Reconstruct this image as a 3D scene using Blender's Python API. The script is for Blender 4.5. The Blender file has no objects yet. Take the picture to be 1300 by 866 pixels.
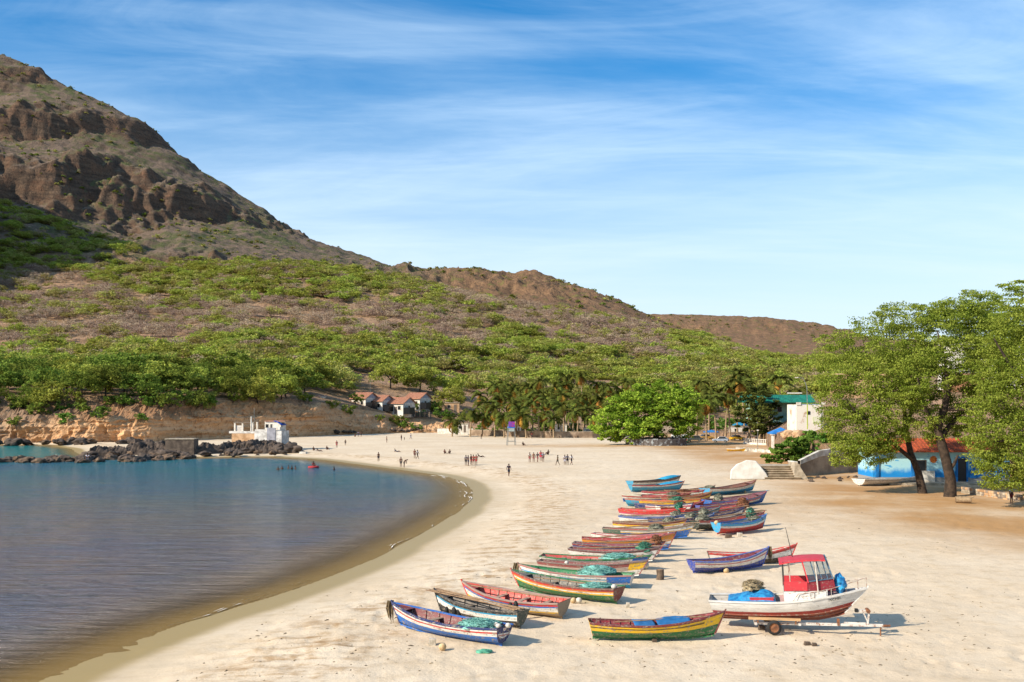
import bpy, bmesh, math, random
import numpy as np
from mathutils import Vector, Matrix, Euler
R = math.radians
scene = bpy.context.scene
COL = scene.collection

# ---------------------------------------------------------------- camera
FPX, HY, CH = 1264.0, 515.0, 10.0       # focal length in photo pixels, horizon row, eye height
cam_d = bpy.data.cameras.new('camera'); cam = bpy.data.objects.new('camera', cam_d); COL.objects.link(cam)
cam_d.lens = 35.0; cam_d.sensor_width = 36.0; cam_d.shift_y = 82 / 1300.0
cam_d.clip_start = 0.5; cam_d.clip_end = 30000
cam.location = (0, 0, CH); cam.rotation_euler = (R(90), 0, 0)
scene.camera = cam
def P(px, py, Y): return Vector(((px - 650) * Y / FPX, Y, CH + (HY - py) * Y / FPX))
def G(px, py, z=0.0):
    Y = (CH - z) * FPX / (py - HY)
    return Vector(((px - 650) * Y / FPX, Y, z))

# ---------------------------------------------------------------- sky and sun
SUN_EL = R(31); LD = Vector((0.85, 0.53, 0)).normalized()      # level direction the light travels in
world = bpy.data.worlds.new('World'); scene.world = world; world.use_nodes = True
nt = world.node_tree; nt.nodes.clear()
wo = nt.nodes.new('ShaderNodeOutputWorld'); bg = nt.nodes.new('ShaderNodeBackground')
sky = nt.nodes.new('ShaderNodeTexSky'); sky.sky_type = 'NISHITA'; sky.sun_disc = False
sky.sun_elevation = SUN_EL; sky.sun_rotation = math.atan2(-LD.x, -LD.y)
sky.altitude = 0; sky.air_density = 1.0; sky.dust_density = 0.5; sky.ozone_density = 2.5
hsv = nt.nodes.new('ShaderNodeHueSaturation'); hsv.inputs['Saturation'].default_value = 1.48; hsv.inputs['Value'].default_value = 1.0
tc = nt.nodes.new('ShaderNodeTexCoord'); sep = nt.nodes.new('ShaderNodeSeparateXYZ')
nt.links.new(tc.outputs['Generated'], sep.inputs[0])
def wmath(op, a, b=None, clamp=False):
    n = nt.nodes.new('ShaderNodeMath'); n.operation = op; n.use_clamp = clamp
    for i, v in enumerate((a, b)):
        if v is None: continue
        if isinstance(v, (int, float)): n.inputs[i].default_value = v
        else: nt.links.new(v, n.inputs[i])
    return n.outputs[0]
den = wmath('ADD', wmath('MAXIMUM', sep.outputs[2], 0.0), 0.10)
cmb = nt.nodes.new('ShaderNodeCombineXYZ')
nt.links.new(wmath('DIVIDE', sep.outputs[0], den), cmb.inputs[0]); nt.links.new(wmath('DIVIDE', sep.outputs[1], den), cmb.inputs[1])
mp = nt.nodes.new('ShaderNodeMapping'); mp.inputs['Rotation'].default_value = (0, 0, R(24)); mp.inputs['Scale'].default_value = (0.42, 1.25, 1)
nt.links.new(cmb.outputs[0], mp.inputs[0])
def wnoise(scale, detail, rough, dist):
    n = nt.nodes.new('ShaderNodeTexNoise'); n.inputs['Scale'].default_value = scale; n.inputs['Detail'].default_value = detail
    n.inputs['Roughness'].default_value = rough; n.inputs['Distortion'].default_value = dist
    nt.links.new(mp.outputs[0], n.inputs['Vector']); return n.outputs['Fac']
n1 = wnoise(0.75, 8, 0.58, 0.7); n2 = wnoise(2.6, 8, 0.62, 1.0)
cl = wmath('ADD', wmath('MULTIPLY', n1, 0.72), wmath('MULTIPLY', n2, 0.28))
mr = nt.nodes.new('ShaderNodeMapRange'); mr.interpolation_type = 'SMOOTHSTEP'
mr.inputs['From Min'].default_value = 0.35; mr.inputs['From Max'].default_value = 0.72; mr.inputs['To Max'].default_value = 0.62
nt.links.new(cl, mr.inputs['Value'])
mix = nt.nodes.new('ShaderNodeMix'); mix.data_type = 'RGBA'
nt.links.new(mr.outputs[0], mix.inputs['Factor']); nt.links.new(sky.outputs[0], hsv.inputs['Color'])
nt.links.new(hsv.outputs[0], mix.inputs['A']); mix.inputs['B'].default_value = (5.2, 6.5, 7.6, 1)
# thin veil low over the horizon
veil = nt.nodes.new('ShaderNodeMix'); veil.data_type = 'RGBA'
vr = nt.nodes.new('ShaderNodeMapRange'); vr.interpolation_type = 'SMOOTHSTEP'
vr.inputs['From Min'].default_value = 0.36; vr.inputs['From Max'].default_value = 0.02; vr.inputs['To Max'].default_value = 0.88
nt.links.new(sep.outputs[2], vr.inputs['Value']); nt.links.new(vr.outputs[0], veil.inputs['Factor'])
nt.links.new(mix.outputs['Result'], veil.inputs['A']); veil.inputs['B'].default_value = (4.5, 5.35, 6.2, 1)
nt.links.new(veil.outputs['Result'], bg.inputs['Color']); bg.inputs['Strength'].default_value = 0.125
nt.links.new(bg.outputs[0], wo.inputs[0])
sun_d = bpy.data.lights.new('sun', 'SUN'); sun = bpy.data.objects.new('sun', sun_d); COL.objects.link(sun)
sun_d.energy = 5.0; sun_d.angle = R(0.55); sun_d.color = (1.0, 0.90, 0.76)
sdir = Vector((LD.x * math.cos(SUN_EL), LD.y * math.cos(SUN_EL), -math.sin(SUN_EL)))
sun.rotation_euler = sdir.to_track_quat('-Z', 'Y').to_euler()
vs = scene.view_settings; vs.view_transform = 'Standard'; vs.look = 'None'; vs.gamma = 1.0; vs.exposure = 0.5; vs.use_curve_mapping = False
scene.cycles.use_denoising = True
scene.cycles.max_bounces = 6; scene.cycles.transparent_max_bounces = 8; scene.cycles.caustics_reflective = False; scene.cycles.caustics_refractive = False

# ---------------------------------------------------------------- numeric noise
def _h(ix, iy, iz, s):
    n = (ix.astype(np.int64) * 374761393 + iy.astype(np.int64) * 668265263 + iz.astype(np.int64) * 2147483647 + s * 974634777) & 0xffffffff
    n = ((n ^ (n >> 13)) * 1274126177) & 0xffffffff
    n = n ^ (n >> 16)
    return (n & 0xffff) / 32767.5 - 1.0
def vnoise(x, y, z=0.0, s=0):
    x, y, z = np.broadcast_arrays(np.asarray(x, float), np.asarray(y, float), np.asarray(z, float))
    x0, y0, z0 = np.floor(x), np.floor(y), np.floor(z)
    fx, fy, fz = x - x0, y - y0, z - z0
    fx, fy, fz = [f * f * f * (f * (f * 6 - 15) + 10) for f in (fx, fy, fz)]
    r = 0
    for dx in (0, 1):
        for dy in (0, 1):
            for dz in (0, 1):
                r = r + _h(x0 + dx, y0 + dy, z0 + dz, s) * (fx if dx else 1 - fx) * (fy if dy else 1 - fy) * (fz if dz else 1 - fz)
    return r
def fbm(x, y, z=0.0, oct=5, s=0, gain=0.5, lac=2.03):
    a, r, t = 1.0, 0, 0
    for o in range(oct):
        r = r + a * vnoise(np.asarray(x) * lac ** o, np.asarray(y) * lac ** o, np.asarray(z) * lac ** o, s + o * 17); t += a; a *= gain
    return r / t
def ridged(x, y, z=0.0, oct=5, s=0):
    a, r, t = 1.0, 0, 0
    for o in range(oct):
        r = r + a * (1 - 2 * np.abs(vnoise(np.asarray(x) * 2.1 ** o, np.asarray(y) * 2.1 ** o, np.asarray(z) * 2.1 ** o, s + o * 31))); t += a; a *= 0.5
    return r / t
def sstep(a, b, x):
    t = np.clip((np.asarray(x, float) - a) / (b - a), 0, 1); return t * t * (3 - 2 * t)

# ---------------------------------------------------------------- objects and tags
def tag(o, label=None, cat=None, group=None, kind=None):
    if label: o['label'] = label
    if cat: o['category'] = cat
    if group: o['group'] = group
    if kind: o['kind'] = kind
    return o
def link(name, me, parent=None, loc=None, rot=None, scl=None):
    o = bpy.data.objects.new(name, me); COL.objects.link(o)
    if parent: o.parent = parent
    if loc is not None: o.location = loc
    if rot is not None: o.rotation_euler = rot
    if scl is not None: o.scale = scl if hasattr(scl, '__len__') else (scl,) * 3
    return o
def empty(name, loc=(0, 0, 0), rz=0.0, scl=1.0):
    o = link(name, None, None, loc, (0, 0, rz), scl); o.empty_display_size = 0.2; return o
def np_mesh(name, V, F, mats=(), smooth=False, fm=None, attrs=None):
    me = bpy.data.meshes.new(name)
    V = np.asarray(V, np.float32).reshape(-1, 3); F = np.asarray(F, np.int32)
    me.vertices.add(len(V)); me.vertices.foreach_set('co', V.ravel())
    k = F.shape[1]
    me.loops.add(F.size); me.loops.foreach_set('vertex_index', F.ravel())
    me.polygons.add(len(F)); me.polygons.foreach_set('loop_start', np.arange(0, F.size, k, dtype=np.int32))
    for m in mats: me.materials.append(m)
    if fm is not None: me.polygons.foreach_set('material_index', np.asarray(fm, np.int32))
    me.polygons.foreach_set('use_smooth', np.full(len(F), smooth))
    for an, av in (attrs or {}).items():
        av = np.asarray(av, np.float32)
        at = me.attributes.new(an, 'FLOAT', 'POINT'); at.data.foreach_set('value', av.ravel())
    me.update(calc_edges=True); me.validate(); return me
def grid_faces(nu, nv, closed_u=False):
    iu = np.arange(nu if closed_u else nu - 1); iv = np.arange(nv - 1)
    a, b = np.meshgrid(iu, iv, indexing='ij'); a2 = (a + 1) % nu
    return np.stack([a * nv + b, a2 * nv + b, a2 * nv + b + 1, a * nv + b + 1], -1).reshape(-1, 4)
class MB:
    """collects boxes, tubes and sheets; build() links them as one mesh object"""
    def __init__(s): s.v = []; s.f = []; s.m = []; s.sm = []
    def add(s, vs, fs, mi=0, smooth=False):
        b = len(s.v); s.v += [tuple(v) for v in vs]
        for f in fs: s.f.append([b + i for i in f]); s.m.append(mi); s.sm.append(smooth)
        return s
    def box(s, c, d, rz=0.0, mi=0, rx=0.0, ry=0.0, taper=1.0):
        M = Euler((rx, ry, rz)).to_matrix(); c = Vector(c); vs = []
        for z in (-.5, .5):
            k = taper if z > 0 else 1.0
            for x, y in ((-.5, -.5), (.5, -.5), (.5, .5), (-.5, .5)): vs.append(c + M @ Vector((x * d[0] * k, y * d[1] * k, z * d[2])))
        return s.add(vs, [(3, 2, 1, 0), (4, 5, 6, 7), (0, 1, 5, 4), (1, 2, 6, 5), (2, 3, 7, 6), (3, 0, 4, 7)], mi)
    def tube(s, pts, rad, n=8, mi=0, cap=True, smooth=True):
        pts = [Vector(p) for p in pts]
        if not hasattr(rad, '__len__'): rad = [rad] * len(pts)
        vs = []; up = None
        for i, p in enumerate(pts):
            d = (pts[min(i + 1, len(pts) - 1)] - pts[max(i - 1, 0)]).normalized()
            if up is None: up = d.orthogonal().normalized()
            up = (up - d * up.dot(d)); up = up.normalized() if up.length > 1e-5 else d.orthogonal().normalized()
            w = d.cross(up)
            for k in range(n):
                a = 2 * math.pi * k / n; vs.append(p + (up * math.cos(a) + w * math.sin(a)) * rad[i])
        fs = [(i * n + k, i * n + (k + 1) % n, (i + 1) * n + (k + 1) % n, (i + 1) * n + k) for i in range(len(pts) - 1) for k in range(n)]
        s.add(vs, fs, mi, smooth)
        if cap: s.add(vs[:n][::-1], [tuple(range(n))], mi); s.add(vs[-n:], [tuple(range(n))], mi)
        return s
    def sheet(s, rows, mi=0, smooth=True, th=0.0):
        nu, nv = len(rows), len(rows[0]); vs = [p for r in rows for p in r]
        fs = [(i * nv + j, (i + 1) * nv + j, (i + 1) * nv + j + 1, i * nv + j + 1) for i in range(nu - 1) for j in range(nv - 1)]
        return s.add(vs, fs, mi, smooth)
    def prism(s, poly, z0, z1, mi=0):
        n = len(poly); vs = [(x, y, z0) for x, y in poly] + [(x, y, z1) for x, y in poly]
        return s.add(vs, [tuple(range(n))[::-1], tuple(range(n, 2 * n))] + [(i, (i + 1) % n, n + (i + 1) % n, n + i) for i in range(n)], mi)
    def mesh(s, name, mats):
        me = bpy.data.meshes.new(name); me.from_pydata(s.v, [], s.f)
        for m in (mats if isinstance(mats, (list, tuple)) else [mats]): me.materials.append(m)
        me.polygons.foreach_set('material_index', s.m); me.polygons.foreach_set('use_smooth', s.sm); me.update(); return me
    def build(s, name, mats, parent=None, loc=None, rot=None, scl=None):
        return link(name, s.mesh(name, mats), parent, loc, rot, scl)
def blob_mesh(name, mats, rad, seed, sub=2, amp=0.25, freq=1.0, flat=False):
    bm = bmesh.new(); bmesh.ops.create_icosphere(bm, subdivisions=sub, radius=1.0)
    co = np.array([v.co[:] for v in bm.verts])
    d = 1 + amp * fbm(co[:, 0] * freq + seed * 7.1, co[:, 1] * freq, co[:, 2] * freq, 3, seed) * 1.6
    co = co * d[:, None] * np.array(rad)
    for v, c in zip(bm.verts, co): v.co = c
    me = bpy.data.meshes.new(name); bm.to_mesh(me); bm.free()
    for m in (mats if isinstance(mats, (list, tuple)) else [mats]): me.materials.append(m)
    me.polygons.foreach_set('use_smooth', [not flat] * len(me.polygons)); return me

# ---------------------------------------------------------------- materials
def srgb(h):
    if not isinstance(h, str): return tuple(h)[:3]
    h = h.lstrip('#'); c = [int(h[i:i + 2], 16) / 255 for i in (0, 2, 4)]
    return tuple(x / 12.92 if x <= .04045 else ((x + .055) / 1.055) ** 2.4 for x in c)
def new_mat(name):
    m = bpy.data.materials.new(name); m.use_nodes = True; t = m.node_tree; t.nodes.clear()
    o = t.nodes.new('ShaderNodeOutputMaterial'); return m, t, o
def N(t, typ, ins=None, **kw):
    n = t.nodes.new(typ)
    for k, v in kw.items(): setattr(n, k, v)
    for k, v in (ins or {}).items():
        if hasattr(v, 'is_linked'): t.links.new(v, n.inputs[k])
        else: n.inputs[k].default_value = v
    return n
def noise(t, vec, scale, detail=4, rough=.55, dist=0.0, kind='FBM'):
    n = N(t, 'ShaderNodeTexNoise', noise_type=kind, ins={'Scale': scale, 'Detail': detail, 'Roughness': rough, 'Distortion': dist})
    if vec is not None: t.links.new(vec, n.inputs['Vector'])
    return n.outputs['Fac']
def mixc(t, fac, a, b, mode='MIX'):
    n = N(t, 'ShaderNodeMix', data_type='RGBA', blend_type=mode)
    for key, v in (('Factor', fac), ('A', a), ('B', b)):
        s = n.inputs[key]
        if hasattr(v, 'is_linked'): t.links.new(v, s)
        elif isinstance(v, (int, float)): s.default_value = v
        else: s.default_value = (*srgb(v), 1)
    return n.outputs['Result']
def rng(t, v, a, b, lo=0.0, hi=1.0):
    n = N(t, 'ShaderNodeMapRange', {'Value': v, 'From Min': a, 'From Max': b, 'To Min': lo, 'To Max': hi}, interpolation_type='SMOOTHSTEP'); return n.outputs[0]
def mth(t, op, a, b=0.0):
    n = N(t, 'ShaderNodeMath', operation=op, use_clamp=False)
    for i, v in enumerate((a, b)):
        if hasattr(v, 'is_linked'): t.links.new(v, n.inputs[i])
        else: n.inputs[i].default_value = v
    return n.outputs[0]
def attr(t, name): return N(t, 'ShaderNodeAttribute', attribute_name=name).outputs['Fac']
def finish(t, o, col, rough=.7, bump=None, bstr=.3, bdist=.05, spec=.3, metal=0.0, **kw):
    p = N(t, 'ShaderNodeBsdfPrincipled', {'Roughness': rough, 'Specular IOR Level': spec, 'Metallic': metal})
    for k, v in kw.items(): p.inputs[k].default_value = v
    if hasattr(col, 'is_linked'): t.links.new(col, p.inputs['Base Color'])
    else: p.inputs['Base Color'].default_value = (*srgb(col), 1)
    if bump is not None:
        b = N(t, 'ShaderNodeBump', {'Strength': bstr, 'Distance': bdist, 'Height': bump}); t.links.new(b.outputs[0], p.inputs['Normal'])
    t.links.new(p.outputs[0], o.inputs[0]); return p
_mc = {}
def plain(name, c1, c2=None, scale=6.0, rough=.7, bstr=.25, spec=.3, metal=0.0, lo=.35, hi=.65):
    """two-tone noisy surface in object space"""
    key = (name, str(c1), str(c2), scale, rough)
    if key in _mc: return _mc[key]
    m, t, o = new_mat(name); c = N(t, 'ShaderNodeTexCoord').outputs['Object']
    f = noise(t, c, scale, 5, .6)
    a = srgb(c1); b = srgb(c2) if c2 else tuple(x * .72 for x in a)
    finish(t, o, mixc(t, rng(t, f, lo, hi), a, b), rough, f, bstr, .03, spec, metal)
    _mc[key] = m; return m
def paint(hexc, wear=.35, tone='8f8272'):
    """boat paint, scuffed and chipped to weathered timber"""
    key = ('paint', hexc, wear, tone)
    if key in _mc: return _mc[key]
    m, t, o = new_mat('boat_paint_' + hexc); c = N(t, 'ShaderNodeTexCoord').outputs['Object']
    mpn = N(t, 'ShaderNodeMapping', {'Vector': c, 'Scale': (.8, 3.0, 5.0)}).outputs[0]
    a = srgb(hexc); f = noise(t, mpn, 2.2, 6, .65); g = noise(t, c, 9.0, 5, .7); s = noise(t, mpn, 7.0, 4, .6)
    base = mixc(t, rng(t, f, .3, .72), a, tuple(min(1, x * .68 + .015) for x in a))
    base = mixc(t, rng(t, s, .52, .75, 0, .35), base, tuple(min(1, x * 1.15 + .06) for x in a))
    k = .70 - wear * .30
    w = mth(t, 'MULTIPLY', rng(t, g, k - .06, k + .04), rng(t, f, .42, .6))
    finish(t, o, mixc(t, w, base, tone), .55, g, .2, .02, .35)
    _mc[key] = m; return m
def leaf_mat(name, c1, c2, trans=.3, var=1.0):
    m, t, o = new_mat(name)
    tint = attr(t, 'tint'); rnd = N(t, 'ShaderNodeObjectInfo').outputs['Random']
    col = mixc(t, tint, c1, c2)
    hs = N(t, 'ShaderNodeHueSaturation', {'Color': col, 'Hue': rng(t, rnd, 0, 1, .485 - .017 * var, .485 + .017 * var), 'Value': rng(t, rnd, 0, 1, 1 - .2 * var, 1 + .2 * var)}).outputs[0]
    d = N(t, 'ShaderNodeBsdfDiffuse', {'Color': hs}); tr = N(t, 'ShaderNodeBsdfTranslucent', {'Color': hs})
    mx = N(t, 'ShaderNodeMixShader', {0: trans}); t.links.new(d.outputs[0], mx.inputs[1]); t.links.new(tr.outputs[0], mx.inputs[2])
    t.links.new(mx.outputs[0], o.inputs[0]); return m
# ================================================================ LAND
SEA = -0.5
SHORE_PX = [(-900, 1500), (-200, 990), (-60, 915), (40, 868), (100, 842), (150, 820), (200, 801), (250, 784), (327, 763), (385, 744), (442, 722),
            (485, 704), (540, 676), (580, 651), (598, 634), (600, 622), (588, 612), (560, 604), (510, 597), (450, 589), (400, 583), (340, 580),
            (300, 580.5), (200, 582), (120, 582), (98, 576), (90, 570), (60, 565.5), (0, 565), (-200, 565), (-700, 565)]
shore = [G(x, y, SEA) for x, y in SHORE_PX]; shore[0] = Vector((-40, -30, SEA))
S = np.array([(p.x, p.y) for p in shore])
def resample(p, n):
    d = np.r_[0, np.cumsum(np.hypot(*np.diff(p, axis=0).T))]; u = np.linspace(0, d[-1], n)
    return np.c_[np.interp(u, d, p[:, 0]), np.interp(u, d, p[:, 1])]
_t = resample(S, 260)
for _ in range(2): _t[1:-1] = (_t[:-2] + 2 * _t[1:-1] + _t[2:]) / 4
_t[5:-5, 0] += .5 * fbm(_t[5:-5, 0] * .09, _t[5:-5, 1] * .09, s=3)
SH = _t
def shore_dist(x, y):
    """signed distance to the waterline, positive on land"""
    x = np.asarray(x, float).ravel(); y = np.asarray(y, float).ravel(); best = np.full(x.shape, 1e9)
    for a, b in zip(SH[:-1], SH[1:]):
        dx, dy = b - a; L2 = dx * dx + dy * dy + 1e-9
        t = np.clip(((x - a[0]) * dx + (y - a[1]) * dy) / L2, 0, 1)
        best = np.minimum(best, np.hypot(x - a[0] - t * dx, y - a[1] - t * dy))
    poly = np.r_[SH, [[-3000, SH[-1, 1]], [-3000, -300], [SH[0, 0], -300]]]
    ins = np.zeros(x.shape, bool)
    for a, b in zip(poly, np.roll(poly, -1, 0)):
        c = (a[1] > y) != (b[1] > y)
        ins ^= c & (x < (b[0] - a[0]) * (y - a[1]) / (b[1] - a[1] + 1e-12) + a[0])
    return np.where(ins, -best, best)
def beach_z(x, y, s):
    z = np.where(s > 0, SEA + .52 * sstep(0, 11, s), SEA + .075 * s)
    on = sstep(1.5, 8, s)
    z = z + on * (.16 * fbm(x * .06, y * .06, 0, 3, 5) + .045 * fbm(x * .9, y * .9, 0, 3, 9))
    pit = np.clip(vnoise(x * 1.6, y * 1.6, 0, 21) - .35, 0, 1); z = z - on * pit * .12 * sstep(-.1, .5, vnoise(x * .1, y * .1, 0, 22))
    near = np.exp(-(((x + 9) / 5) ** 2 + ((y - 41) / 3.2) ** 2)); z = z + near * .16 * ridged(x * .35, y * 1.1, 0, 3, 44)
    return np.maximum(z, -6)
# --- beach sheet
pxs = np.r_[np.linspace(-1100, -60, 90)[:-1], np.linspace(-60, 1360, 470), np.linspace(1360, 2400, 70)[1:]]
Ys = 16 * (430 / 16) ** np.linspace(0, 1, 430)
PX, YY = np.meshgrid(pxs, Ys, indexing='ij'); XX = (PX - 650) * YY / FPX
sd = shore_dist(XX, YY).reshape(XX.shape)
ZZ = beach_z(XX, YY, sd)
m_sand, t, o = new_mat('beach_sand'); gp = N(t, 'ShaderNodeNewGeometry').outputs['Position']
sh = attr(t, 'shore'); dirt = attr(t, 'dirt')
nA = noise(t, gp, .09, 6, .6); nB = noise(t, gp, .9, 6, .65); nC = noise(t, gp, 7.0, 5, .7); nD = noise(t, N(t, 'ShaderNodeMapping', {'Vector': gp, 'Rotation': (0, 0, R(-58)), 'Scale': (.12, 1.1, 1)}).outputs[0], 1.0, 6, .65)
c = mixc(t, rng(t, nA, .3, .7), 'd9c7ac', 'ceb99b')
c = mixc(t, rng(t, nB, .45, .75, 0, .55), c, 'b59d7b')
c = mixc(t, rng(t, nC, .55, .75, 0, .5), c, '9a805e')
drift = mth(t, 'MULTIPLY', mth(t, 'MULTIPLY', rng(t, sh, 4.5, 8.5), rng(t, sh, 14.0, 9.5)), rng(t, mth(t, 'ADD', mth(t, 'MULTIPLY', nD, .55), mth(t, 'MULTIPLY', nB, .45)), .46, .62, 0, .75))
c = mixc(t, drift, c, '97703f')
c = mixc(t, mth(t, 'MULTIPLY', dirt, rng(t, nA, .3, .6, .45, 1.0)), c, 'ae8658')
shn = mth(t, 'ADD', sh, mth(t, 'MULTIPLY', mth(t, 'SUBTRACT', nD, .5), 5.0))
damp = rng(t, shn, 6.5, 1.5, 0, .5); c = mixc(t, damp, c, 'a39275')
wet = rng(t, mth(t, 'ADD', sh, mth(t, 'MULTIPLY', mth(t, 'SUBTRACT', nA, .5), 1.5)), 2.9, 1.7); c = mixc(t, wet, c, 'a08a5c')
bh = mth(t, 'ADD', mth(t, 'MULTIPLY', nB, .6), mth(t, 'MULTIPLY', nC, .25)); bh = mth(t, 'MULTIPLY', bh, rng(t, sh, 1.5, 7, .05, 1))
pr = finish(t, o, c, .9, bh, .6, .22, .15)
rr = rng(t, wet, 0, 1, .92, .42); t.links.new(rr, pr.inputs['Roughness'])
dirtv = np.clip(sstep(26, 44, XX) * sstep(52, 75, YY) + .8 * np.exp(-(((XX - 46) / 25) ** 2 + ((YY - 100) / 18) ** 2)) + .9 * np.exp(-(((XX - 26) / 26) ** 2 + ((YY - 246) / 10) ** 2)) + sstep(52, 75, XX) * sstep(200, 235, YY), 0, 1)
V = np.stack([XX, YY, ZZ], -1).reshape(-1, 3)
beach = link('beach', np_mesh('beach', V, grid_faces(len(pxs), len(Ys)), [m_sand], True, attrs={'shore': sd, 'dirt': dirtv}))
tag(beach, 'pale sand beach curving round the bay', kind='structure')
def gz(x, y): 
    return float(beach_z(np.array([x]), np.array([y]), shore_dist([x], [y]))[0])
def GG(px, py):
    """ground point of the real sand surface under a photo pixel"""
    p = G(px, py)
    for _ in range(3): p = G(px, py, gz(p.x, p.y))
    return p
# --- sea
pxw = np.r_[np.linspace(-2600, -60, 120)[:-1], np.linspace(-60, 780, 330)]; Yw = 14 * (330 / 14) ** np.linspace(0, 1, 420)
PX, YY = np.meshgrid(pxw, Yw, indexing='ij'); XX = (PX - 650) * YY / FPX; sdw = shore_dist(XX, YY).reshape(XX.shape)
wave = .028 * fbm(XX * .25, YY * .9, 0, 3, 71) * sstep(0, -6, sdw) + .02 * np.exp(-((sdw + 1.2) / .6) ** 2)
m_sea, t, o = new_mat('sea_water'); gp = N(t, 'ShaderNodeNewGeometry').outputs['Position']; sh = attr(t, 'shore')
sp = N(t, 'ShaderNodeSeparateXYZ', {0: gp}).outputs
far = rng(t, mth(t, 'ADD', sp[1], mth(t, 'MULTIPLY', noise(t, gp, .03, 3, .5), 40)), 85, 185)
lagoon = mth(t, 'MULTIPLY', rng(t, sp[1], 196, 204), rng(t, sp[0], -84, -92))
c = mixc(t, far, (.185, .158, .150), (.014, .150, .195)); c = mixc(t, rng(t, noise(t, gp, .05, 4, .6), .35, .7, 0, .5), c, (.062, .118, .225))
c = mixc(t, rng(t, sh, -9, -1, 0, .8), c, (.27, .19, .10)); c = mixc(t, lagoon, c, (.010, .20, .20))
wv = noise(t, N(t, 'ShaderNodeMapping', {'Vector': gp, 'Rotation': (0, 0, R(8)), 'Scale': (.22, 1.15, 1)}).outputs[0], 1.1, 6, .62, .3)
wv2 = noise(t, N(t, 'ShaderNodeMapping', {'Vector': gp, 'Rotation': (0, 0, R(-14)), 'Scale': (.5, 2.6, 1)}).outputs[0], 1.0, 3, .5)
bmp = N(t, 'ShaderNodeBump', {'Strength': 1.0, 'Distance': 1.6, 'Height': mth(t, 'ADD', mth(t, 'ADD', wv, mth(t, 'MULTIPLY', wv2, .35)), mth(t, 'MULTIPLY', noise(t, N(t, 'ShaderNodeMapping', {'Vector': gp, 'Rotation': (0, 0, R(20)), 'Scale': (1.6, 4.5, 1)}).outputs[0], 1.0, 3, .6), .16))})
body = N(t, 'ShaderNodeBsdfPrincipled', {'Roughness': .12, 'IOR': 1.33, 'Specular IOR Level': .38}); t.links.new(c, body.inputs['Base Color']); t.links.new(bmp.outputs[0], body.inputs['Normal'])
tr = N(t, 'ShaderNodeBsdfTransparent', {'Color': (.86, .80, .68, 1)}); mx = N(t, 'ShaderNodeMixShader', {0: rng(t, sh, -.1, -5.5, .18, 1)})
t.links.new(tr.outputs[0], mx.inputs[1]); t.links.new(body.outputs[0], mx.inputs[2]); t.links.new(mx.outputs[0], o.inputs[0])
sea = link('sea', np_mesh('sea', np.stack([XX, YY, SEA + wave], -1), grid_faces(len(pxw), len(Yw)), [m_sea], True, attrs={'shore': sdw}))
tag(sea, 'calm bay water, brown in the shallows and teal beyond', kind='structure')
# --- foam at the waterline
m_foam = plain('foam', 'e8e6e0', 'cfcac0', 5, .7)
V, F = [], []; f_rng = np.random.default_rng(4)
nrm = np.gradient(SH, axis=0); nrm = np.c_[-nrm[:, 1], nrm[:, 0]]; nrm /= np.hypot(*nrm.T)[:, None] + 1e-9
fine = resample(SH, 5200); fn = np.gradient(fine, axis=0); fn = np.c_[-fn[:, 1], fn[:, 0]]; fn /= np.hypot(*fn.T)[:, None] + 1e-9
if shore_dist(*(fine[2500] + fn[2500])[:, None])[0] > 0: fn = -fn
for off, lo, wd in ((.12, -.12, .045), (.34, .0, .05), (.75, .08, .045), (1.3, .2, .04)):
    k = np.arange(len(fine)); g = fbm(k * .02, k * 0, 0, 5, 8 + int(off * 10)) ; w = np.clip(g - lo, 0, .4) / .4 * wd * .75 * (1 + .7 * vnoise(k * .21, k * 0, 0, 3))
    c0 = fine + fn * (off + .25 * vnoise(k * .03, k * 0, 0, 5))[:, None]
    for i in range(len(fine) - 1):
        if w[i] > .01 and w[i + 1] > .01 and 46 < fine[i, 1] < 150:
            b = len(V)
            for j in (i, i + 1):
                for q in (-1, 1): p = c0[j] + fn[j] * w[j] * q; V.append((p[0], p[1], SEA + .045 + .02 * (q < 0)))
            F.append((b, b + 1, b + 3, b + 2))
if F: tag(link('foam', np_mesh('foam', V, F, [m_foam])), 'thin broken line of white foam along the waterline', 'foam', kind='stuff')

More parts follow.
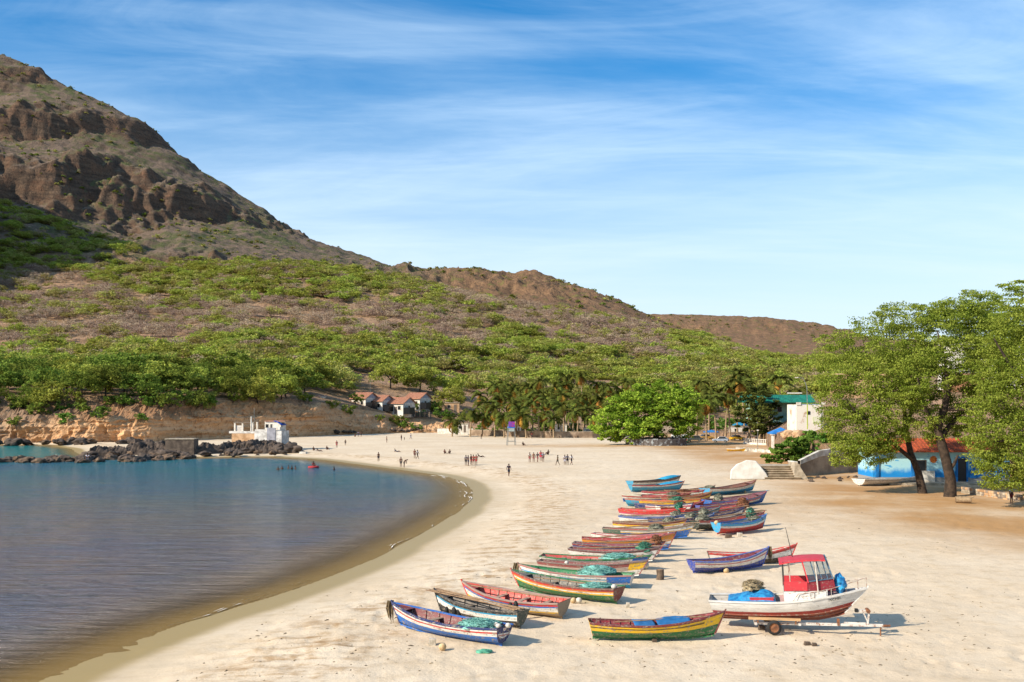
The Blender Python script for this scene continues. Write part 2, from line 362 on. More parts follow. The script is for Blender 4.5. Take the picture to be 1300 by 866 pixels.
# --- hills
CLIFF = np.array([  # px, foot row, top row, setback of the brink, share of the height that is sheer
    (-700, 562, 505, 12, .5), (0, 562, 503, 12, .52), (100, 562, 504, 12, .52), (190, 561, 504, 12, .55), (235, 559, 506, 8, .62), (300, 557, 507, 6, .68), (400, 554, 511, 6, .66),
    (440, 552, 519, 9, .5), (500, 550, 527, 15, .36), (550, 549.5, 532, 16, .32), (600, 549, 544, 12, .3), (640, 549, 547.5, 6, .3)])
def cl(px, k): return np.interp(px, CLIFF[:, 0], CLIFF[:, k])
def cliff_foot_Y(px): return CH * FPX / (cl(px, 1) - HY)
HC = {
 -700: [(420, 460), (550, 425), (800, 330), (1050, 100), (1300, 90), (1600, 60), (1900, -40), (2300, -60), (2700, 0), (4500, 150)],
 -300: [(420, 466), (550, 436), (800, 350), (1000, 60), (1120, -30), (1300, 40), (1600, 130), (1900, 20), (2300, 30), (2700, 90), (4500, 250)],
 -140: [(420, 469), (550, 438), (800, 370), (1000, 230), (1120, 165), (1300, 175), (1600, 150), (1900, 45), (2300, 60), (2700, 120), (4500, 290)],
 0: [(420, 472), (550, 441), (800, 394), (1050, 358), (1300, 292), (1600, 185), (1900, 70), (2300, 105), (2700, 180), (4500, 330)],
 100: [(420, 472), (550, 442), (800, 395), (1050, 356), (1300, 315), (1600, 215), (1900, 110), (2300, 150), (2700, 220), (4500, 350)],
 200: [(420, 472), (550, 442), (800, 395), (1050, 354), (1300, 326), (1600, 255), (1900, 168), (2300, 210), (2700, 260), (4500, 370)],
 300: [(420, 471), (550, 440), (800, 392), (1050, 350), (1300, 332), (1600, 297), (1900, 243), (2300, 275), (2700, 310), (4500, 390)],
 400: [(420, 482), (550, 446), (800, 400), (1050, 356), (1300, 341), (1600, 326), (1900, 302), (2300, 330), (2700, 350), (4500, 400)],
 500: [(420, 498), (550, 455), (800, 407), (1050, 368), (1300, 356), (1420, 348), (1600, 343), (1900, 338), (2300, 370), (2700, 400), (4500, 430)],
 600: [(420, 518), (550, 475), (800, 418), (1050, 384), (1300, 374), (1410, 345), (1600, 341), (1900, 360), (2300, 395), (2700, 400), (4500, 440)],
 700: [(420, 528), (550, 488), (800, 434), (1050, 402), (1300, 390), (1410, 352), (1600, 348), (1900, 380), (2300, 430), (2700, 402), (4500, 440)],
 790: [(420, 530), (550, 495), (800, 448), (1050, 420), (1300, 408), (1410, 388), (1600, 383), (1900, 420), (2300, 440), (2700, 398), (4500, 440)],
 850: [(420, 532), (550, 498), (800, 456), (1050, 434), (1300, 424), (1420, 416), (1600, 414), (1900, 440), (2300, 438), (2700, 397), (4500, 440)],
 960: [(285, 556), (420, 535), (550, 500), (800, 468), (1050, 458), (1300, 452), (1600, 450), (1900, 452), (2300, 440), (2700, 400), (4500, 440)],
 1000: [(172, 562), (190, 551), (300, 528), (420, 518), (550, 502), (800, 476), (1050, 463), (1600, 456), (1900, 453), (2300, 442), (2700, 404), (4500, 440)],
 1060: [(150, 594), (158, 560), (175, 540), (250, 510), (420, 500), (550, 490), (800, 472), (1300, 460), (1900, 450), (2300, 440), (2700, 413), (4500, 450)],
 1120: [(150, 590), (165, 540), (182, 500), (250, 492), (420, 485), (800, 470), (1300, 460), (2300, 445), (2700, 428), (4500, 460)],
 1300: [(150, 590), (165, 540), (182, 498), (250, 478), (420, 468), (800, 465), (1300, 460), (2300, 450), (2700, 440), (4500, 460)],
 2200: [(150, 590), (165, 540), (182, 498), (250, 478), (420, 468), (800, 465), (1300, 460), (2300, 450), (2700, 440), (4500, 460)]}
HK = sorted(HC)
def hill_front(px):
    """distance at which the hill sheet begins, for each bearing"""
    left = cliff_foot_Y(px) + cl(px, 3)
    right = np.interp(px, [640, 850, 960, 1000, 1060, 1120, 2200], [378, 378, 285, 172, 150, 150, 150])
    return np.where(np.asarray(px) <= 640, left, right)
def hill_py(px, Y):
    px = np.asarray(px, float); Y = np.asarray(Y, float); lY = np.log(Y); out = np.zeros(np.broadcast(px, Y).shape)
    rows = []
    for k in HK:
        a = list(HC[k])
        if k <= 640: a = [(float(hill_front(k)), float(cl(k, 2)))] + a
        elif k < 960: a = [(378, 549)] + a
        rows.append(np.interp(lY, np.log([q[0] for q in a]), [q[1] for q in a]))
    idx = np.clip(np.searchsorted(HK, px) - 1, 0, len(HK) - 2)
    k0 = np.array(HK)[idx]; k1 = np.array(HK)[idx + 1]; f = np.clip((px - k0) / (k1 - k0), 0, 1)
    for i in range(len(HK) - 1):
        m = idx == i
        if m.any(): out = np.where(m, rows[i] * (1 - f) + rows[i + 1] * f, out)
    return out
pxh = np.r_[np.linspace(-760, -70, 90)[:-1], np.linspace(-70, 1370, 560), np.linspace(1370, 2200, 50)[1:]]
sfr = np.r_[np.linspace(0, .46, 190)[:-1], np.linspace(.46, .74, 330)[:-1], np.linspace(.74, 1, 55)]; NR = len(sfr)
Y0 = hill_front(pxh); YH = Y0[:, None] * (4500 / Y0[:, None]) ** sfr[None, :]
PXh = np.repeat(pxh[:, None], NR, 1); pyh = hill_py(PXh, YH)
for _ in range(10):
    q = pyh.copy(); q[1:-1, 1:-1] = (pyh[:-2, 1:-1] + pyh[2:, 1:-1] + pyh[1:-1, :-2] + pyh[1:-1, 2:] + 4 * pyh[1:-1, 1:-1]) / 8
    q[:, 0] = pyh[:, 0]; pyh = q
XH = (PXh - 650) * YH / FPX; ZH = CH + (HY - pyh) * YH / FPX
mount = sstep(1080, 1400, YH)
wz = ZH + 60 * fbm(XH * .004, YH * .003, 0, 4, 12) + 26 * fbm(XH * .016, YH * .012, 0, 4, 13) + 40
T = 150.0; fr = wz / T; fl = np.floor(fr); g = fr - fl; g2 = .42 * g + .58 * sstep(.50, .72, g); crag = sstep(.40, .52, g) * sstep(.86, .74, g)
left_m = sstep(400, 170, PXh)
ZH = ZH + mount * left_m * (T * (fl + g2) - wz) * .72 * (1 - .7 * sstep(1650, 1850, YH))
ZH = ZH + mount * (.42 + .75 * crag) * (15 * (ridged(XH * .0065, YH * .0042, 0, 4, 31) - .35) + 11 * (ridged(XH * .024, YH * .014, 0, 5, 37) - .3) + 4.0 * (ridged(XH * .085, YH * .06, 0, 3, 41) - .3)) * np.where(PXh > 520, .75, 1.0) * (1 - .45 * sstep(1700, 1880, YH) * left_m)
ZH = ZH + sstep(330, 600, YH) * (1 - mount) * (3.0 * fbm(XH * .02, YH * .02, 0, 4, 51) + .8 * fbm(XH * .2, YH * .2, 0, 2, 53))
ZH[:, 0] = np.where(pxh < 640, ZH[:, 0] - 4, -1.2)
m_hill, t, o = new_mat('hill_ground'); ge = N(t, 'ShaderNodeNewGeometry'); gp = ge.outputs['Position']
nz = N(t, 'ShaderNodeSeparateXYZ', {0: ge.outputs['Normal']}).outputs[2]; sp = N(t, 'ShaderNodeSeparateXYZ', {0: gp}).outputs
nA = noise(t, gp, .008, 6, .6); nB = noise(t, gp, .05, 7, .68); nC = noise(t, gp, .35, 6, .7)
stra = noise(t, N(t, 'ShaderNodeMapping', {'Vector': gp, 'Scale': (.02, .02, .16)}).outputs[0], 1.0, 6, .65)
soil = mixc(t, rng(t, nB, .35, .65), 'b8967a', 'a2835f'); soil = mixc(t, rng(t, nC, .5, .7, 0, .6), soil, 'c9ac90'); soil = mixc(t, rng(t, nC, .48, .35, 0, .6), soil, '7a6350')
rock = mixc(t, rng(t, stra, .35, .65), '75614f', '53453a'); rock = mixc(t, rng(t, nB, .42, .68, 0, .75), rock, '7f5e48'); rock = mixc(t, rng(t, nC, .5, .36, 0, .7), rock, '40342c')
scree = mixc(t, rng(t, nB, .35, .65), '827060', '6d5d4e'); scree = mixc(t, rng(t, nC, .5, .68, 0, .5), scree, '917d68')
mo = mixc(t, rng(t, mth(t, 'ADD', nz, mth(t, 'MULTIPLY', mth(t, 'SUBTRACT', nB, .5), .25)), .86, .68), scree, rock)
gre = mth(t, 'MULTIPLY', rng(t, mth(t, 'ADD', mth(t, 'MULTIPLY', nB, .6), mth(t, 'MULTIPLY', nA, .4)), .47, .60, 0, .8), rng(t, nz, .62, .8))
mo = mixc(t, gre, mo, '566036')
ridge_col = mixc(t, rng(t, nB, .35, .62), '957658', '7a5e49'); ridge_col = mixc(t, rng(t, nC, .5, .36, 0, .6), ridge_col, '55453a'); ridge_col = mixc(t, rng(t, nB, .52, .64, 0, .6), ridge_col, '7a7a45')
mo = mixc(t, rng(t, sp[0], -190, -60), mo, ridge_col)
c = mixc(t, rng(t, sp[1], 1080, 1330), soil, mo)
rdg = noise(t, N(t, 'ShaderNodeMapping', {'Vector': gp, 'Scale': (1, .7, .45)}).outputs[0], .035, 8, .6, 0, 'RIDGED_MULTIFRACTAL'); hb = mth(t, 'ADD', mth(t, 'ADD', mth(t, 'MULTIPLY', nB, 5.0), mth(t, 'MULTIPLY', nC, 2.2)), mth(t, 'MULTIPLY', rdg, rng(t, nz, .9, .72, .3, 2.6)))
finish(t, o, c, .95, hb, 1.0, 1.8, .1)
hills = link('hills', np_mesh('hills', np.stack([XH, YH, ZH], -1), grid_faces(len(pxh), NR), [m_hill], True)); tag(hills, 'dry bushy hillside rising to a bare brown mountain', kind='structure')
def hz(px, Y):
    """height of the hill sheet"""
    px = np.asarray(px, float); Y = np.asarray(Y, float)
    i = np.interp(px, pxh, np.arange(len(pxh))); i0 = np.clip(i.astype(int), 0, len(pxh) - 2); fi = i - i0
    def at(ii):
        j = np.clip(np.interp(np.log(Y / Y0[ii]) / np.log(4500 / Y0[ii]), sfr, np.arange(NR)), 0, NR - 1.001); j0 = j.astype(int); fj = j - j0
        return ZH[ii, j0] * (1 - fj) + ZH[ii, j0 + 1] * fj
    return at(i0) * (1 - fi) + at(i0 + 1) * fi
def hill_pt(px, Y): return Vector(((px - 650) * Y / FPX, Y, float(hz(np.array([px]), np.array([float(Y)]))[0])))

# --- sea cliff
npx, nv = 620, 46
cpx = np.linspace(-420, 650, npx); vv = np.linspace(0, 1, nv)
CP, VVv = np.meshgrid(cpx, vv, indexing='ij'); fy = cliff_foot_Y(CP); sb = cl(CP, 3); shr = cl(CP, 4)
yt = fy + sb; zt = CH + (HY - cl(CP, 2)) * yt / FPX
hf = np.where(VVv < .6, VVv / .6 * shr, shr + (VVv - .6) / .4 * (1 - shr)); back = np.where(VVv < .6, VVv / .6 * 1.6, 1.6 + (VVv - .6) / .4 * (sb - 1.6 + 5))
zc = -1.5 + hf * (zt + 1.5); xc = (CP - 650) * fy / FPX; yc = fy + back
env = sstep(0, .08, VVv) * sstep(1, .82, VVv)
xw = xc + 1.2 * fbm(xc * .2, zc * .4, 0, 3, 61)
d = 3.2 * fbm(xw * .085, zc * .05, 0, 4, 62) + 2.2 * ridged(xw * .2, zc * .16, 0, 5, 63) + .8 * fbm(xw * .1, zc * .95, 0, 4, 64) + .45 * fbm(xc * .8, zc * .8, 0, 3, 66)
led = .9 * sstep(.2, .45, vnoise(xc * .06, zc * .55, 0, 67)) * sstep(.35, .6, VVv)
d = d * (1 + .7 * sstep(.45, .65, VVv) * sstep(180, 260, CP)); yc = yc - env * np.clip(zt, .5, 14) / 14 * (d * 1.15 - led * 1.6); zc = zc + env * (.35 * fbm(xc * .5, yc * .5, zc * .5, 3, 65) + sstep(.5, .7, VVv) * 2.1 * (ridged(xc * .16, yc * .2, 0, 4, 69) - .4))
m_cliff, t, o = new_mat('cliff_rock'); ge = N(t, 'ShaderNodeNewGeometry'); gp = ge.outputs['Position']; sp = N(t, 'ShaderNodeSeparateXYZ', {0: gp}).outputs
wn = noise(t, gp, .12, 5, .6); stra = noise(t, N(t, 'ShaderNodeMapping', {'Vector': gp, 'Scale': (.05, .05, .75)}).outputs[0], 1.0, 6, .65); nC = noise(t, gp, .9, 6, .7)
face = mixc(t, rng(t, stra, .35, .65), 'd0a67c', 'b78a60'); face = mixc(t, rng(t, nC, .5, .7, 0, .6), face, 'd9b78d'); face = mixc(t, rng(t, nC, .47, .33, 0, .8), face, '7a5638')
upr = mixc(t, rng(t, nC, .35, .65), '74503a', '54402f'); upr = mixc(t, rng(t, nC, .55, .72, 0, .6), upr, 'a47f58')
hh = mth(t, 'ADD', sp[2], mth(t, 'MULTIPLY', mth(t, 'SUBTRACT', wn, .5), 6.0))
upr = mixc(t, rng(t, sp[0], -75, -45), upr, mixc(t, rng(t, nC, .4, .6), 'c09a72', 'a5805c')); c = mixc(t, mth(t, 'MULTIPLY', rng(t, hh, 5.6, 7.4, 0, .7), rng(t, mth(t, 'ADD', sp[0], mth(t, 'MULTIPLY', wn, 20.0)), -72, -92, .25, 1)), face, upr)
grey = mth(t, 'MULTIPLY', rng(t, mth(t, 'ADD', sp[0], mth(t, 'MULTIPLY', wn, 30.0)), -100, -122, 0, .7), rng(t, nC, .3, .6, .4, 1)); c = mixc(t, grey, c, '80705f')
finish(t, o, c, .92, mth(t, 'ADD', mth(t, 'MULTIPLY', nC, .8), stra), .8, .5, .1)
cliff = link('sea_cliff', np_mesh('sea_cliff', np.stack([xc, yc, zc], -1), grid_faces(npx, nv), [m_cliff], False)); tag(cliff, 'layered tan and orange cliff behind the beach', kind='structure')
# ================================================================ VEGETATION
def leaves(rg, C, size, flat=.5, aspect=1.6, droop=0.0):
    """one small quad per centre, facing mostly up and out, with random turn"""
    n = len(C); a = rg.uniform(0, 2 * math.pi, n)
    nrmv = rg.normal(size=(n, 3)); nrmv[:, 2] = np.abs(nrmv[:, 2]) * (1 + flat * 2); nrmv /= np.linalg.norm(nrmv, axis=1)[:, None]
    u = np.c_[np.cos(a), np.sin(a), rg.normal(size=n) * .3 - droop]; u -= nrmv * (u * nrmv).sum(1)[:, None]; u /= np.linalg.norm(u, axis=1)[:, None] + 1e-9
    w = np.cross(nrmv, u); s = size * rg.uniform(.6, 1.3, n)[:, None]
    V = np.stack([C - u * s * aspect * .5 - w * s * .2, C - w * s * .5 + u * s * .1, C + u * s * aspect * .5 + w * s * .1, C + w * s * .5], 1).reshape(-1, 3)
    return V, np.arange(4 * n).reshape(-1, 4)
def crown_mesh(name, mat, seed, rad, n_cl, n_lf, size, dome=.35, clr=.3, shape='dome', droop=0.0, lumps=None, jag=.25, flat=.5):
    rg = np.random.default_rng(seed); cl_c = []
    while len(cl_c) < n_cl:
        d = rg.normal(size=3); d /= np.linalg.norm(d); 
        if d[2] < -dome: continue
        r = rg.uniform(.55, 1.0) ** .5 if rg.random() < .75 else rg.uniform(.2, .7)
        r *= 1 + jag * float(fbm(d[0] * 1.7 + seed, d[1] * 1.7, d[2] * 1.7, 3, seed))
        cl_c.append(d * r)
    cl_c = np.array(cl_c); ct = rg.random(n_cl)
    pick = rg.integers(0, n_cl, n_lf); cr = rg.uniform(.6, 1.3, n_cl) * clr
    off = rg.normal(size=(n_lf, 3)); off /= np.linalg.norm(off, axis=1)[:, None]; off *= (rg.random(n_lf) ** .45)[:, None] * cr[pick][:, None]; off[:, 2] *= .75
    C = (cl_c[pick] + off) * np.array(rad)
    V, F = leaves(rg, C, size, flat, 1.6, droop)
    tint = np.clip(.25 + .5 * ct[pick] + rg.normal(size=n_lf) * .18, 0, 1)
    return np_mesh(name, V, F, [mat], attrs={'tint': np.repeat(tint, 4)})
m_bark = plain('bark', '4b3d31', '2e261f', 3.0, .9, .8)
m_palebark = plain('pale_bark', 'a08a6c', '7d6950', 3.0, .9, .7)
m_green = leaf_mat('acacia_leaves', '768832', 'aab456')
m_dkgreen = leaf_mat('dark_leaves', '506828', '8a9844')
m_olive = leaf_mat('olive_leaves', '8a8c42', 'b2b068')
m_dry = leaf_mat('dry_twigs', '9c8a72', 'bba98f', .12)
m_bright = leaf_mat('broad_leaves', '587c22', 'a3bf4a')
m_prosopis = leaf_mat('feathery_leaves', '637d2a', 'a0b04e', .38, .25)
m_shrub = leaf_mat('shrub_leaves', '3d6224', '74953f')
# ---- scatter of unreachable, uncountable bushes: geometry nodes instances of a mesh datablock
def scatter(name, pts, scl, rz, meshes, label, cat):
    pts = np.asarray(pts, np.float32); n = len(pts)
    me = bpy.data.meshes.new(name); me.vertices.add(n); me.vertices.foreach_set('co', pts.ravel())
    rg = np.random.default_rng(n)
    at = me.attributes.new('s', 'FLOAT_VECTOR', 'POINT'); at.data.foreach_set('vector', np.asarray(scl, np.float32).ravel())
    at = me.attributes.new('r', 'FLOAT_VECTOR', 'POINT'); at.data.foreach_set('vector', np.c_[np.zeros(n), np.zeros(n), rz].astype(np.float32).ravel())
    at = me.attributes.new('k', 'INT', 'POINT'); at.data.foreach_set('value', rg.integers(0, len(meshes), n).astype(np.int32))
    ob = link(name, me); g = bpy.data.node_groups.new(name, 'GeometryNodeTree')
    g.interface.new_socket('Geometry', in_out='INPUT', socket_type='NodeSocketGeometry'); g.interface.new_socket('Geometry', in_out='OUTPUT', socket_type='NodeSocketGeometry')
    gi = g.nodes.new('NodeGroupInput'); go = g.nodes.new('NodeGroupOutput'); jn = g.nodes.new('GeometryNodeJoinGeometry')
    def na(nm, dt):
        q = g.nodes.new('GeometryNodeInputNamedAttribute'); q.data_type = dt; q.inputs[0].default_value = nm; return q.outputs[0]
    s, r, k = na('s', 'FLOAT_VECTOR'), na('r', 'FLOAT_VECTOR'), na('k', 'INT')
    for i, mm in enumerate(meshes):
        proto = bpy.data.objects.new(name + '_source', mm)              # never linked to the scene
        oi = g.nodes.new('GeometryNodeObjectInfo'); oi.inputs['Object'].default_value = proto; oi.inputs['As Instance'].default_value = True
        ip = g.nodes.new('GeometryNodeInstanceOnPoints'); cp = g.nodes.new('FunctionNodeCompare'); cp.data_type = 'INT'; cp.operation = 'EQUAL'
        ia = [x for x in cp.inputs if x.enabled]; g.links.new(k, ia[0]); ia[1].default_value = i
        g.links.new(gi.outputs[0], ip.inputs['Points']); g.links.new(cp.outputs[0], ip.inputs['Selection']); g.links.new(oi.outputs['Geometry'], ip.inputs['Instance'])
        g.links.new(r, ip.inputs['Rotation']); g.links.new(s, ip.inputs['Scale']); g.links.new(ip.outputs[0], jn.inputs[0])
    g.links.new(jn.outputs[0], go.inputs[0])
    md = ob.modifiers.new('scatter', 'NODES'); md.node_group = g
    return tag(ob, label, cat, kind='stuff')
def bush_set(nm, mat, k, seed, flat=.5, nl=1000, size=.085):
    out = []
    for i in range(k):
        me = crown_mesh(nm, mat, seed + i, (1, 1, flat), 26, nl, size, .15, .30, flat=1.5)
        out.append(me)
    return out
rg = np.random.default_rng(77)
M = 22000
spx = rg.uniform(-160, 1400, M); sY = np.sqrt(rg.uniform(330 ** 2, 1450 ** 2, M)); sz = hz(spx, sY); spy = HY - (sz - CH) * FPX / sY
sx = (spx - 650) * sY / FPX
zone = fbm(sx * .012, sY * .009, 0, 3, 91); zone2 = fbm(sx * .03, sY * .03, 0, 3, 92)
ok = sY > hill_front(spx) + 8
ok &= ~((spx < 600) & (sY < hill_front(spx) + 40) & (spx > -60))                   # that strip carries single trees
ok &= ~((spx > 440) & (spx < 640) & (sY < 470))
ok &= ~((spx > 640) & (sY < 430))
ok &= ~((spx > 960) & (sY < 420))
# how far up the slope, in rows of the picture from the foot of the bare mountain
ub = np.interp(spx, [-30, 200, 420, 520, 600, 700, 800, 850, 1400], [250, 330, 342, 358, 380, 396, 410, 425, 455])
lb = np.interp(spx, [-160, 0, 250, 400, 500, 600, 700, 800, 900, 1400], [446, 446, 440, 432, 436, 444, 452, 462, 470, 480])
rel = (spy - ub) / (lb - ub)
green_up = (rel < .52 + .22 * zone) & (spx < 560)
brown = (rel >= .52 + .22 * zone) & (rel < .95 + .2 * zone2) & (spx < 620)
brown |= (rel < .62 + .4 * zone) & (spx >= 560) & (spx < 850)
low = ~(green_up | brown)
bare = (zone2 < -.16) & ~((rel > 1.05) & (spx < 560)); bare &= rg.random(M) < .85
ok &= ~bare; ok &= rel > -.02
dens = np.where(low, .97, np.where(brown, .62, .66)) * np.where(sY > 900, .7, 1.0); ok &= rg.random(M) < dens
mixr = rg.random(M)
kindv = np.where(low, np.where(mixr < .62, 0, np.where(mixr < .9, 1, 2)), np.where(brown, np.where(mixr < .80, 2, np.where(mixr < .95, 1, 0)), np.where(mixr < .55, 0, np.where(mixr < .85, 1, 2))))
size = rg.uniform(3.6, 8.2, M) * np.interp(sY, [350, 700, 1200], [.85, 1.15, 1.45]) * np.where(kindv == 2, .92, 1.0)
shade = sstep(0, 1, (200 - spx) / 60) 
def put(name, sel, meshes, label, cat):
    i = np.where(ok & sel)[0]; s = size[i]
    scatter(name, np.c_[sx[i], sY[i], sz[i] + s * .42], np.c_[s, s, s * rg.uniform(.8, 1.15, len(i))], rg.uniform(0, 6.28, len(i)), meshes, label, cat)
    return len(i)
nb = [put('green_thorn_scrub', kindv == 0, bush_set('green_bush', m_green, 4, 10, .58), 'green thorn bushes covering the lower hillside', 'scrub'),
      put('olive_thorn_scrub', kindv == 1, bush_set('olive_bush', m_olive, 3, 20, .55, 900), 'olive half bare thorn bushes across the hillside', 'scrub'),
      put('leafless_thorn_scrub', kindv == 2, bush_set('dry_bush', m_dry, 3, 30, .55, 1300, .05), 'leafless brown thorn bushes in a belt on the slope', 'scrub')]
# small far shrubs on the mountain and ridges
M2 = 3000
spx = rg.uniform(-60, 1100, M2); sY = rg.uniform(1250, 2700, M2); sz = hz(spx, sY); sx = (spx - 650) * sY / FPX
okf = (fbm(sx * .006, sY * .006, 0, 3, 95) > .02) | (rg.random(M2) < .10)
i = np.where(okf)[0]; s = rg.uniform(2.0, 5.0, len(i))
scatter('mountain_shrubs', np.c_[sx[i], sY[i], sz[i] + s * .3], np.c_[s, s, s], rg.uniform(0, 6.28, len(i)), bush_set('far_bush', m_olive, 2, 50, .6, 90, .34) + bush_set('far_green_bush', m_dkgreen, 1, 55, .6, 90, .34), 'sparse low shrubs dotted over the bare mountain', 'scrub')

# ---- single trees of the row above the cliff
def limb(rgn, p0, d, L, r0, r1, n=6, wob=.18):
    pts = [Vector(p0)]; d = Vector(d).normalized()
    for k in range(n): d = (d + Vector((rgn.uniform(-1, 1), rgn.uniform(-1, 1), rgn.uniform(-.6, .8))) * wob).normalized(); pts.append(pts[-1] + d * L / n)
    return pts, [r0 + (r1 - r0) * k / n for k in range(n + 1)]
def trunk_mesh(name, mat, seed, h, r, limbs, spread=.7, lean=(0, 0)):
    rgn = random.Random(seed); mb = MB(); pts, rad = limb(rgn, (0, 0, -.3), (lean[0], lean[1], 1), h * .5, r, r * .7, 6, .1)
    rad[0] *= 1.35; mb.tube(pts, rad, 8)
    for k in range(limbs):
        a = 6.28 * k / limbs + rgn.uniform(-.4, .4); st = rgn.choice(pts[-2:])
        p2, r2 = limb(rgn, st, (math.cos(a) * spread, math.sin(a) * spread, rgn.uniform(.5, .9)), h * rgn.uniform(.4, .6), r * .55, r * .14, 6, .16); mb.tube(p2, r2, 6)
        p3, r3 = limb(rgn, p2[3], (math.cos(a + .8), math.sin(a + .8), .5), h * .3, r * .3, r * .1, 4, .2); mb.tube(p3, r3, 5)
    return mb.mesh(name, [mat])
row_cr = [crown_mesh('crown', m_dkgreen if k % 3 else m_green, 100 + k, (5.4, 5.2, 3.9), 40, 3600, .32, .45, .28) for k in range(5)]
row_tr = [trunk_mesh('trunk', m_bark, 130 + k, 5.0, .22, 4, .9) for k in range(3)]
r2 = random.Random(5)
def set_tree(nm, p, cm, tm, s, lift, label, cat, group, rz=None):
    e = empty(nm, p, r2.uniform(0, 6.28) if rz is None else rz, s); link('trunk', tm, e); link('crown', cm, e, (0, 0, lift)); return tag(e, label, cat, group)
for row, (dY, ss) in enumerate(((1, 1.15), (12, 1.4), (30, 1.55), (54, 1.6))):
    px = -50 + row * 9
    while px < 600:
        Yb = float(hill_front(px)) + dY + r2.uniform(-4, 4)
        if not (385 < px < 600 and row < 2) and not (405 < px < 565 and row == 2) and not (415 < px < 475 and row == 3):
            s = ss * r2.uniform(.8, 1.15)
            set_tree('thorn_tree', hill_pt(px, Yb), r2.choice(row_cr), r2.choice(row_tr), s, 3.0, ['green spreading thorn tree at the very edge of the row above the cliff', 'green thorn tree in the crowded belt behind the cliff edge', 'green flat crowned thorn tree at the back of the belt above the cliff', 'tall green thorn tree in the hindmost line of the belt above the cliff'][row], 'tree', ['thorn trees on the cliff edge', 'thorn trees in the belt', 'thorn trees behind the belt', 'thorn trees hindmost in the belt'][row])
        px += r2.uniform(26, 40) * (1 if row else 1.15)
# shrubs on the cliff slope
sh_me = [crown_mesh('foliage', m_shrub if k % 2 else m_dkgreen, 160 + k, (1, 1, .8), 18, 420, .17, .5, .36) for k in range(4)]
st_me = trunk_mesh('stem', m_bark, 150, .9, .05, 3, .8)
def shrub(p, s, label, group, flat=1.0, k=None):
    e = empty('shrub', p, r2.uniform(0, 6.28), 1.0); link('stem', st_me, e, scl=s); link('foliage', sh_me[r2.randrange(4) if k is None else k], e, (0, 0, s * .55), None, (s, s, s * flat)); return tag(e, label, 'shrub', group)
def cliff_pt(px, py):
    i = np.interp(px, cpx, np.arange(npx)); i = int(i); r = HY - (zc[i] - CH) * FPX / yc[i]; j = int(np.argmin(np.abs(r - py))); return Vector((xc[i, j], yc[i, j], zc[i, j]))
for px, py, s in ((165, 507, 2.6), (168, 517, 2.5), (135, 512, 3.0), (118, 514, 2.4), (130, 530, 2.6), (82, 537, 2.6), (200, 515, 3.6), (215, 508, 3.0), (245, 514, 2.8), (258, 511, 2.4), (38, 525, 3.0), (60, 520, 2.2), (96, 522, 2.3), (178, 533, 1.8), (20, 512, 2.5), (285, 508, 2.2), (300, 505, 2.5), (340, 505, 2.2), (372, 507, 2.6), (385, 508, 2.0), (20, 540, 2.2), (0, 518, 2.6)):
    shrub(cliff_pt(px, py + 3), s, 'low green shrub clinging to the slope of the sea cliff', 'shrubs on the cliff')
for px, py, s in ((438, 523, 2.9), (418, 516, 2.4), (478, 530, 1.8), (500, 536, 3.0), (512, 538, 2.8), (528, 541, 2.2), (522, 514, 2.8), (530, 519, 2.2), (560, 521, 3.2), (552, 514, 3.5), (571, 538, 2.6), (545, 506, 3.4), (452, 508, 3.0), (500, 508, 2.6), (588, 538, 2.2)):
    Yb = float(cliff_foot_Y(px)) + 10; p = P(px, py + 3, Yb + 6); 
    q = cliff_pt(px, py + 4) if px < 540 and py > 515 else hill_pt(px, float(hill_front(px)) + r2.uniform(6, 20))
    shrub(q, s, 'rounded green shrub on the slope around the tiled bungalows', 'shrubs around the bungalows')
print('scrub', nb)

# ---- coconut palms
def frond_mesh(name, mat, seed, L=3.6, droop=1.0):
    rgn = random.Random(seed); mb = MB(); n = 13; pts = []; ang = .75
    p = Vector((0, 0, 0))
    for k in range(n + 1):
        pts.append(p.copy()); p = p + Vector((math.cos(ang), 0, math.sin(ang))) * L / n; ang -= droop * 2.1 / n * (.5 + k / n)
    for i in range(n):
        a, b = pts[i], pts[i + 1]; mb.add([a + Vector((0, -.03, 0)), b + Vector((0, -.02, 0)), b + Vector((0, .02, .02)), a + Vector((0, .03, .02))], [(0, 1, 2, 3)])
        w = (.35 + .75 * math.sin(math.pi * min(1, (i + 1.2) / (n + .6))) ) * L * .19
        for sgn in (-1, 1):
            for h in (0, .5):
                q = a.lerp(b, h); dirv = (b - a).normalized(); tip = q + Vector((0, sgn * w * rgn.uniform(.8, 1.05), -w * rgn.uniform(.25, .65))) + dirv * w * .6
                mb.add([q, q + dirv * .2, tip + dirv * .06, tip], [(0, 1, 2, 3)])
    me = mb.mesh(name, [mat]); at = me.attributes.new('tint', 'FLOAT', 'POINT'); v = rgn.random()
    at.data.foreach_set('value', np.clip(np.random.default_rng(seed).normal(.5, .22, len(me.vertices)), 0, 1).astype(np.float32)); return me
m_palm = leaf_mat('palm_leaf', '25361a', '737b36', .25); m_palmdry = leaf_mat('palm_leaf_dry', 'a5802e', 'd0ac54', .25)
fr_g = [frond_mesh('frond', m_palm, 200 + k, 3.9, .8 + .25 * k) for k in range(3)]; fr_d = [frond_mesh('frond', m_palmdry, 210 + k, 3.5, 1.35 + .2 * k) for k in range(2)]
def palm_trunk(seed, h, lean):
    rgn = random.Random(seed); mb = MB(); n = 12; pts = [Vector((lean[0] * (k / n) ** 1.8, lean[1] * (k / n) ** 1.8, h * k / n - .2)) for k in range(n + 1)]
    mb.tube(pts, [.26 - .10 * k / n + (.12 if k == 0 else 0) + (.015 if k % 2 else 0) for k in range(n + 1)], 8); return mb.mesh('trunk', [m_palebark]), pts[-1]
PT = {}
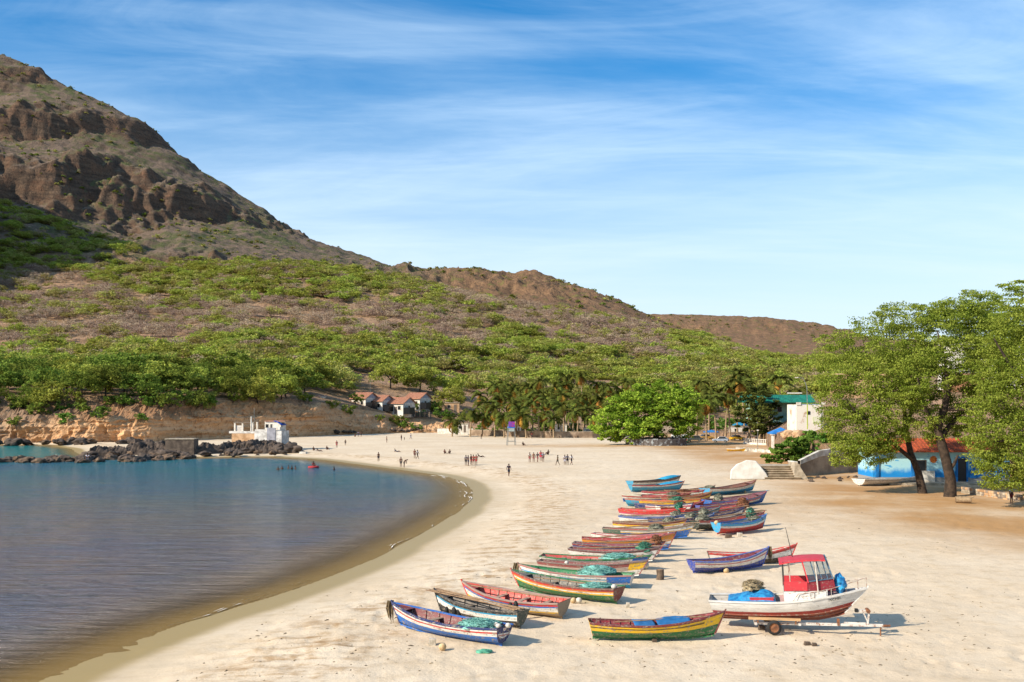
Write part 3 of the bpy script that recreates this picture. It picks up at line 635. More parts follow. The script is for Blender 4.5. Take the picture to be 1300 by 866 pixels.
def palm(p, h, seed, label, group, s=1.0, nf=17, dry=4):
    rgn = random.Random(seed); key = (round(h), seed % 3)
    if key not in PT: PT[key] = palm_trunk(seed, round(h), (rgn.uniform(-1.6, 1.6), rgn.uniform(-.8, .8)))
    tm, top = PT[key]; e = empty('palm_tree', p, rgn.uniform(0, 6.28)); link('trunk', tm, e)
    for k in range(nf):
        d = k < dry; el = rgn.uniform(1.0, 1.7) if d else rgn.uniform(-.35, 1.0)
        f = link('frond', rgn.choice(fr_d if d else fr_g), e, top, None, s * rgn.uniform(.85, 1.15)); f.rotation_euler = Euler((0, el, 2.4 * k + rgn.uniform(-.3, .3)))
    return tag(e, label, 'palm', group)
r3 = random.Random(12)
L1 = 'coconut palm with yellowing lower fronds in the grove behind the beach wall'; L2 = 'tall coconut palm rising at the back of the grove'; L3 = 'coconut palm standing behind the parked vehicles'
FRONT = [(574, 536, 320), (597, 527, 318), (612, 530, 322), (628, 520, 316), (640, 531, 312), (655, 522, 318), (668, 530, 308), (676, 515, 318), (691, 526, 310), (703, 533, 306), (712, 519, 318), (727, 527, 312), (742, 521, 320), (752, 530, 314), (618, 513, 336), (634, 505, 340), (647, 512, 335), (662, 506, 344), (684, 503, 340), (699, 509, 336), (716, 504, 342), (733, 508, 338), (749, 502, 342), (764, 510, 330), (775, 518, 322)]
BACK = [(631, 491, 366), (655, 497, 372), (673, 492, 366), (688, 484, 362), (706, 494, 370), (722, 490, 372), (741, 479, 366), (757, 491, 370), (772, 492, 366), (786, 497, 372), (800, 486, 368), (611, 503, 372), (645, 489, 380), (718, 483, 385), (790, 506, 360)]
TOWN = [(884, 500, 300), (900, 496, 318), (909, 508, 285), (921, 492, 318), (936, 477, 322), (945, 490, 312), (958, 496, 318), (975, 494, 318), (992, 484, 330), (897, 514, 275), (927, 505, 290), (1008, 497, 330), (885, 486, 335)]
for lst, lab, grp in ((FRONT, L1, 'palms along the beach wall'), (BACK, L2, 'tall palms at the back of the grove'), (TOWN, L3, 'palms behind the vehicles')):
    for k, (px, py, Y) in enumerate(lst):
        X = (px - 650) * Y / FPX; top = CH + (HY - py) * Y / FPX; base = .05
        if Y > hill_front(px) - 2: base = max(0.0, hill_pt(px, Y).z)
        palm((X, Y, base), max(4, top - base + .6), 300 + k * 7 + len(lst), lab, grp, r3.uniform(1.2, 1.5), 21, r3.choice((3, 4, 5, 6)))
# undergrowth that closes the grove
ug = [(px + r3.uniform(-6, 6), Yq) for px in range(600, 1010, 15) for Yq in (352, 396)]
for px, Yq in ug:
    q = Vector(((px - 650) * Yq / FPX, Yq, max(0, hill_pt(px, Yq).z if Yq > hill_front(px) else .1)))
    shrub(q, r3.uniform(1.8, 3.2), 'dark leafy bush growing low between the palm trunks', 'undergrowth of the palm grove', 1.1)
# ================================================================ BOATS
ROWS = [0, .08, .18, .28, .38, .48, .58, .68, .78, .88, 1.0]          # strakes, keel to sheer
def hull_point(t, zf, side, q, inset=0.0):
    """t 0 transom .. 1 stem, zf 0 keel .. 1 sheer"""
    L, B = q['L'], q['B']
    b = .5 * B * np.interp(t, [0, .15, .45, .7, .85, .95, 1], [q['tb'], q['tb'] + (1 - q['tb']) * .6, 1, .86, .55, .22, .035])
    sheer = q['h'] + (q['hs'] - q['h']) * max(0, (.42 - t) / .42) ** 2 + (q['hb'] - q['h']) * max(0, (t - .38) / .62) ** 2.1
    zk = .05 + q.get('fore', .16) * max(0, (t - .72) / .28) ** 2 + .05 * max(0, (.2 - t) / .2)
    e = .62 + .5 * max(0, (t - .6) / .4)
    a = math.acos(max(-1, 1 - zf ** 1.15)); y = b * math.sin(a) ** e * (.80 + .20 * zf) if zf > 0 else 0
    y = max(0.0, y - inset); x = t * L - q['rs'] * zf * (1 - t) ** 4 + q['rb'] * zf * t ** 4 - L / 2
    return Vector((x - (inset * 2 if t > .9 else 0), side * y, zk + zf * (sheer - zk)))
def ts(n=23): return [0.0] + [(k / (n - 1)) ** .92 for k in range(1, n)]
def hull_parts(root, q, bands, inner, rail, rail_w=.06, thw=3, ribs=0, deck=True, bowc=None, sternc=None, tran=None, floor='7d6b58', wear=.52, rail_far=None, capcol=None):
    T = ts(); cols = []; 
    def ci(c):
        if c not in cols: cols.append(c)
        return cols.index(c)
    mb = MB()
    for side in (-1, 1):
        g = [[hull_point(t, z, side, q) for z in ROWS] for t in T]
        for i in range(len(T) - 1):
            for j in range(len(ROWS) - 1):
                c = bands[j]
                if bowc and T[i] > .87 and j >= bowc[1]: c = bowc[0]
                if sternc and T[i] < .16 and j >= sternc[1]: c = sternc[0]
                vs = [g[i][j], g[i + 1][j], g[i + 1][j + 1], g[i][j + 1]]
                mb.add(vs if side < 0 else vs[::-1], [(0, 1, 2, 3)], ci(c), True)
    mats = [paint(c, wear) for c in cols]
    h = mb.build('hull', mats, root)
    bm = bmesh.new(); bm.from_mesh(h.data); bmesh.ops.remove_doubles(bm, verts=bm.verts, dist=.0005); bm.to_mesh(h.data); bm.free()
    mb = MB()                                                          # lining with bottom boards
    zr = [.2, .38, .56, .74, .9, .985]
    for side in (-1, 1):
        g = [[hull_point(.02 + t * .94, z, side, q, .045) for z in zr] for t in T]
        for i in range(len(T) - 1):
            for j in range(len(zr) - 1):
                vs = [g[i][j], g[i + 1][j], g[i + 1][j + 1], g[i][j + 1]]; mb.add(vs if side > 0 else vs[::-1], [(0, 1, 2, 3)], 0, True)
    for i in range(len(T) - 1):
        a, b = [hull_point(.02 + T[i] * .94, .2, s, q, .045) for s in (-1, 1)]; c, d = [hull_point(.02 + T[i + 1] * .94, .2, s, q, .045) for s in (-1, 1)]
        mb.add([a, c, d, b], [(0, 1, 2, 3)], 1)
    mb.build('lining', [paint(inner, wear), paint(floor, .2)], root)
    # transom board with thickness
    mb = MB(); pl = [hull_point(0, z, -1, q) for z in ROWS] + [hull_point(0, z, 1, q) for z in ROWS[::-1]]
    bk = [p + Vector((.05, 0, 0)) for p in pl]; n = len(pl); mb.add(pl, [tuple(range(n))]); mb.add(bk, [tuple(range(n))[::-1]], 1)
    mb.add([pl[9] + Vector((-.004, 0, .03)), pl[10] + Vector((-.004, 0, .03)), pl[10] + Vector((.06, 0, .03)), pl[9] + Vector((.06, 0, .03))], [(0, 1, 2, 3)])
    mb.build('transom', [paint(tran or bands[2], wear), paint(inner, wear)], root)
    for side in (-1, 1):                                               # gunwales
        rows = []
        for t in T:
            p = hull_point(t, 1, side, q); o_ = Vector((0, side * .022, 0)); i_ = Vector((0, -side * min(rail_w, abs(p.y) + .02), 0))
            rows.append([p + o_ + Vector((0, 0, -.045)), p + o_ + Vector((0, 0, .028)), p + i_ + Vector((0, 0, .028)), p + i_ + Vector((0, 0, -.03))])
        mb = MB(); mb.sheet([r + [r[0]] for r in rows], 0, False); mb.add(rows[0], [(0, 1, 2, 3)]); mb.add(rows[-1], [(3, 2, 1, 0)])
        mb.build('gunwale', [paint(rail_far if (rail_far and side == q.get('farside', 1)) else rail, wear)], root)
    for k in range(thw):
        t = (.2, .44, .66, .3, .56)[k]; w = hull_point(t, .7, 1, q, .03); dz = hull_point(t, .72, 1, q).z
        MB().box((w.x, 0, dz), (.24, 2 * w.y, .035)).build('thwart', [paint(capcol or 'a08b70', .5)], root)
    if deck:
        mb = MB(); TT = [.86, .9, .94, .97, 1.0]
        mb.sheet([[hull_point(t, .95, s, q, .02) for s in (-1, 1)] for t in TT], 0, False); mb.build('foredeck', [paint(inner, wear)], root)
    for k in range(ribs):
        t = .08 + .8 * k / max(1, ribs - 1); mb = MB()
        for side in (-1, 1):
            r0 = []
            for z in (.2, .38, .56, .74, .88, .96):
                p = hull_point(t, z, side, q, .045); w = Vector((.028, 0, 0)); iv = Vector((0, -side * .045, 0)); r0.append([p - w, p - w + iv, p + w + iv, p + w])
            mb.sheet(r0, 0, False)
        mb.build('rib', [paint(inner, wear + .2)], root)
    # stem post, keel and skeg
    mb = MB(); pts = [hull_point(1, z, 1, q) * 1 for z in (0, .25, .5, .75, 1)]; pts = [Vector((p.x + .02, 0, p.z)) for p in pts]; pts.append(pts[-1] + Vector((.04, 0, .10)))
    for a, b in zip(pts[:-1], pts[1:]): mb.add([a + Vector((-.03, -.035, 0)), a + Vector((.04, -.03, 0)), a + Vector((.04, .03, 0)), a + Vector((-.03, .035, 0)), b + Vector((-.03, -.035, 0)), b + Vector((.04, -.03, 0)), b + Vector((.04, .03, 0)), b + Vector((-.03, .035, 0))], [(0, 1, 5, 4), (1, 2, 6, 5), (2, 3, 7, 6), (3, 0, 4, 7), (4, 5, 6, 7)])
    mb.build('stem_post', [paint(bands[-1], wear)], root)
    mb = MB(); kp = [hull_point(t, 0, 1, q) for t in (.0, .1, .3, .6, .8, .95, 1)]
    for a, b in zip(kp[:-1], kp[1:]):
        dz = Vector((0, 0, -.075)); w = Vector((0, .03, 0)); mb.add([a - w + dz, b - w + dz, b + w + dz, a + w + dz, a - w, b - w, b + w, a + w], [(3, 2, 1, 0), (0, 1, 5, 4), (2, 3, 7, 6), (0, 4, 7, 3), (1, 2, 6, 5)])
    a, b = kp[0], kp[1]; mb.add([a + Vector((0, -.025, -.12)), a + Vector((.5, -.025, -.08)), a + Vector((.5, -.025, .02)), a + Vector((0, -.025, .04)), a + Vector((0, .025, -.12)), a + Vector((.5, .025, -.08)), a + Vector((.5, .025, .02)), a + Vector((0, .025, .04))], [(0, 1, 2, 3), (7, 6, 5, 4), (0, 3, 7, 4), (0, 4, 5, 1)])
    mb.build('keel', [paint(bands[0], wear)], root)
rb = random.Random(9)
def boat(label, l, r, bow='R', bands=None, inner='8e3b33', rail='8a7a66', group='fishing boats on the sand', hs=1.0, roll=None, ribs=0, thw=3, beam=.30, far=False, **kw):
    a, b = GG(*l), GG(*r)
    st, bo = (a, b) if bow == 'R' else (b, a); d = bo - st; L = math.hypot(d.x, d.y) * 1.05; vr = rb.uniform(.88, 1.08); beam *= rb.uniform(.86, 1.0)
    q = dict(L=L, B=L * beam, h=.64 * hs * vr, hs=.74 * hs * vr, hb=.98 * hs * vr, rs=.16, rb=L * .085, tb=.66, fore=.14)
    if 'hb' in kw: q['hb'] = kw.pop('hb') * .92
    if 'tb' in kw: q['tb'] = kw.pop('tb')
    mid = (a + b) / 2; root = empty('fishing_boat', (mid.x, mid.y, max(gz(mid.x, mid.y), 0) + .035), math.atan2(d.y, d.x))
    root.rotation_euler.x = R(rb.uniform(-2, 2) + (1.5 if bow == 'L' else -1.5)) if roll is None else R(roll)
    q['farside'] = 1 if bow == 'R' else -1
    hull_parts(root, q, bands, inner, rail, ribs=ribs, thw=thw, **kw); tag(root, label, 'boat', group); root['_L'] = L
    return root, q
def B(*seq):
    """('colour', rows) pairs from keel to sheer"""
    out = []
    for c, n in seq: out += [c] * n
    return (out + [out[-1]] * 10)[:10]
BLUE, SKY, NAVY, RED, DRED, WHITE, GREEN, YEL, ORG, TURQ, GREY, PINK, BLACK, PURP, WOOD, MAR = '1f66b6', '2f9ccb', '1f2f63', 'c2332d', '8f2e2b', 'e0dcd3', '256b3c', 'edbb22', 'd98a2d', '2f93b8', '8b8680', 'c04a6a', '2c2a28', '3c4592', '9a8468', '74302e'
boats = {}
def add(key, *a, **k): boats[key] = boat(*a, **k); return boats[key]
add('blue', 'blue wooden boat with white band and navy transom bearing a crest', (511, 799), (634, 820), 'L', B((BLUE, 5), (WHITE, 2), (RED, 1), (WHITE, 1), (NAVY, 1)), MAR, NAVY, hs=1.12, ribs=9, tran=NAVY, rail_far=BLUE, beam=.32, hb=1.15)
add('grey', 'weathered black and white boat heaped with oars and floats', (562, 781), (658, 798), 'L', B((BLACK, 4), (WHITE, 3), (TURQ, 1), (BLACK, 2)), '5f564c', '4b4640', hs=1.05, ribs=7, tran='3f4a42', beam=.31)
add('red', 'worn boat with bright red ribbed interior and bare wooden transom', (600, 768), (711, 786), 'L', B((WOOD, 3), (YEL, 1), (WHITE, 3), (BLUE, 1), (RED, 2)), 'c34a3d', 'a5877a', hs=1.08, roll=-4, ribs=12, tran='8d7d68', beam=.36, capcol='a98c74')
add('rasta', 'boat with green bottom, yellow and red stripes and grey ribbed interior', (662, 750), (780, 767), 'L', B((GREEN, 5), (YEL, 1), (WHITE, 1), (ORG, 1), (RED, 2)), '5d5a52', '6b4a40', hs=1.1, ribs=11, tran='7d3a30', sternc=(DRED, 8), rail_far=GREEN, hb=1.1)
add('white_net', 'white boat with pale blue stripe and green lining under a turquoise net', (672, 739), (797, 747), 'L', B((SKY, 2), (WHITE, 4), (SKY, 1), (WHITE, 2), ('a4736a', 1)), '2f7d4d', 'a4736a', hs=1.05, tran=WHITE, sternc=(BLUE, 3), rail_far=GREEN)
add('brown', 'boat with dark red lining and a yellow and orange painted bow', (690, 728), (808, 735), 'R', B((WHITE, 4), ('b9a79a', 3), ('8b4a46', 3)), '7d3935', '77625a', bowc=(YEL, 4), tran=WHITE)
add('greenw', 'boat with green gunwale, white side dashed in black and red lining', (693, 719), (812, 724), 'R', B((GREEN, 3), (WHITE, 3), (BLACK, 1), (WHITE, 2), (GREEN, 1)), 'b23a36', GREEN, bowc=(BLUE, 3), tran=GREEN)
add('whitered', 'white hulled boat with crimson lining beside the orange striped boat', (728, 711), (826, 715), 'R', B((WHITE, 8), ('7a4a48', 2)), '8f3238', '6d5754')
add('purplered', 'boat with grey violet side and dark crimson lining', (733, 704), (832, 708), 'R', B((WHITE, 3), ('8a7a96', 4), (NAVY, 1), (DRED, 2)), '963238', '5c4a58', tran=NAVY)
add('orange', 'orange striped boat with red lining and white bow patched in orange', (744, 698), (846, 700), 'R', B((BLUE, 3), (WHITE, 2), (ORG, 4), (DRED, 1)), 'b42f35', 'a8574f', hs=1.12, bowc=(ORG, 5), hb=1.35, tran=PURP)
add('white_long', 'plain white long boat with thin red gunwale', (757, 690), (838, 695), 'R', B((WHITE, 9), (WHITE, 1)), 'd5cbc0', 'a4585a', hs=1.1, hb=1.1)
add('bluebow', 'boat with bright blue bow, yellow stripe and green and white stern', (770, 682), (870, 685), 'R', B((BLUE, 5), (BLUE, 1), (YEL, 1), (WHITE, 2), ('8f7a5a', 1)), 'a8433f', '7d7060', sternc=('557060', 2), hb=1.2)
add('yellowline', 'white boat with thin yellow line under a red lining', (782, 675), (862, 678), 'R', B((WHITE, 6), (YEL, 2), ('8d3a34', 2)), 'a63f38', '8a6a50')
add('navysmall', 'short navy boat lying between two white boats', (826, 669), (886, 671), 'R', B((NAVY, 6), ('6b6a78', 2), (NAVY, 2)), '6c6258', '39405c')
add('greywhite', 'white boat with slim blue gunwale and grey lining', (790, 666), (862, 669), 'R', B((WHITE, 8), (BLUE, 2)), '8d857c', '54608c')
add('redpink', 'boat with crimson gunwale and pinkish red lining', (790, 657), (862, 661), 'R', B((WHITE, 4), (PINK, 2), (RED, 4)), 'bb3a42', RED, hs=1.05)
add('magenta', 'navy and white boat with a magenta patch on its side', (810, 650), (872, 653), 'R', B((NAVY, 3), (WHITE, 3), (PINK, 2), (WHITE, 1), (NAVY, 1)), '8a3b44', '4c4a70', sternc=(NAVY, 3))
add('blueyellow', 'boat with blue stern, yellow side and orange red lining', (799, 643), (880, 646), 'R', B((TURQ, 4), (YEL, 4), (YEL, 1), ('b65a36', 1)), 'b3402f', 'b4603a', sternc=(TURQ, 2), hs=1.05)
add('sternblue', 'boat with pale sail cloth over its blue and white stern', (793, 637), (868, 638), 'R', B((BLUE, 5), (WHITE, 3), (RED, 2)), 'a8403c', '9a4c44')
add('violet', 'boat with violet stern, white strake and crimson gunwale', (818, 633), (886, 634), 'R', B((WHITE, 5), (PURP, 1), (WHITE, 2), (DRED, 2)), '9c3a40', 'a03a40')
add('turq', 'turquoise hulled boat with red gunwale at the head of the row', (803, 625), (862, 623), 'R', B((TURQ, 7), (WHITE, 2), (RED, 1)), '8a4a44', 'a04440', hs=1.15)
add('turqfar', 'boat with brown lining under a raised turquoise cover', (802, 619), (858, 616), 'R', B((TURQ, 4), (WHITE, 3), ('5a4038', 3)), '5f463c', '5a4840', hs=1.1)
add('orangetip', 'blue and white boat with an orange bow beside the white ramp block', (897, 630), (954, 624), 'R', B((SKY, 5), (WHITE, 4), ('8a4a3c', 1)), '9c6a58', '8f4c40', bowc=(ORG, 8), hb=1.35, hs=1.1)
add('bluepink', 'blue bowed boat with white and pink side', (900, 645), (966, 640), 'R', B((BLUE, 3), (WHITE, 3), (PINK, 2), (TURQ, 2)), '8d5a60', 'a04a58', bowc=(BLUE, 1), hb=1.3, hs=1.1)
add('lavender', 'lavender blue boat lying against the crowded net heaps', (886, 651), (942, 647), 'R', B(('5763b4', 7), (PINK, 2), ('5763b4', 1)), '8a3c48', '5a62a4')
add('redmid', 'boat with red lining and a heap of orange net in its bow', (868, 657), (942, 655), 'R', B((NAVY, 3), (WHITE, 3), (RED, 4)), 'b8343a', '8c4438', hb=1.2)
add('navywhite', 'navy boat with white stripe under tangled floats', (876, 666), (938, 661), 'R', B((NAVY, 5), (WHITE, 3), (NAVY, 2)), '6a5048', '2c3360', hb=1.2)
add('redpoles', 'boat with red lining and many poles laid lengthwise', (886, 675), (962, 668), 'R', B(('2b3a34', 6), (WHITE, 2), (RED, 2)), 'a23c3c', '8c5248', hb=1.15)
add('redblue', 'red bottomed boat with white and blue stripes propped on stones', (912, 680), (967, 674), 'R', B((RED, 5), (WHITE, 2), (SKY, 3)), '6d7a86', BLUE, hb=1.25, hs=1.15, tran=SKY, beam=.33)
add('purpleblue', 'purple blue boat with white stripes lying on open sand', (882, 728), (966, 722), 'R', B(('34479c', 4), (WHITE, 3), ('c46a6a', 1), (WHITE, 1), ('4a64b4', 1)), '7c3a44', '5a6cae', hb=1.3, hs=1.05, bowc=(BLUE, 0) and None)
add('blackbottom', 'red railed white boat with a black bottom behind the purple boat', (904, 715), (1000, 716), 'R', B((BLACK, 4), (WHITE, 4), (RED, 2)), 'b5a89c', RED, hb=1.3, tran=BLACK)
add('yellow', 'yellow and green boat with dark red lining and a pointed bow', (756, 813), (903, 813), 'R', B((GREEN, 5), (YEL, 2), ('6f5a22', 1), (YEL, 1), (MAR, 1)), '8c2f35', MAR, hs=1.05, ribs=11, thw=4, hb=1.25, bowc=(YEL, 7), tran=YEL, beam=.33, capcol='8a5048')
add('white_shade', 'white double striped boat lying under the feathery trees', (1093, 617), (1176, 612), 'R', B((WHITE, 7), ('9a938a', 1), (WHITE, 2)), 'cfcac2', 'd6d2c8', group='boats apart from the row', hs=1.25, hb=1.6, beam=.28)
add('rust', 'brown boat with rusty lining wedged in the thick of the row', (850, 631), (902, 627), 'R', B((MAR, 4), (WHITE, 2), ('8a5a44', 4)), '7c4a3c', '84604c')
add('mustard', 'mustard striped boat squeezed between the net heaps', (846, 641), (898, 638), 'R', B((DRED, 4), (YEL, 3), (DRED, 3)), 'a04a34', 'a8803c')
add('tealcrowd', 'small teal boat hidden among the poles of the crowded row', (858, 663), (908, 660), 'R', B(('2f7a78', 6), (WHITE, 2), ('2f7a78', 2)), '8a4a3c', '5f7a74')
add('crimson', 'crimson boat with white keel strake next to the red lined boat', (838, 653), (888, 650), 'R', B((WHITE, 3), (RED, 7)), '8c3a34', 'a8403c')
add('cream', 'cream coloured boat under a tangle of oars', (848, 673), (900, 669), 'R', B(('cbbf9f', 8), (BLUE, 2)), '7d5a44', '6a7890')
# cloths and covers
def cover(parent_key, t0, t1, col, label, lift=.12, zf=1.02, name='tarpaulin', amp=.12, seed=1, width=.9):
    root, q = boats[parent_key]; nU, nV = 14, 12; V = []
    for i in range(nU):
        t = t0 + (t1 - t0) * i / (nU - 1)
        p = hull_point(t, 1, 1, q)
        for j in range(nV):
            s = -1 + 2 * j / (nV - 1); z = p.z + lift * (1 - s * s) * math.sin(math.pi * (i + .5) / nU) + .04 + amp * float(fbm(t * 9, s * 2.5, seed, 3, seed)) * (1 - s ** 4)
            V.append((p.x, s * abs(p.y) * width, z))
    V = np.array(V); F = grid_faces(nU, nV); me = np_mesh(name, V, F, [plain('tarp_' + col, col, None, 3, .6)], True)
    o = link(name, me); o.location = root.location; o.rotation_euler = root.rotation_euler
    md = o.modifiers.new('thick', 'SOLIDIFY'); md.thickness = .03; return tag(o, label, 'tarpaulin')
cover('yellow', .34, .50, '2f6d9f', 'blue cloth folded over the middle of the yellow and green boat', .05, amp=.10, seed=2, width=.95)
cover('yellow', .52, .76, '28689c', 'longer blue cloth lying towards the bow of the yellow and green boat', .08, amp=.12, seed=3, width=.95)
cover('turq', .55, .98, TURQ, 'turquoise sheet over the bow of the turquoise boat', .2, amp=.1, seed=4)
cover('turqfar', .62, 1.0, '2f9cc0', 'raised turquoise sheet over the bow of the hindmost boat', .3, amp=.06, seed=5)
cover('sternblue', .0, .30, 'cdbfa0', 'pale sail cloth over the stern of the blue and white boat', .15, amp=.1, seed=6)
# nets, floats, poles
m_netT = plain('net_turquoise', '8cc0b4', '5f9c92', 9, .9, .9); m_netG = plain('net_grey', '8f8f7c', '5c5c4e', 9, .9, .9); m_netB = plain('net_brown', '8c5a3c', '5e4434', 9, .9, .9); m_netD = plain('net_green', '4f8a70', '2f5a4a', 9, .9, .9)
m_float = plain('float', 'cdb58c', 'a88a60', 4, .6, .2); m_floatw = plain('float_white', 'd8d3c8', 'b0a898', 4, .6, .2); m_rubber = plain('black_rubber', '2a2927', '1c1b1a', 5, .7, .3); m_pole = plain('pole_wood', '9c7f60', '7a6048', 5, .8, .3)
def net_heap(p, rad, mat, label, seed, cat='net'):
    """heap of net: a lumpy core wrapped in loose strands"""
    rg_ = np.random.default_rng(seed); e = empty('net_heap', p); me = blob_mesh('net_body', [mat], rad, seed, 3, .62, 3.4); link('net_body', me, e, (0, 0, rad[2] * .3))
    mb = MB()
    for k in range(90):
        a = rg_.uniform(0, 6.28); el = rg_.uniform(.1, 1.4); c = []
        for s in range(6):
            a2 = a + s * .22 + rg_.normal() * .06; e2 = el + rg_.normal() * .12; rr = rg_.uniform(.85, 1.3)
            c.append((rad[0] * math.cos(a2) * math.cos(e2) * rr, rad[1] * math.sin(a2) * math.cos(e2) * rr, max(.01, rad[2] * math.sin(e2) * rr + rad[2] * .5)))
        mb.tube(c, .011, 3, cap=False)
    mb.build('loose_strands', [mat], e); return tag(e, label, cat)
def at_boat(key, t, y=0.0, zf=.72):
    root, q = boats[key]; p = hull_point(t, zf, 1, q); M_ = Matrix.Translation(root.location) @ root.rotation_euler.to_matrix().to_4x4(); return M_ @ Vector((p.x, y, p.z))
NETS = [('white_net', .32, .05, (.95, .55, .36), m_netT, 'big turquoise net heaped in the white boat with green lining', .85), ('blue', .2, .1, (.85, .5, .26), m_netT, 'pale green net spilling over the stern of the blue boat', .8),
        ('rasta', .2, -.05, (.8, .42, .2), m_netT, 'pale net in the stern of the green bottomed boat', .8), ('greenw', .74, 0, (.9, .4, .22), m_netT, 'pale turquoise net in the bow of the boat with green gunwale', .9),
        ('whitered', .86, 0, (.55, .42, .4), m_netD, 'green net heap on the bow of the white hulled boat with crimson lining', .9), ('purplered', .93, 0, (.4, .34, .45), m_netB, 'brown and grey net bundle on the bow of the grey violet boat', .9),
        ('yellowline', .8, 0, (.6, .42, .34), m_netG, 'grey net heap on the bow of the boat with the yellow line', .9), ('bluebow', .62, 0, (.7, .4, .34), m_netG, 'grey green net amidships in the blue bowed boat', .9),
        ('greywhite', .88, 0, (.5, .4, .36), m_netG, 'dark grey net heap on the bow of the slim blue railed boat', .9), ('redpink', .92, 0, (.42, .36, .5), m_netD, 'green net bundle on the bow of the crimson railed boat', .9),
        ('navysmall', .8, 0, (.5, .4, .4), m_netG, 'grey net heap in the short navy boat', .9), ('blueyellow', .72, 0, (.8, .42, .36), m_netD, 'green and rust net in the yellow sided boat', .9), ('violet', .7, 0, (.9, .42, .3), m_netB, 'rust brown net in the boat with violet stern', .9),
        ('redmid', .93, 0, (.6, .45, .5), m_netB, 'orange brown net heap in the bow of the red lined boat', .95), ('navywhite', .3, 0, (.5, .42, .46), m_netG, 'round grey net bundle in the navy boat', .95), ('redpoles', .82, 0, (.42, .36, .52), m_netD, 'bright green net bundle standing among the laid poles', .95),
        ('redpoles', .12, 0, (.6, .5, .4), m_netG, 'grey net at the stern of the boat with poles', .95), ('redblue', .8, 0, (.7, .36, .22), m_netG, 'grey net in the bow of the red bottomed boat', .9), ('magenta', .8, 0, (.6, .4, .34), m_netB, 'rust net heap in the boat with the magenta patch', .9), ('bluepink', .2, 0, (.5, .42, .5), m_netG, 'pale grey net at the stern of the boat with pink side', .9),
        ('sternblue', .78, 0, (.8, .4, .3), m_netG, 'grey net in the fore part of the boat with sail cloth', .9), ('orangetip', .1, 0, (.7, .4, .3), m_netG, 'grey green net at the stern of the orange bowed boat', .9)]
for k, (key, tt, y, rad, mat, lab, zf) in enumerate(NETS): net_heap(at_boat(key, tt, y, zf), tuple(v * (.95 if k < 4 else .78) for v in rad), mat, lab, 40 + k)
fl_me = blob_mesh('float', [m_float], (.14, .14, .135), 3, 2, .08); flw_me = blob_mesh('float', [m_floatw], (.15, .15, .14), 4, 2, .08)
def fl(p, label, s=1.0, me=None, group=None): return tag(link('buoy', me or fl_me, None, p, (0, 0, 0), s), label, 'buoy', group)
def onsand(px, py, up=0.0): p = GG(px, py); return Vector((p.x, p.y, p.z + up))
fl(onsand(562, 826, .15), 'tan round buoy lying on the sand beside the blue boat', 1.15)
fl(onsand(728, 766, .15), 'tan buoy under the green bottomed boat, next to a paler one', 1.1, group=None); fl(onsand(735, 766, .15), 'pale buoy under the green bottomed boat, next to a tan one', 1.1, flw_me)
fl(onsand(819, 723, .28), 'white basket shaped float by the bow of the boat with orange bow', 1.7, flw_me); fl(onsand(826, 708, .3), 'tan buoy hanging at the bow of the white hulled boat', 1.5)
for k in range(6): fl(at_boat('blue', .24 - .05 * k, .12 * (-1) ** k, 1.05), 'pale buoy lying on the net in the blue boat', .8, flw_me, 'buoys on the net in the blue boat')
for k, (px, py) in enumerate(((922, 727), (946, 626), (1080, 736))[:2]): fl(onsand(px, py, .12), ['tan buoy against the purple blue boat', 'tan buoy under the orange bowed boat'][k], 1.2)
fl(at_boat('rasta', .04, .1, 1.06), 'pale buoy on the stern of the green bottomed boat', 1.0, flw_me); fl(at_boat('brown', .28, -.2, 1.0), 'white buoy on the gunwale of the boat with dark red lining', .9, flw_me)
fl(at_boat('redblue', .02, 0, 1.0), 'grey green buoy at the stern of the red bottomed boat', 1.3)
def pole(key, t0, t1, y0, y1, label, group, r=.028, zf=1.07, col=m_pole, name='oar', blade=True, dz=(0, 0)):
    p0, p1 = at_boat(key, t0, y0, zf) + Vector((0, 0, dz[0])), at_boat(key, t1, y1, zf) + Vector((0, 0, dz[1])); e = empty(name, p0); d = p1 - p0; e.rotation_euler = d.to_track_quat('X', 'Z').to_euler(); Ln = d.length
    MB().tube([(0, 0, 0), (Ln * .5, 0, .01), (Ln, 0, 0)], r, 6).build('shaft', [col], e)
    if blade: MB().box((Ln + .25, 0, 0), (.6, .13, .025)).build('blade', [col], e)
    return tag(e, label, 'oar' if blade else 'pole', group)
for k, (y0, y1) in enumerate(((-.35, .1), (.3, -.1), (.1, .35), (-.1, -.3))): pole('grey', .05, .95, y0, y1, 'long wooden oar laid along the weathered black boat', 'oars in the weathered boat')
pole('red', .15, .9, -.2, .3, 'wooden pole lying across the red ribbed boat', None, blade=False, name='pole'); pole('rasta', .2, .7, -.1, .2, 'wooden oar inside the green bottomed boat', None)
for k, (y0, y1) in enumerate(((-.3, .2), (.25, -.15), (0, .3), (.35, .1), (-.15, -.25))): pole('redpoles', .05, 1.0, y0, y1, 'weathered pole laid lengthwise in the red lined boat', 'poles in the red lined boat', blade=False, name='pole', dz=(0, .1))
pole('yellow', .2, .88, .25, .05, 'wooden oar laid over the thwarts of the yellow and green boat', None, zf=.95)
pole('redblue', .1, 1.04, .1, .2, 'brown pole along the far rail of the red bottomed boat', None, blade=False, name='pole', dz=(.1, .22)); pole('bluepink', 0, .8, .1, .25, 'pole laid along the boat with pink side', None, blade=False, name='pole')
for key in ('orange', 'purplered', 'whitered', 'bluebow', 'yellowline', 'violet', 'blueyellow', 'greywhite', 'redpink', 'magenta', 'navywhite', 'redmid', 'sternblue'):
    for k in range(2): pole(key, .1 + .1 * k, .98, -.3 + .5 * k, .12 - .2 * k, 'wooden oar resting inside a boat of the crowded row', 'oars in the crowded row', dz=(0, .05))
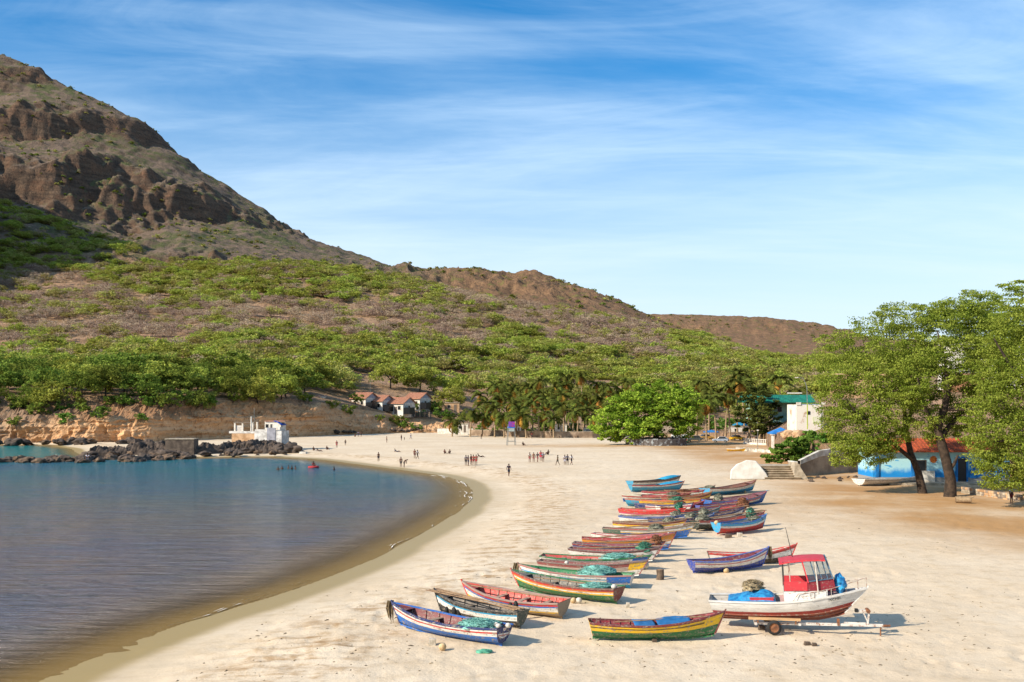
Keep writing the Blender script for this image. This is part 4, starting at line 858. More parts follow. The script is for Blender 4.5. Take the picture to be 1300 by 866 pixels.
# tyres, fenders and bits hung on the weathered boat
for k, t_ in enumerate((.62, .72, .8)):
    p = at_boat('grey', t_, (1 if boats['grey'][0] else 1) * .72 * (1 - .2 * k), .7)
for k, (px, py, up) in enumerate(((567, 786, .35), (577, 787, .4), (583, 788, .4), (622, 792, .55), (648, 789, .65), (655, 788, .7))):
    p = onsand(px, py, up); tag(link('fender', blob_mesh('fender', [m_rubber], (.12, .12, .24), 60 + k, 2, .15), None, p), 'black fender hanging at the side of the weathered boat', 'fender', 'fenders on the weathered boat')
# props and bits on the sand
m_block = plain('stone_block', 'c9bfae', '9d927f', 4, .9, .5); m_log = plain('cut_log', '6a5a4a', '4a3e34', 4, .9, .6)
def block(px, py, d, label, mat=m_block, rz=0.0, cat='block'): 
    p = onsand(px, py); return tag(link('prop_block', MB().box((0, 0, 0), d, 0, 0, .08, .06, .88).mesh('prop_block', [mat]), None, p + Vector((0, 0, d[2] * .42)), (0, 0, rz)), label, cat)
block(549, 819, (.3, .22, .3), 'square white block wedged under the blue boat'); block(939, 682, (.42, .3, .35), 'pale stone propping the red bottomed boat'); block(925, 683, (.5, .3, .3), 'grey stone under the stern of the red bottomed boat', m_log)
block(967, 800, (.28, .24, .22), 'brown stone between the yellow boat and the trailer', m_log); block(1025, 819, (.26, .2, .14), 'dark stone on the sand below the trailer', m_log); block(1034, 820, (.2, .2, .12), 'small grey stone near the dark one below the trailer', m_log); block(831, 815, (.2, .14, .12), 'small stone under the yellow boat', m_log)
block(797, 772, (.18, .14, .3), 'small upright grey piece on the open sand', m_block)
e = empty('cut_log', onsand(838, 736)); MB().tube([(0, 0, -.05), (.02, 0, .3), (0, 0, .58)], [.24, .22, .23], 10).build('trunk', [m_log], e); MB().tube([(0, 0, .575), (0, 0, .59)], .2, 10).build('cut_face', [m_pole], e); tag(e, 'short dark cut log standing on the sand', 'log')
p = onsand(615, 829, .03); net_heap(p, (.28, .14, .07), plain('net_green_scrap', '6fb99c', '4f9880', 6, .9), 'scrap of green net lying on the sand', 77)
# rope bundles hanging at stems
for key, lab in (('blue', 'frayed brown rope bundle hanging at the stem of the blue boat'), ('purpleblue', 'brown rope bundle hanging at the bow of the purple blue boat'), ('white_net', 'ragged rope on the stem of the white boat')):
    root, q = boats[key]; p = at_boat(key, 1, 0, 1.0); rg_ = random.Random(len(lab)); mb = MB()
    fw = root.rotation_euler.to_matrix() @ Vector((1, 0, 0))
    for k in range(22):
        a = rg_.uniform(-.14, .14); b_ = rg_.uniform(-.06, .16); L_ = rg_.uniform(.35, .95)
        mb.tube([(a, b_, .05), (a * 1.1 + fw.x * .06, b_ + fw.y * .06, -L_ * .5), (a * .9, b_, -L_)], [.03, .035, .012], 5)
    tag(mb.build('rope_bundle', [plain('old_rope', '7d6c50', '574a38', 9, .95, .8)], None, p + fw * .12), lab, 'rope')
# crest and waves on the navy transom of the blue boat
root, q = boats['blue']
def on_transom(y, zf): p = hull_point(0, zf, 1, q); return Vector((p.x - .006, y, p.z))
m_wp = paint('dcd8d2', .5); m_pk = paint('c98f84', .5)
mb = MB()
for band, (z0, w, mi) in enumerate(((.58, .035, 0), (.50, .035, 1), (.36, .05, 0))):
    pr_ = None
    for k in range(17):
        s = -1 + k / 8; y = s * .42; zc_ = z0 + (.14 if band < 2 else .24) * (abs(s) ** 1.6 if band == 2 else (s * .7) ** 3 + .12 * math.sin(s * 3.2)); a, b_ = on_transom(y, max(.02, zc_ - w)), on_transom(y, zc_ + w)
        if pr_: mb.add([pr_[0], a, b_, pr_[1]], [(3, 2, 1, 0)], mi)
        pr_ = (a, b_)
mb.build('painted_waves', [m_wp, m_pk], root)
mb = MB()
mb.add([on_transom(y, z) for y, z in ((-.10, .94), (-.11, .84), (-.07, .77), (0, .73), (.07, .77), (.11, .84), (.10, .94), (0, .92))], [tuple(range(8))[::-1]], 0)
mb.add([on_transom(y, z) + Vector((-.004, 0, 0)) for y, z in ((-.05, .89), (-.05, .82), (0, .79), (.05, .82), (.05, .89))], [tuple(range(5))[::-1]], 1)
mb.build('crest', [m_wp, m_pk], root)

# ================================================================ MOTOR BOAT ON ITS TRAILER
st, bo = GG(922, 797), GG(1072, 806); d = bo - st; L = 5.5; ang = math.atan2(d.y, d.x); mid = (st + bo) / 2
mbt = empty('motor_boat', (mid.x - .15, mid.y + .25, gz(mid.x, mid.y) + .42), ang - R(2)); mbt.rotation_euler.y = R(-2.0)
q = dict(L=L, B=2.15, h=.92, hs=.95, hb=1.42, rs=.28, rb=.95, tb=.80, fore=.30, farside=1)
RB, RUST = 'a03a33', '8a4a36'
hull_parts(mbt, q, B((RUST, 3), (RB, 2), (WHITE, 5)), 'b9b2a6', 'd9d4ca', .10, thw=1, deck=False, wear=.22, tran='d5d2cc')
m_wht = paint('dedad2', .45); m_red = paint('c8323a', .25); m_dred = paint('8c2430', .3); m_tarp = plain('blue_tarp', '2f8fbd', '1d5f95', 5, .5, .5); m_rail = plain('rail_paint', 'b9b0a4', '8c6a54', 8, .5, .2)
mb = MB(); TT = [.5, .58, .66, .74, .82, .9, .95, 1.0]
mb.sheet([[hull_point(t_, .97, s, q, .03) for s in (-1, 0, 1)] for t_ in TT], 0, False); mb.build('foredeck', [paint('c99a90', .6)], mbt)
def X(px): return (px - 1000) / 28.5
def ZS(t_): return hull_point(t_, 1, 1, q).z
# chines moulded in the bottom
for zf, w in ((.16, .03), (.30, .035)):
    for side in (-1, 1):
        mb = MB(); mb.tube([hull_point(t_, zf, side, q) + Vector((0, side * .012, 0)) for t_ in [k / 16 for k in range(17)]], w, 5); mb.build('strake', [paint(RUST, .5)], mbt)
zb = .92
# low cabin side (coaming), wheelhouse wall, roof, pillars, windscreen
cab = MB()
for s in (-1, 1):
    cab.box((.42, s * .82, zb + .16), (1.04, .05, .46), 0); cab.box((1.28, s * .74, zb + .2), (.72, .05, .4), -s * R(13)); 
cab.box((-.1, 0, zb + .16), (.05, 1.66, .46)); cab.box((1.66, 0, zb + .28), (.05, 1.30, .36)); cab.build('coaming', [m_wht], mbt)
MB().box((.78, 0, zb + .40), (1.4, 1.5, .03)).build('cabin_floor', [paint('b8a79a', .5)], mbt)
for s in (-1, 1): MB().box((.36, s * .80, zb + .62), (.98, .04, .40)).build('wheelhouse_side', [m_red], mbt)
front = MB(); f0, f1, z0, z1 = .85, 2.05, zb + .42, zb + .86                         # dark red sloping front under the screen
for s in (-1, 1): front.add([(f0, s * .80, z0), (f1, s * .50, z0 - .02), (f1 - .1, s * .52, z1 + .12), (f0, s * .80, z1 - .04)], [(0, 1, 2, 3) if s < 0 else (3, 2, 1, 0)])
front.add([(f1, -.50, z0 - .02), (f1, .50, z0 - .02), (f1 - .1, .52, z1 + .12), (f1 - .1, -.52, z1 + .12)], [(0, 1, 2, 3)]); front.build('wheelhouse_front', [m_dred], mbt)
zr = zb + 1.72
roof = MB(); rx = [(-.30, zr - .06), (.1, zr + .02), (.7, zr + .09), (1.3, zr + .11), (1.62, zr + .10)]
rows = [[(x, y, z - .05 * abs(y / .84) ** 2) for y in (-.86, -.5, 0, .5, .86)] for x, z in rx]; roof.sheet(rows); rows2 = [[(a, b_, c_ - .06) for a, b_, c_ in r][::-1] for r in rows]; roof.sheet(rows2)
ed = [r[0] for r in rows] + rows[-1][1:] + [r[-1] for r in rows[::-1]][1:] + rows[0][::-1][1:-1]; n = len(ed); roof.add(ed + [(a, b_, c_ - .06) for a, b_, c_ in ed], [(i, (i + 1) % n, n + (i + 1) % n, n + i) for i in range(n)]); roof.build('roof', [m_red], mbt)
m_pil = paint('44667f', .4)
for s in (-1, 1):
    MB().tube([(-.12, s * .8, zb + .35), (-.14, s * .8, zr - .05)], .022, 6).build('pillar', [plain('dark_pole', '3b3f3c', None, 4, .6)], mbt)
    MB().tube([(.14, s * .8, zb + .8), (.12, s * .8, zr)], .02, 6).build('pillar', [m_rail], mbt)
    MB().box((.78, s * .81, zb + 1.24), (.055, .05, .98), 0, 0, 0, R(-14)).build('pillar', [m_red], mbt)
    MB().box((1.8, s * .57, zb + 1.36), (.06, .05, .92), 0, 0, 0, R(-17)).build('pillar', [m_pil], mbt)
    MB().box((1.40, s * .67, zb + .88), (1.12, .05, .05), -s * R(13), 0, 0, R(-6)).build('window_sill', [m_pil], mbt)
    for k in range(3): MB().box((1.12 + .25 * k, s * (.75 - .06 * k), zb + 1.30), (.035, .03, .86), 0, 0, 0, R(-15)).build('window_bar', [m_pil], mbt)
for y in (-.28, 0, .28): MB().box((1.82, y, zb + 1.36), (.035, .04, .92), 0, 0, 0, R(-17)).build('window_bar', [m_pil], mbt)
MB().box((1.95, 0, zb + .93), (.05, 1.08, .05)).build('window_sill', [m_pil], mbt)
mg, t, o = new_mat('salt_glass'); gl = N(t, 'ShaderNodeBsdfGlossy', {'Roughness': .08, 'Color': (.8, .85, .9, 1)}); tp = N(t, 'ShaderNodeBsdfTransparent', {'Color': (.80, .84, .84, 1)}); mx = N(t, 'ShaderNodeMixShader', {0: .13}); t.links.new(tp.outputs[0], mx.inputs[1]); t.links.new(gl.outputs[0], mx.inputs[2]); t.links.new(mx.outputs[0], o.inputs[0])
gm = MB(); 
for s in (-1, 1): gm.add([(.92, s * .79, zb + .88), (1.92, s * .56, zb + .97), (1.66, s * .58, zr - .02), (.70, s * .79, zr - .03)], [(0, 1, 2, 3)])
gm.add([(1.93, -.55, zb + .95), (1.93, .55, zb + .95), (1.67, .57, zr - .01), (1.67, -.57, zr - .01)], [(0, 1, 2, 3)]); gm.build('windscreen', [mg], mbt)
MB().tube([(.30, .1, zr + .05), (.05, .1, zr + 1.35)], [.022, .012], 6).build('aerial', [plain('aerial', '4a4640', None, 4, .5)], mbt)
MB().tube([(1.30, -.76, zb + .3), (1.20, -.80, zr + .05)], .03, 6).build('post', [paint('cfc5b8', .3)], mbt)
for s in (-1, 1):                                                                     # bow rails
    top = [hull_point(t_, 1, s, q) + Vector((0, -s * .06, .30 + .14 * max(0, (t_ - .8) / .2))) for t_ in (.62, .72, .82, .9, .96, 1.0)]
    mb = MB(); mb.tube([hull_point(.58, 1, s, q)] + top, .016, 5)
    for t_, tp_ in zip((.72, .82, .9, .96, 1.0), top[1:]): mb.tube([hull_point(t_, 1, s, q) + Vector((0, -s * .06, 0)), tp_], .014, 5)
    mb.build('bow_rail', [m_rail], mbt)
mb = MB(); mb.tube([hull_point(1, 1, -1, q) + Vector((0, .06, .44)), hull_point(1, 1, 1, q) + Vector((0, -.06, .44))], .016, 5); mb.build('bow_rail', [m_rail], mbt)
# engine box and seat in the cockpit
MB().box((-.75, -.35, .86), (1.0, .8, .42)).build('engine_box', [paint('c8323a', .3)], mbt); MB().box((-.75, -.35, 1.075), (1.04, .84, .03)).build('engine_lid', [paint('c3424a', .3)], mbt)
fc = bpy.data.curves.new('lettering', 'FONT'); fc.body = 'MICHEL'; fc.size = .17; fc.extrude = .004; fc.align_x = 'CENTER'
tx = bpy.data.objects.new('lettering', fc); COL.objects.link(tx); dg = bpy.context.evaluated_depsgraph_get(); me = bpy.data.meshes.new_from_object(tx.evaluated_get(dg)); bpy.data.objects.remove(tx)
me.materials.clear(); me.materials.append(plain('black_lettering', '1e2a26', '26302c', 5, .6)); p0, p1 = hull_point(.80, .86, -1, q), hull_point(.90, .86, -1, q); up_ = (hull_point(.85, .95, -1, q) - hull_point(.85, .8, -1, q)).normalized(); xx = (p1 - p0).normalized(); nn = xx.cross(up_).normalized(); up_ = nn.cross(xx)
pm = hull_point(.85, .80, -1, q) + nn * .02; lo = link('lettering', me, mbt); lo.matrix_local = Matrix(((xx.x, up_.x, nn.x, pm.x), (xx.y, up_.y, nn.y, pm.y), (xx.z, up_.z, nn.z, pm.z), (0, 0, 0, 1)))
for c_ in mbt.children:
    if c_.name.split('.')[0] in ('coaming', 'cabin_floor', 'wheelhouse_side', 'wheelhouse_front', 'roof', 'pillar', 'window_sill', 'window_bar', 'windscreen', 'aerial', 'post'): c_.location = (.34, 0, .07)
tag(mbt, 'white cabin motor boat with red wheelhouse and rusty red bottom', 'motor boat')
MW = Matrix.Translation(mbt.location) @ mbt.rotation_euler.to_matrix().to_4x4()
# tarpaulin heap aft, sheet on the foredeck, basket of net
nU, nV = 26, 16; V = []
for i in range(nU):
    for j in range(nV):
        u, v = i / (nU - 1), j / (nV - 1); e_ = (math.sin(math.pi * u) * math.sin(math.pi * v)) ** .4; V.append((-2.2 + 2.05 * u, -.78 + 1.6 * v, .93 + e_ * (.14 + .30 * u + .16 * float(fbm(u * 5, v * 4, 0, 3, 8)))))
o_ = link('tarpaulin', np_mesh('tarpaulin', V, grid_faces(nU, nV), [m_tarp], False)); o_.matrix_world = MW; o_.modifiers.new('thick', 'SOLIDIFY').thickness = .02; tag(o_, 'crumpled blue tarpaulin over the cockpit of the motor boat', 'tarpaulin')
o_ = link('tarpaulin', blob_mesh('tarpaulin', [m_tarp], (.26, .42, .40), 31, 3, .35, 1.8, True)); o_.matrix_world = MW @ Matrix.Translation((2.60, -.1, 1.62)); tag(o_, 'folded blue tarpaulin bundle on the foredeck before the wheelhouse', 'tarpaulin')
net_heap(MW @ Vector((-1.1, .45, 1.3)), (.42, .35, .22), plain('net_straw', 'a89878', '7a6a50', 9, .9, .8), 'straw coloured net heap on the tarpaulin of the motor boat', 90)
# trailer
tr_ = empty('boat_trailer', (mid.x, mid.y - .05, gz(mid.x, mid.y)), ang + R(2)); m_tr = paint('d3cdc2', .5, '8a5a3c'); m_rust = plain('rust', '8a5a3a', '5d4030', 8, .9, .5)
MB().box((1.35, -.35, .40), (5.4, .10, .11), 0, 0, 0, R(-.8)).build('drawbar', [m_tr], tr_); MB().box((-.35, .55, .40), (1.9, .1, .11)).build('side_beam', [m_tr], tr_)
MB().box((-.55, 0, .33), (.1, 1.9, .09)).build('axle', [m_rust], tr_); MB().box((-1.3, 0, .40), (.1, 1.6, .09)).build('cross_member', [m_tr], tr_); MB().box((.55, 0, .42), (.1, 1.5, .08)).build('cross_member', [m_tr], tr_)
for s in (-1, 1):
    MB().box((-.5, s * .55, .60), (2.2, .14, .10)).build('bunk_board', [paint('c9a070', .3)], tr_)
    for x in (-1.2, .4): MB().box((x, s * .55, .5), (.05, .05, .2)).build('bunk_bracket', [m_rust], tr_)
    w = empty('wheel', (-.55, s * .95, .31)); w.parent = tr_; mb = MB(); prof = [(.20, -.09), (.28, -.09), (.31, -.06), (.315, 0), (.31, .06), (.28, .09), (.20, .09)]
    rows = [[(r_ * math.cos(a), y, r_ * math.sin(a)) for r_, y in prof] for a in [2 * math.pi * k / 24 for k in range(25)]]; mb.sheet(rows); mb.build('tyre', [m_rubber], w)
    rows = [[(r_ * math.cos(a), y, r_ * math.sin(a)) for r_, y in ((.205, -.08), (.19, -.05), (.12, -.035), (.07, -.06), (.001, -.06))] for a in [2 * math.pi * k / 24 for k in range(25)]]; mb = MB(); mb.sheet(rows); mb.sheet([[(x, -y, z) for x, y, z in r] for r in rows]); mb.build('rim', [m_rust], w)
MB().box((3.45, -.35, .75), (.07, .06, .62), 0, 0, 0, R(8)).build('winch_post', [m_tr], tr_); MB().box((3.35, -.35, .72), (.05, .05, .6), 0, 0, 0, R(-24)).build('winch_brace', [m_tr], tr_)
MB().tube([(3.42, -.55, 1.06), (3.42, -.15, 1.06)], .09, 10).build('winch', [m_rust], tr_); MB().box((3.2, -.35, 1.04), (.42, .12, .1)).build('bow_stop', [m_tr], tr_); MB().box((2.95, -.35, 1.05), (.12, .22, .14)).build('bow_pad', [m_rubber], tr_)
MB().tube([(4.0, -.35, .42), (4.35, -.35, .44)], [.06, .045], 8).build('coupling', [m_rust], tr_); MB().box((2.2, -.35, .52), (.09, .2, .28)).build('roller_bracket', [m_rust], tr_); MB().box((2.9, -.30, .50), (.9, .06, .05)).build('spare_bar', [m_tr], tr_)
MB().tube([(3.95, -.35, .36), (3.95, -.35, -.02)], .03, 6).build('prop_stand', [m_rust], tr_)
tag(tr_, 'rusty white boat trailer carrying the motor boat', 'trailer')
# ================================================================ BUILDINGS, WALLS, STREET
m_white = plain('whitewash', 'd8d3c8', 'bdb4a4', 1.5, .85, .3); m_tile = plain('roof_tile', 'b98468', '9c6a52', 2.5, .85, .6); m_dark = plain('dark_opening', '1b1d20', '14161a', 3, .3, .0); m_stone = plain('grey_stone', '8f8274', '6b6056', 1.8, .95, .8); m_conc = plain('concrete', 'b5a893', '8e826f', 1.2, .95, .4)
m_tan = plain('tan_stone', 'c2a07c', '9c7a58', .8, .95, .8); m_blueroof = plain('blue_awning', '2f7fc4', '2465a4', 1.0, .6, .1); m_wood = plain('grey_wood', '7d6f60', '5a4e44', 4, .9, .4); m_teal = plain('teal_paint', '1f7a66', '185f52', 1.0, .6, .1); m_bluep = plain('blue_paint', '1c6fae', '155a92', 2, .6, .1); m_steel = plain('galvanised', '9a9c98', '7d7f7c', 4, .4, .1, .5, .6)
def gable(parent, w, d, h, rise, ov, mat, th=.14, axis='x'):
    """two roof slabs, ridge along x; every slab a part, with raised tile rolls as one sub-part"""
    for s in (-1, 1):
        rows = []; n = max(8, int(w / .45)); 
        a = [(-w / 2 - ov, 0, h + rise), (w / 2 + ov, 0, h + rise), (w / 2 + ov, s * (d / 2 + ov), h - ov * rise / (d / 2)), (-w / 2 - ov, s * (d / 2 + ov), h - ov * rise / (d / 2))]
        mb = MB(); mb.add(a + [(x, y, z - th) for x, y, z in a], [(0, 1, 2, 3) if s < 0 else (3, 2, 1, 0), (7, 6, 5, 4) if s < 0 else (4, 5, 6, 7), (0, 1, 5, 4), (1, 2, 6, 5), (2, 3, 7, 6), (3, 0, 4, 7)]); r_ = mb.build('roof_slope', [mat], parent)
        mb = MB()
        for k in range(n):
            x = -w / 2 - ov + (k + .5) * (w + 2 * ov) / n; mb.tube([(x, 0, h + rise + .02), (x, s * (d / 2 + ov), h - ov * rise / (d / 2) + .02)], .09, 5)
        tag(mb.build('tile_rolls', [mat], r_), kind='stuff')
def window(parent, c, w, h, rz=0.0, frame=None, name='window', pane=None):
    M_ = Matrix.Rotation(rz, 4, 'Z'); e = MB(); fr = .07
    for dx, dz, sx_, sz_ in ((0, h / 2, w + fr, fr), (0, -h / 2, w + fr, fr), (-w / 2, 0, fr, h), (w / 2, 0, fr, h)): e.box(Vector(c) + M_ @ Vector((dx, 0, dz)), (sx_, .09, sz_), rz)
    f = e.build(name, [frame or m_white], parent); MB().box(Vector(c) + M_ @ Vector((0, .02, 0)), (w - .02, .05, h - .02), rz).build('pane', [pane or m_dark], f); return f
# ---- four tiled bungalows on the terrace
def bungalow(px, py, Y, s, label):
    p = P(px, py, Y); e = empty('bungalow', p, R(-28), s)
    MB().box((0, 0, 1.1), (5.0, 6.0, 4.2)).build('wall', [m_white], e)
    # gable ends
    mb = MB(); 
    for x in (-2.5, 2.5): mb.add([(x, -3, 3.19), (x, 3, 3.19), (x, 0, 4.75), (x - .15 * (1 if x > 0 else -1), -3, 3.19), (x - .15 * (1 if x > 0 else -1), 3, 3.19), (x - .15 * (1 if x > 0 else -1), 0, 4.75)], [(0, 1, 2), (3, 5, 4), (0, 2, 5, 3), (1, 4, 5, 2)]); mb.build('gable_end', [plain('blue_grey_wall', 'a3a6ae', '8d909a', 1.5, .9)], e); mb = MB()
    gable(e, 5.0, 6.0, 3.25, 1.55, .5, m_tile)
    for x in (-1.3, 1.2): window(e, (x, -3.02, 1.7), 1.0, 1.1)
    d_ = MB().box((0, -3.03, 1.05), (.9, .08, 2.0)).build('door', [m_wood], e)
    window(e, (2.52, 0, 1.8), 1.0, 1.0, R(90))
    MB().box((3.6, -1.5, .9), (2.0, 2.6, 1.9)).build('painted_porch_shade', [m_dark], e)  # near-black block stands in for the shade under the porch
    return tag(e, label, 'house', 'tiled bungalows above the beach')
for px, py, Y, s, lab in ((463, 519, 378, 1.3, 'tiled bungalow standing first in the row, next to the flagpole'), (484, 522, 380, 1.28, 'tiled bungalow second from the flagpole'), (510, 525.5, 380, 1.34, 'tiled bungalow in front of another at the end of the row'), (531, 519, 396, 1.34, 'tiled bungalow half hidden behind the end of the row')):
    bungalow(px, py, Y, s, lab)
e = empty('flagpole', P(470, 516, 392)); MB().tube([(0, 0, -2), (0, 0, 10)], [.1, .05], 6).build('mast', [m_steel], e); MB().tube([(0, 0, 9.95), (0, 0, 10.15)], .1, 6).build('finial', [m_steel], e); tag(e, 'thin flagpole standing behind the tiled bungalows', 'pole')
# fences of the terrace
for px0, px1, py, Y, lab in ((492, 502, 527, 380, 'dark slatted fence between two tiled bungalows'), (514, 548, 528.5, 380, 'long dark slatted fence beside the end bungalow')):
    a, b = P(px0, py, Y), P(px1, py, Y); L = (b - a).length; e = empty('fence', a); n = int(L / .6)
    for k in range(n): MB().box((.3 + .6 * k, 0, .7), (.45, .06, 2.0)).build('slat', [m_dark if k % 3 else m_wood], e)
    MB().box((L / 2, .06, 1.3), (L, .06, .12)).build('rail', [m_wood], e); tag(e, lab, 'fence')
def hut(px, py, Y, d, mat, roof, label, rz=0.0, name='hut', flat=True):
    e = empty(name, P(px, py, Y), rz); MB().box((0, 0, d[2] / 2 - .5), (d[0], d[1], d[2] + 1)).build('wall', [mat], e); MB().box((0, 0, d[2] + .1), (d[0] + .5, d[1] + .5, .2)).build('roof', [roof], e)
    window(e, (-d[0] * .2, -d[1] / 2 - .02, d[2] * .6), d[0] * .2, d[2] * .35); MB().box((d[0] * .22, -d[1] / 2 - .03, d[2] * .42), (d[0] * .18, .07, d[2] * .8)).build('door', [m_wood], e); return tag(e, label, name.replace('_', ' '))
hut(404, 513, 356, (5.0, 3.2, 2.8), m_white, plain('pink_roof', 'a08484', '806a6a', 1, .9), 'tiny white hut with pinkish roof at the cliff top')
hut(574, 523, 402, (6, 4, 3.6), m_tan, m_conc, 'flat roofed tan house showing between shrub and palms', 0, 'house')
# ---- white house on the lava ridge
HY_ = 226.0; e = empty('white_house', P(345, 573, HY_), R(-9)); k_ = HY_ / FPX
m_lime = plain('limewash_stone', 'd6d2ca', 'a9a49c', 1.1, .9, .7)
def hx(px): return (px - 345) * k_
MB().box((hx(345), 0, 1.6), (hx(358) - hx(322), 4.4, 6.2)).build('base_wall', [m_lime], e)
MB().box((hx(347), 1.2, 5.6), (3.8, 3.0, 2.4)).build('upper_room', [m_white], e); MB().box((hx(350), 1.2, 6.86), (4.8, 3.6, .14)).build('roof', [m_tile], e)
window(e, (hx(339.5), -.32, 5.75), .75, .85); window(e, (hx(345), -.32, 5.65), .45, 1.1)
MB().box((hx(349.5), -2.15, 3.9), (2.0, .3, 3.0)).build('grey_panel', [plain('grey_render', '9d9ca2', '85848a', 1.2, .9)], e)
MB().box((hx(356.5), -.2, 4.6), (.9, 2.4, 1.9)).build('side_room', [m_white], e)
mb = MB(); rows = [[(hx(351) + 1.9 * u, y, 6.95 - 1.0 * u ** 1.6) for y in (-1.6, 0, 1.6)] for u in (0, .25, .5, .75, 1.0)]; mb.sheet(rows); aw = mb.build('awning', [plain('blue_canvas', '1f4fae', '183f8c', 1.5, .6)], e); aw.modifiers.new('thick', 'SOLIDIFY').thickness = .06
MB().box((hx(312), 0, 2.4), (hx(324) - hx(292), 3.8, 3.4)).build('terrace_wall', [m_tan], e); MB().box((hx(310), -1.8, 4.35), (hx(328) - hx(293), .3, .5)).build('parapet', [m_lime], e); MB().box((hx(333), -1.5, 4.75), (2.4, .3, .5)).build('parapet', [m_lime], e)
for px in (293, 303.5, 317, 323): MB().box((hx(px), 1.0, 5.3), (.35, .35, 2.6)).build('column', [m_white], e)
MB().box((hx(304), 1.0, 6.5), (4.6, .5, .22)).build('beam', [m_wood], e); MB().box((hx(298), 1.2, 5.0), (1.6, .2, 1.6)).build('screen_wall', [m_lime], e)
MB().tube([(hx(320.5), -1.2, 4.4), (hx(320.5), -1.2, 7.9)], [.22, .16], 8).build('pillar', [m_white], e); MB().tube([(hx(318.5), 1.2, 5), (hx(318.5), 1.2, 9.8)], .05, 6).build('mast', [m_steel], e)
tag(e, 'white stone house with blue awning built on the dark lava ridge', 'house')
# white steps and blocks beside it
for k, (px, py, w, h) in enumerate(((362, 571, 1.1, 1.1), (367, 573, .9, .8), (373, 574, 2.0, .5), (379, 575, 1.2, .9), (385, 576.5, 1.4, .6))):
    p = GG(px, py + 1); e = empty('white_block', p, R(-9)); MB().box((0, 0, h / 2 - .1), (w, .9, h + .2)).build('block', [m_lime], e); MB().box((0, 0, h + .03), (w + .1, 1.0, .06)).build('coping', [m_white], e); tag(e, ['cube shaped white masonry block nearest the white house', 'small white block beside the cube shaped one', 'long low white step running down to the sand', 'upright white block past the long low step', 'last and lowest white block at the end of the lava ridge'][k], 'masonry block')
e = empty('stone_shed', P(231, 573, 207)); MB().box((0, 0, .9), (5.9, 3, 3.2)).build('wall', [plain('dark_masonry', '665a4e', '453c35', .9, .95, .8)], e); MB().box((0, 0, 2.6), (6.1, 3.3, .16)).build('roof', [m_conc], e); tag(e, 'dark stone shed with pale flat roof on the lava ridge', 'shed')
# ---- lava ridge, reef and boulders
m_lava = plain('lava_rock', '5f5247', '38302a', .9, .95, .9); m_lava2 = plain('brown_lava', '75604c', '4a3d33', .8, .95, .9)
a_, b_ = G(84, 580), G(392, 574); n1_, n2_ = 240, 36; V = []
u = np.linspace(0, 1, n1_); v = np.linspace(0, 1, n2_); U, Vv = np.meshgrid(u, v, indexing='ij'); rx = a_.x + (b_.x - a_.x) * U; ry0 = np.interp(U, [0, .2, .5, .8, 1], [199, 203, 206, 210, 212]); wdt = np.interp(U, [0, .25, .8, 1], [6, 14, 17, 4]); ry = ry0 + Vv * wdt
top = np.interp(U, [0, .06, .2, .45, .75, .9, 1], [.4, 2.2, 2.8, 3.0, 2.9, 1.7, .4]); prof = sstep(0, .16, Vv) * sstep(1, .8, Vv)
rz_ = -.9 + prof * top * (.85 + .35 * fbm(rx * .12, ry * .12, 0, 3, 5)) + prof * (1.3 * (ridged(rx * .35, ry * .35, 0, 4, 15) - .4) + .5 * fbm(rx * 1.2, ry * 1.2, 0, 3, 16)); ry = ry - prof * 1.2 * fbm(rx * .3, rz_ * .5, 0, 3, 18)
rid = link('lava_ridge', np_mesh('lava_ridge', np.stack([rx, ry, rz_], -1), grid_faces(n1_, n2_), [m_lava], False)); tag(rid, 'jagged dark lava ridge running out from the beach', kind='structure')
rk = [blob_mesh('boulder', [m_lava if k % 3 else m_lava2], (1, .8, .62), 70 + k, 3, .38, 1.6, True) for k in range(6)]; rr_ = random.Random(21)
def rock(x, y, z, s, label, group): return tag(link('boulder', rr_.choice(rk), None, (x, y, z), (rr_.uniform(-.3, .3), rr_.uniform(-.3, .3), rr_.uniform(0, 6.28)), (s * rr_.uniform(.8, 1.4), s * rr_.uniform(.7, 1.1), s * rr_.uniform(.6, 1.0))), label, 'boulder', group)
for k in range(95):
    px = rr_.uniform(-30, 330); py = np.interp(px, [-30, 60, 160, 240, 330], [587, 586, 584.5, 581, 578.5]) + rr_.uniform(-2.6, 2.2) - (1.5 if px > 240 else 0); p = G(px, py, SEA); s = rr_.uniform(.7, 1.7) * (.6 if px > 240 else 1); rock(p.x, p.y, SEA + .1 + s * .08, s, 'wet dark boulder of the low reef at the edge of the bay', 'boulders of the reef')
for k in range(48):
    px = rr_.uniform(92, 388); p = G(px, rr_.uniform(574, 579) - max(0, (px - 300) * .03)); rock(p.x, p.y, .3, rr_.uniform(.7, 1.6), 'dark boulder fallen at the foot of the lava ridge', 'boulders below the lava ridge')
for k in range(26):
    px = rr_.uniform(-60, 240); p = P(px, rr_.uniform(559, 562.5), 262 + rr_.uniform(-6, 3)); rock(p.x, p.y, .4, rr_.uniform(1.0, 2.2), 'dark boulder along the foot of the sea cliff behind the lagoon', 'boulders at the cliff foot')
for k in range(20):
    px = rr_.uniform(424, 450) if k < 8 else rr_.uniform(500, 560); c_ = cliff_pt(px, 548 if k < 8 else 546); rock(c_.x, c_.y - .8, c_.z, rr_.uniform(.6, 1.3), 'brown rock tumbled from the cliff below the bungalows', 'rocks below the bungalows')
for k in range(18):
    px = rr_.uniform(316, 372); p = G(px, rr_.uniform(570, 575)); rock(p.x, p.y, .7, rr_.uniform(1.1, 1.9), 'dark boulder heaped against the white house on the lava ridge', 'boulders under the white house')
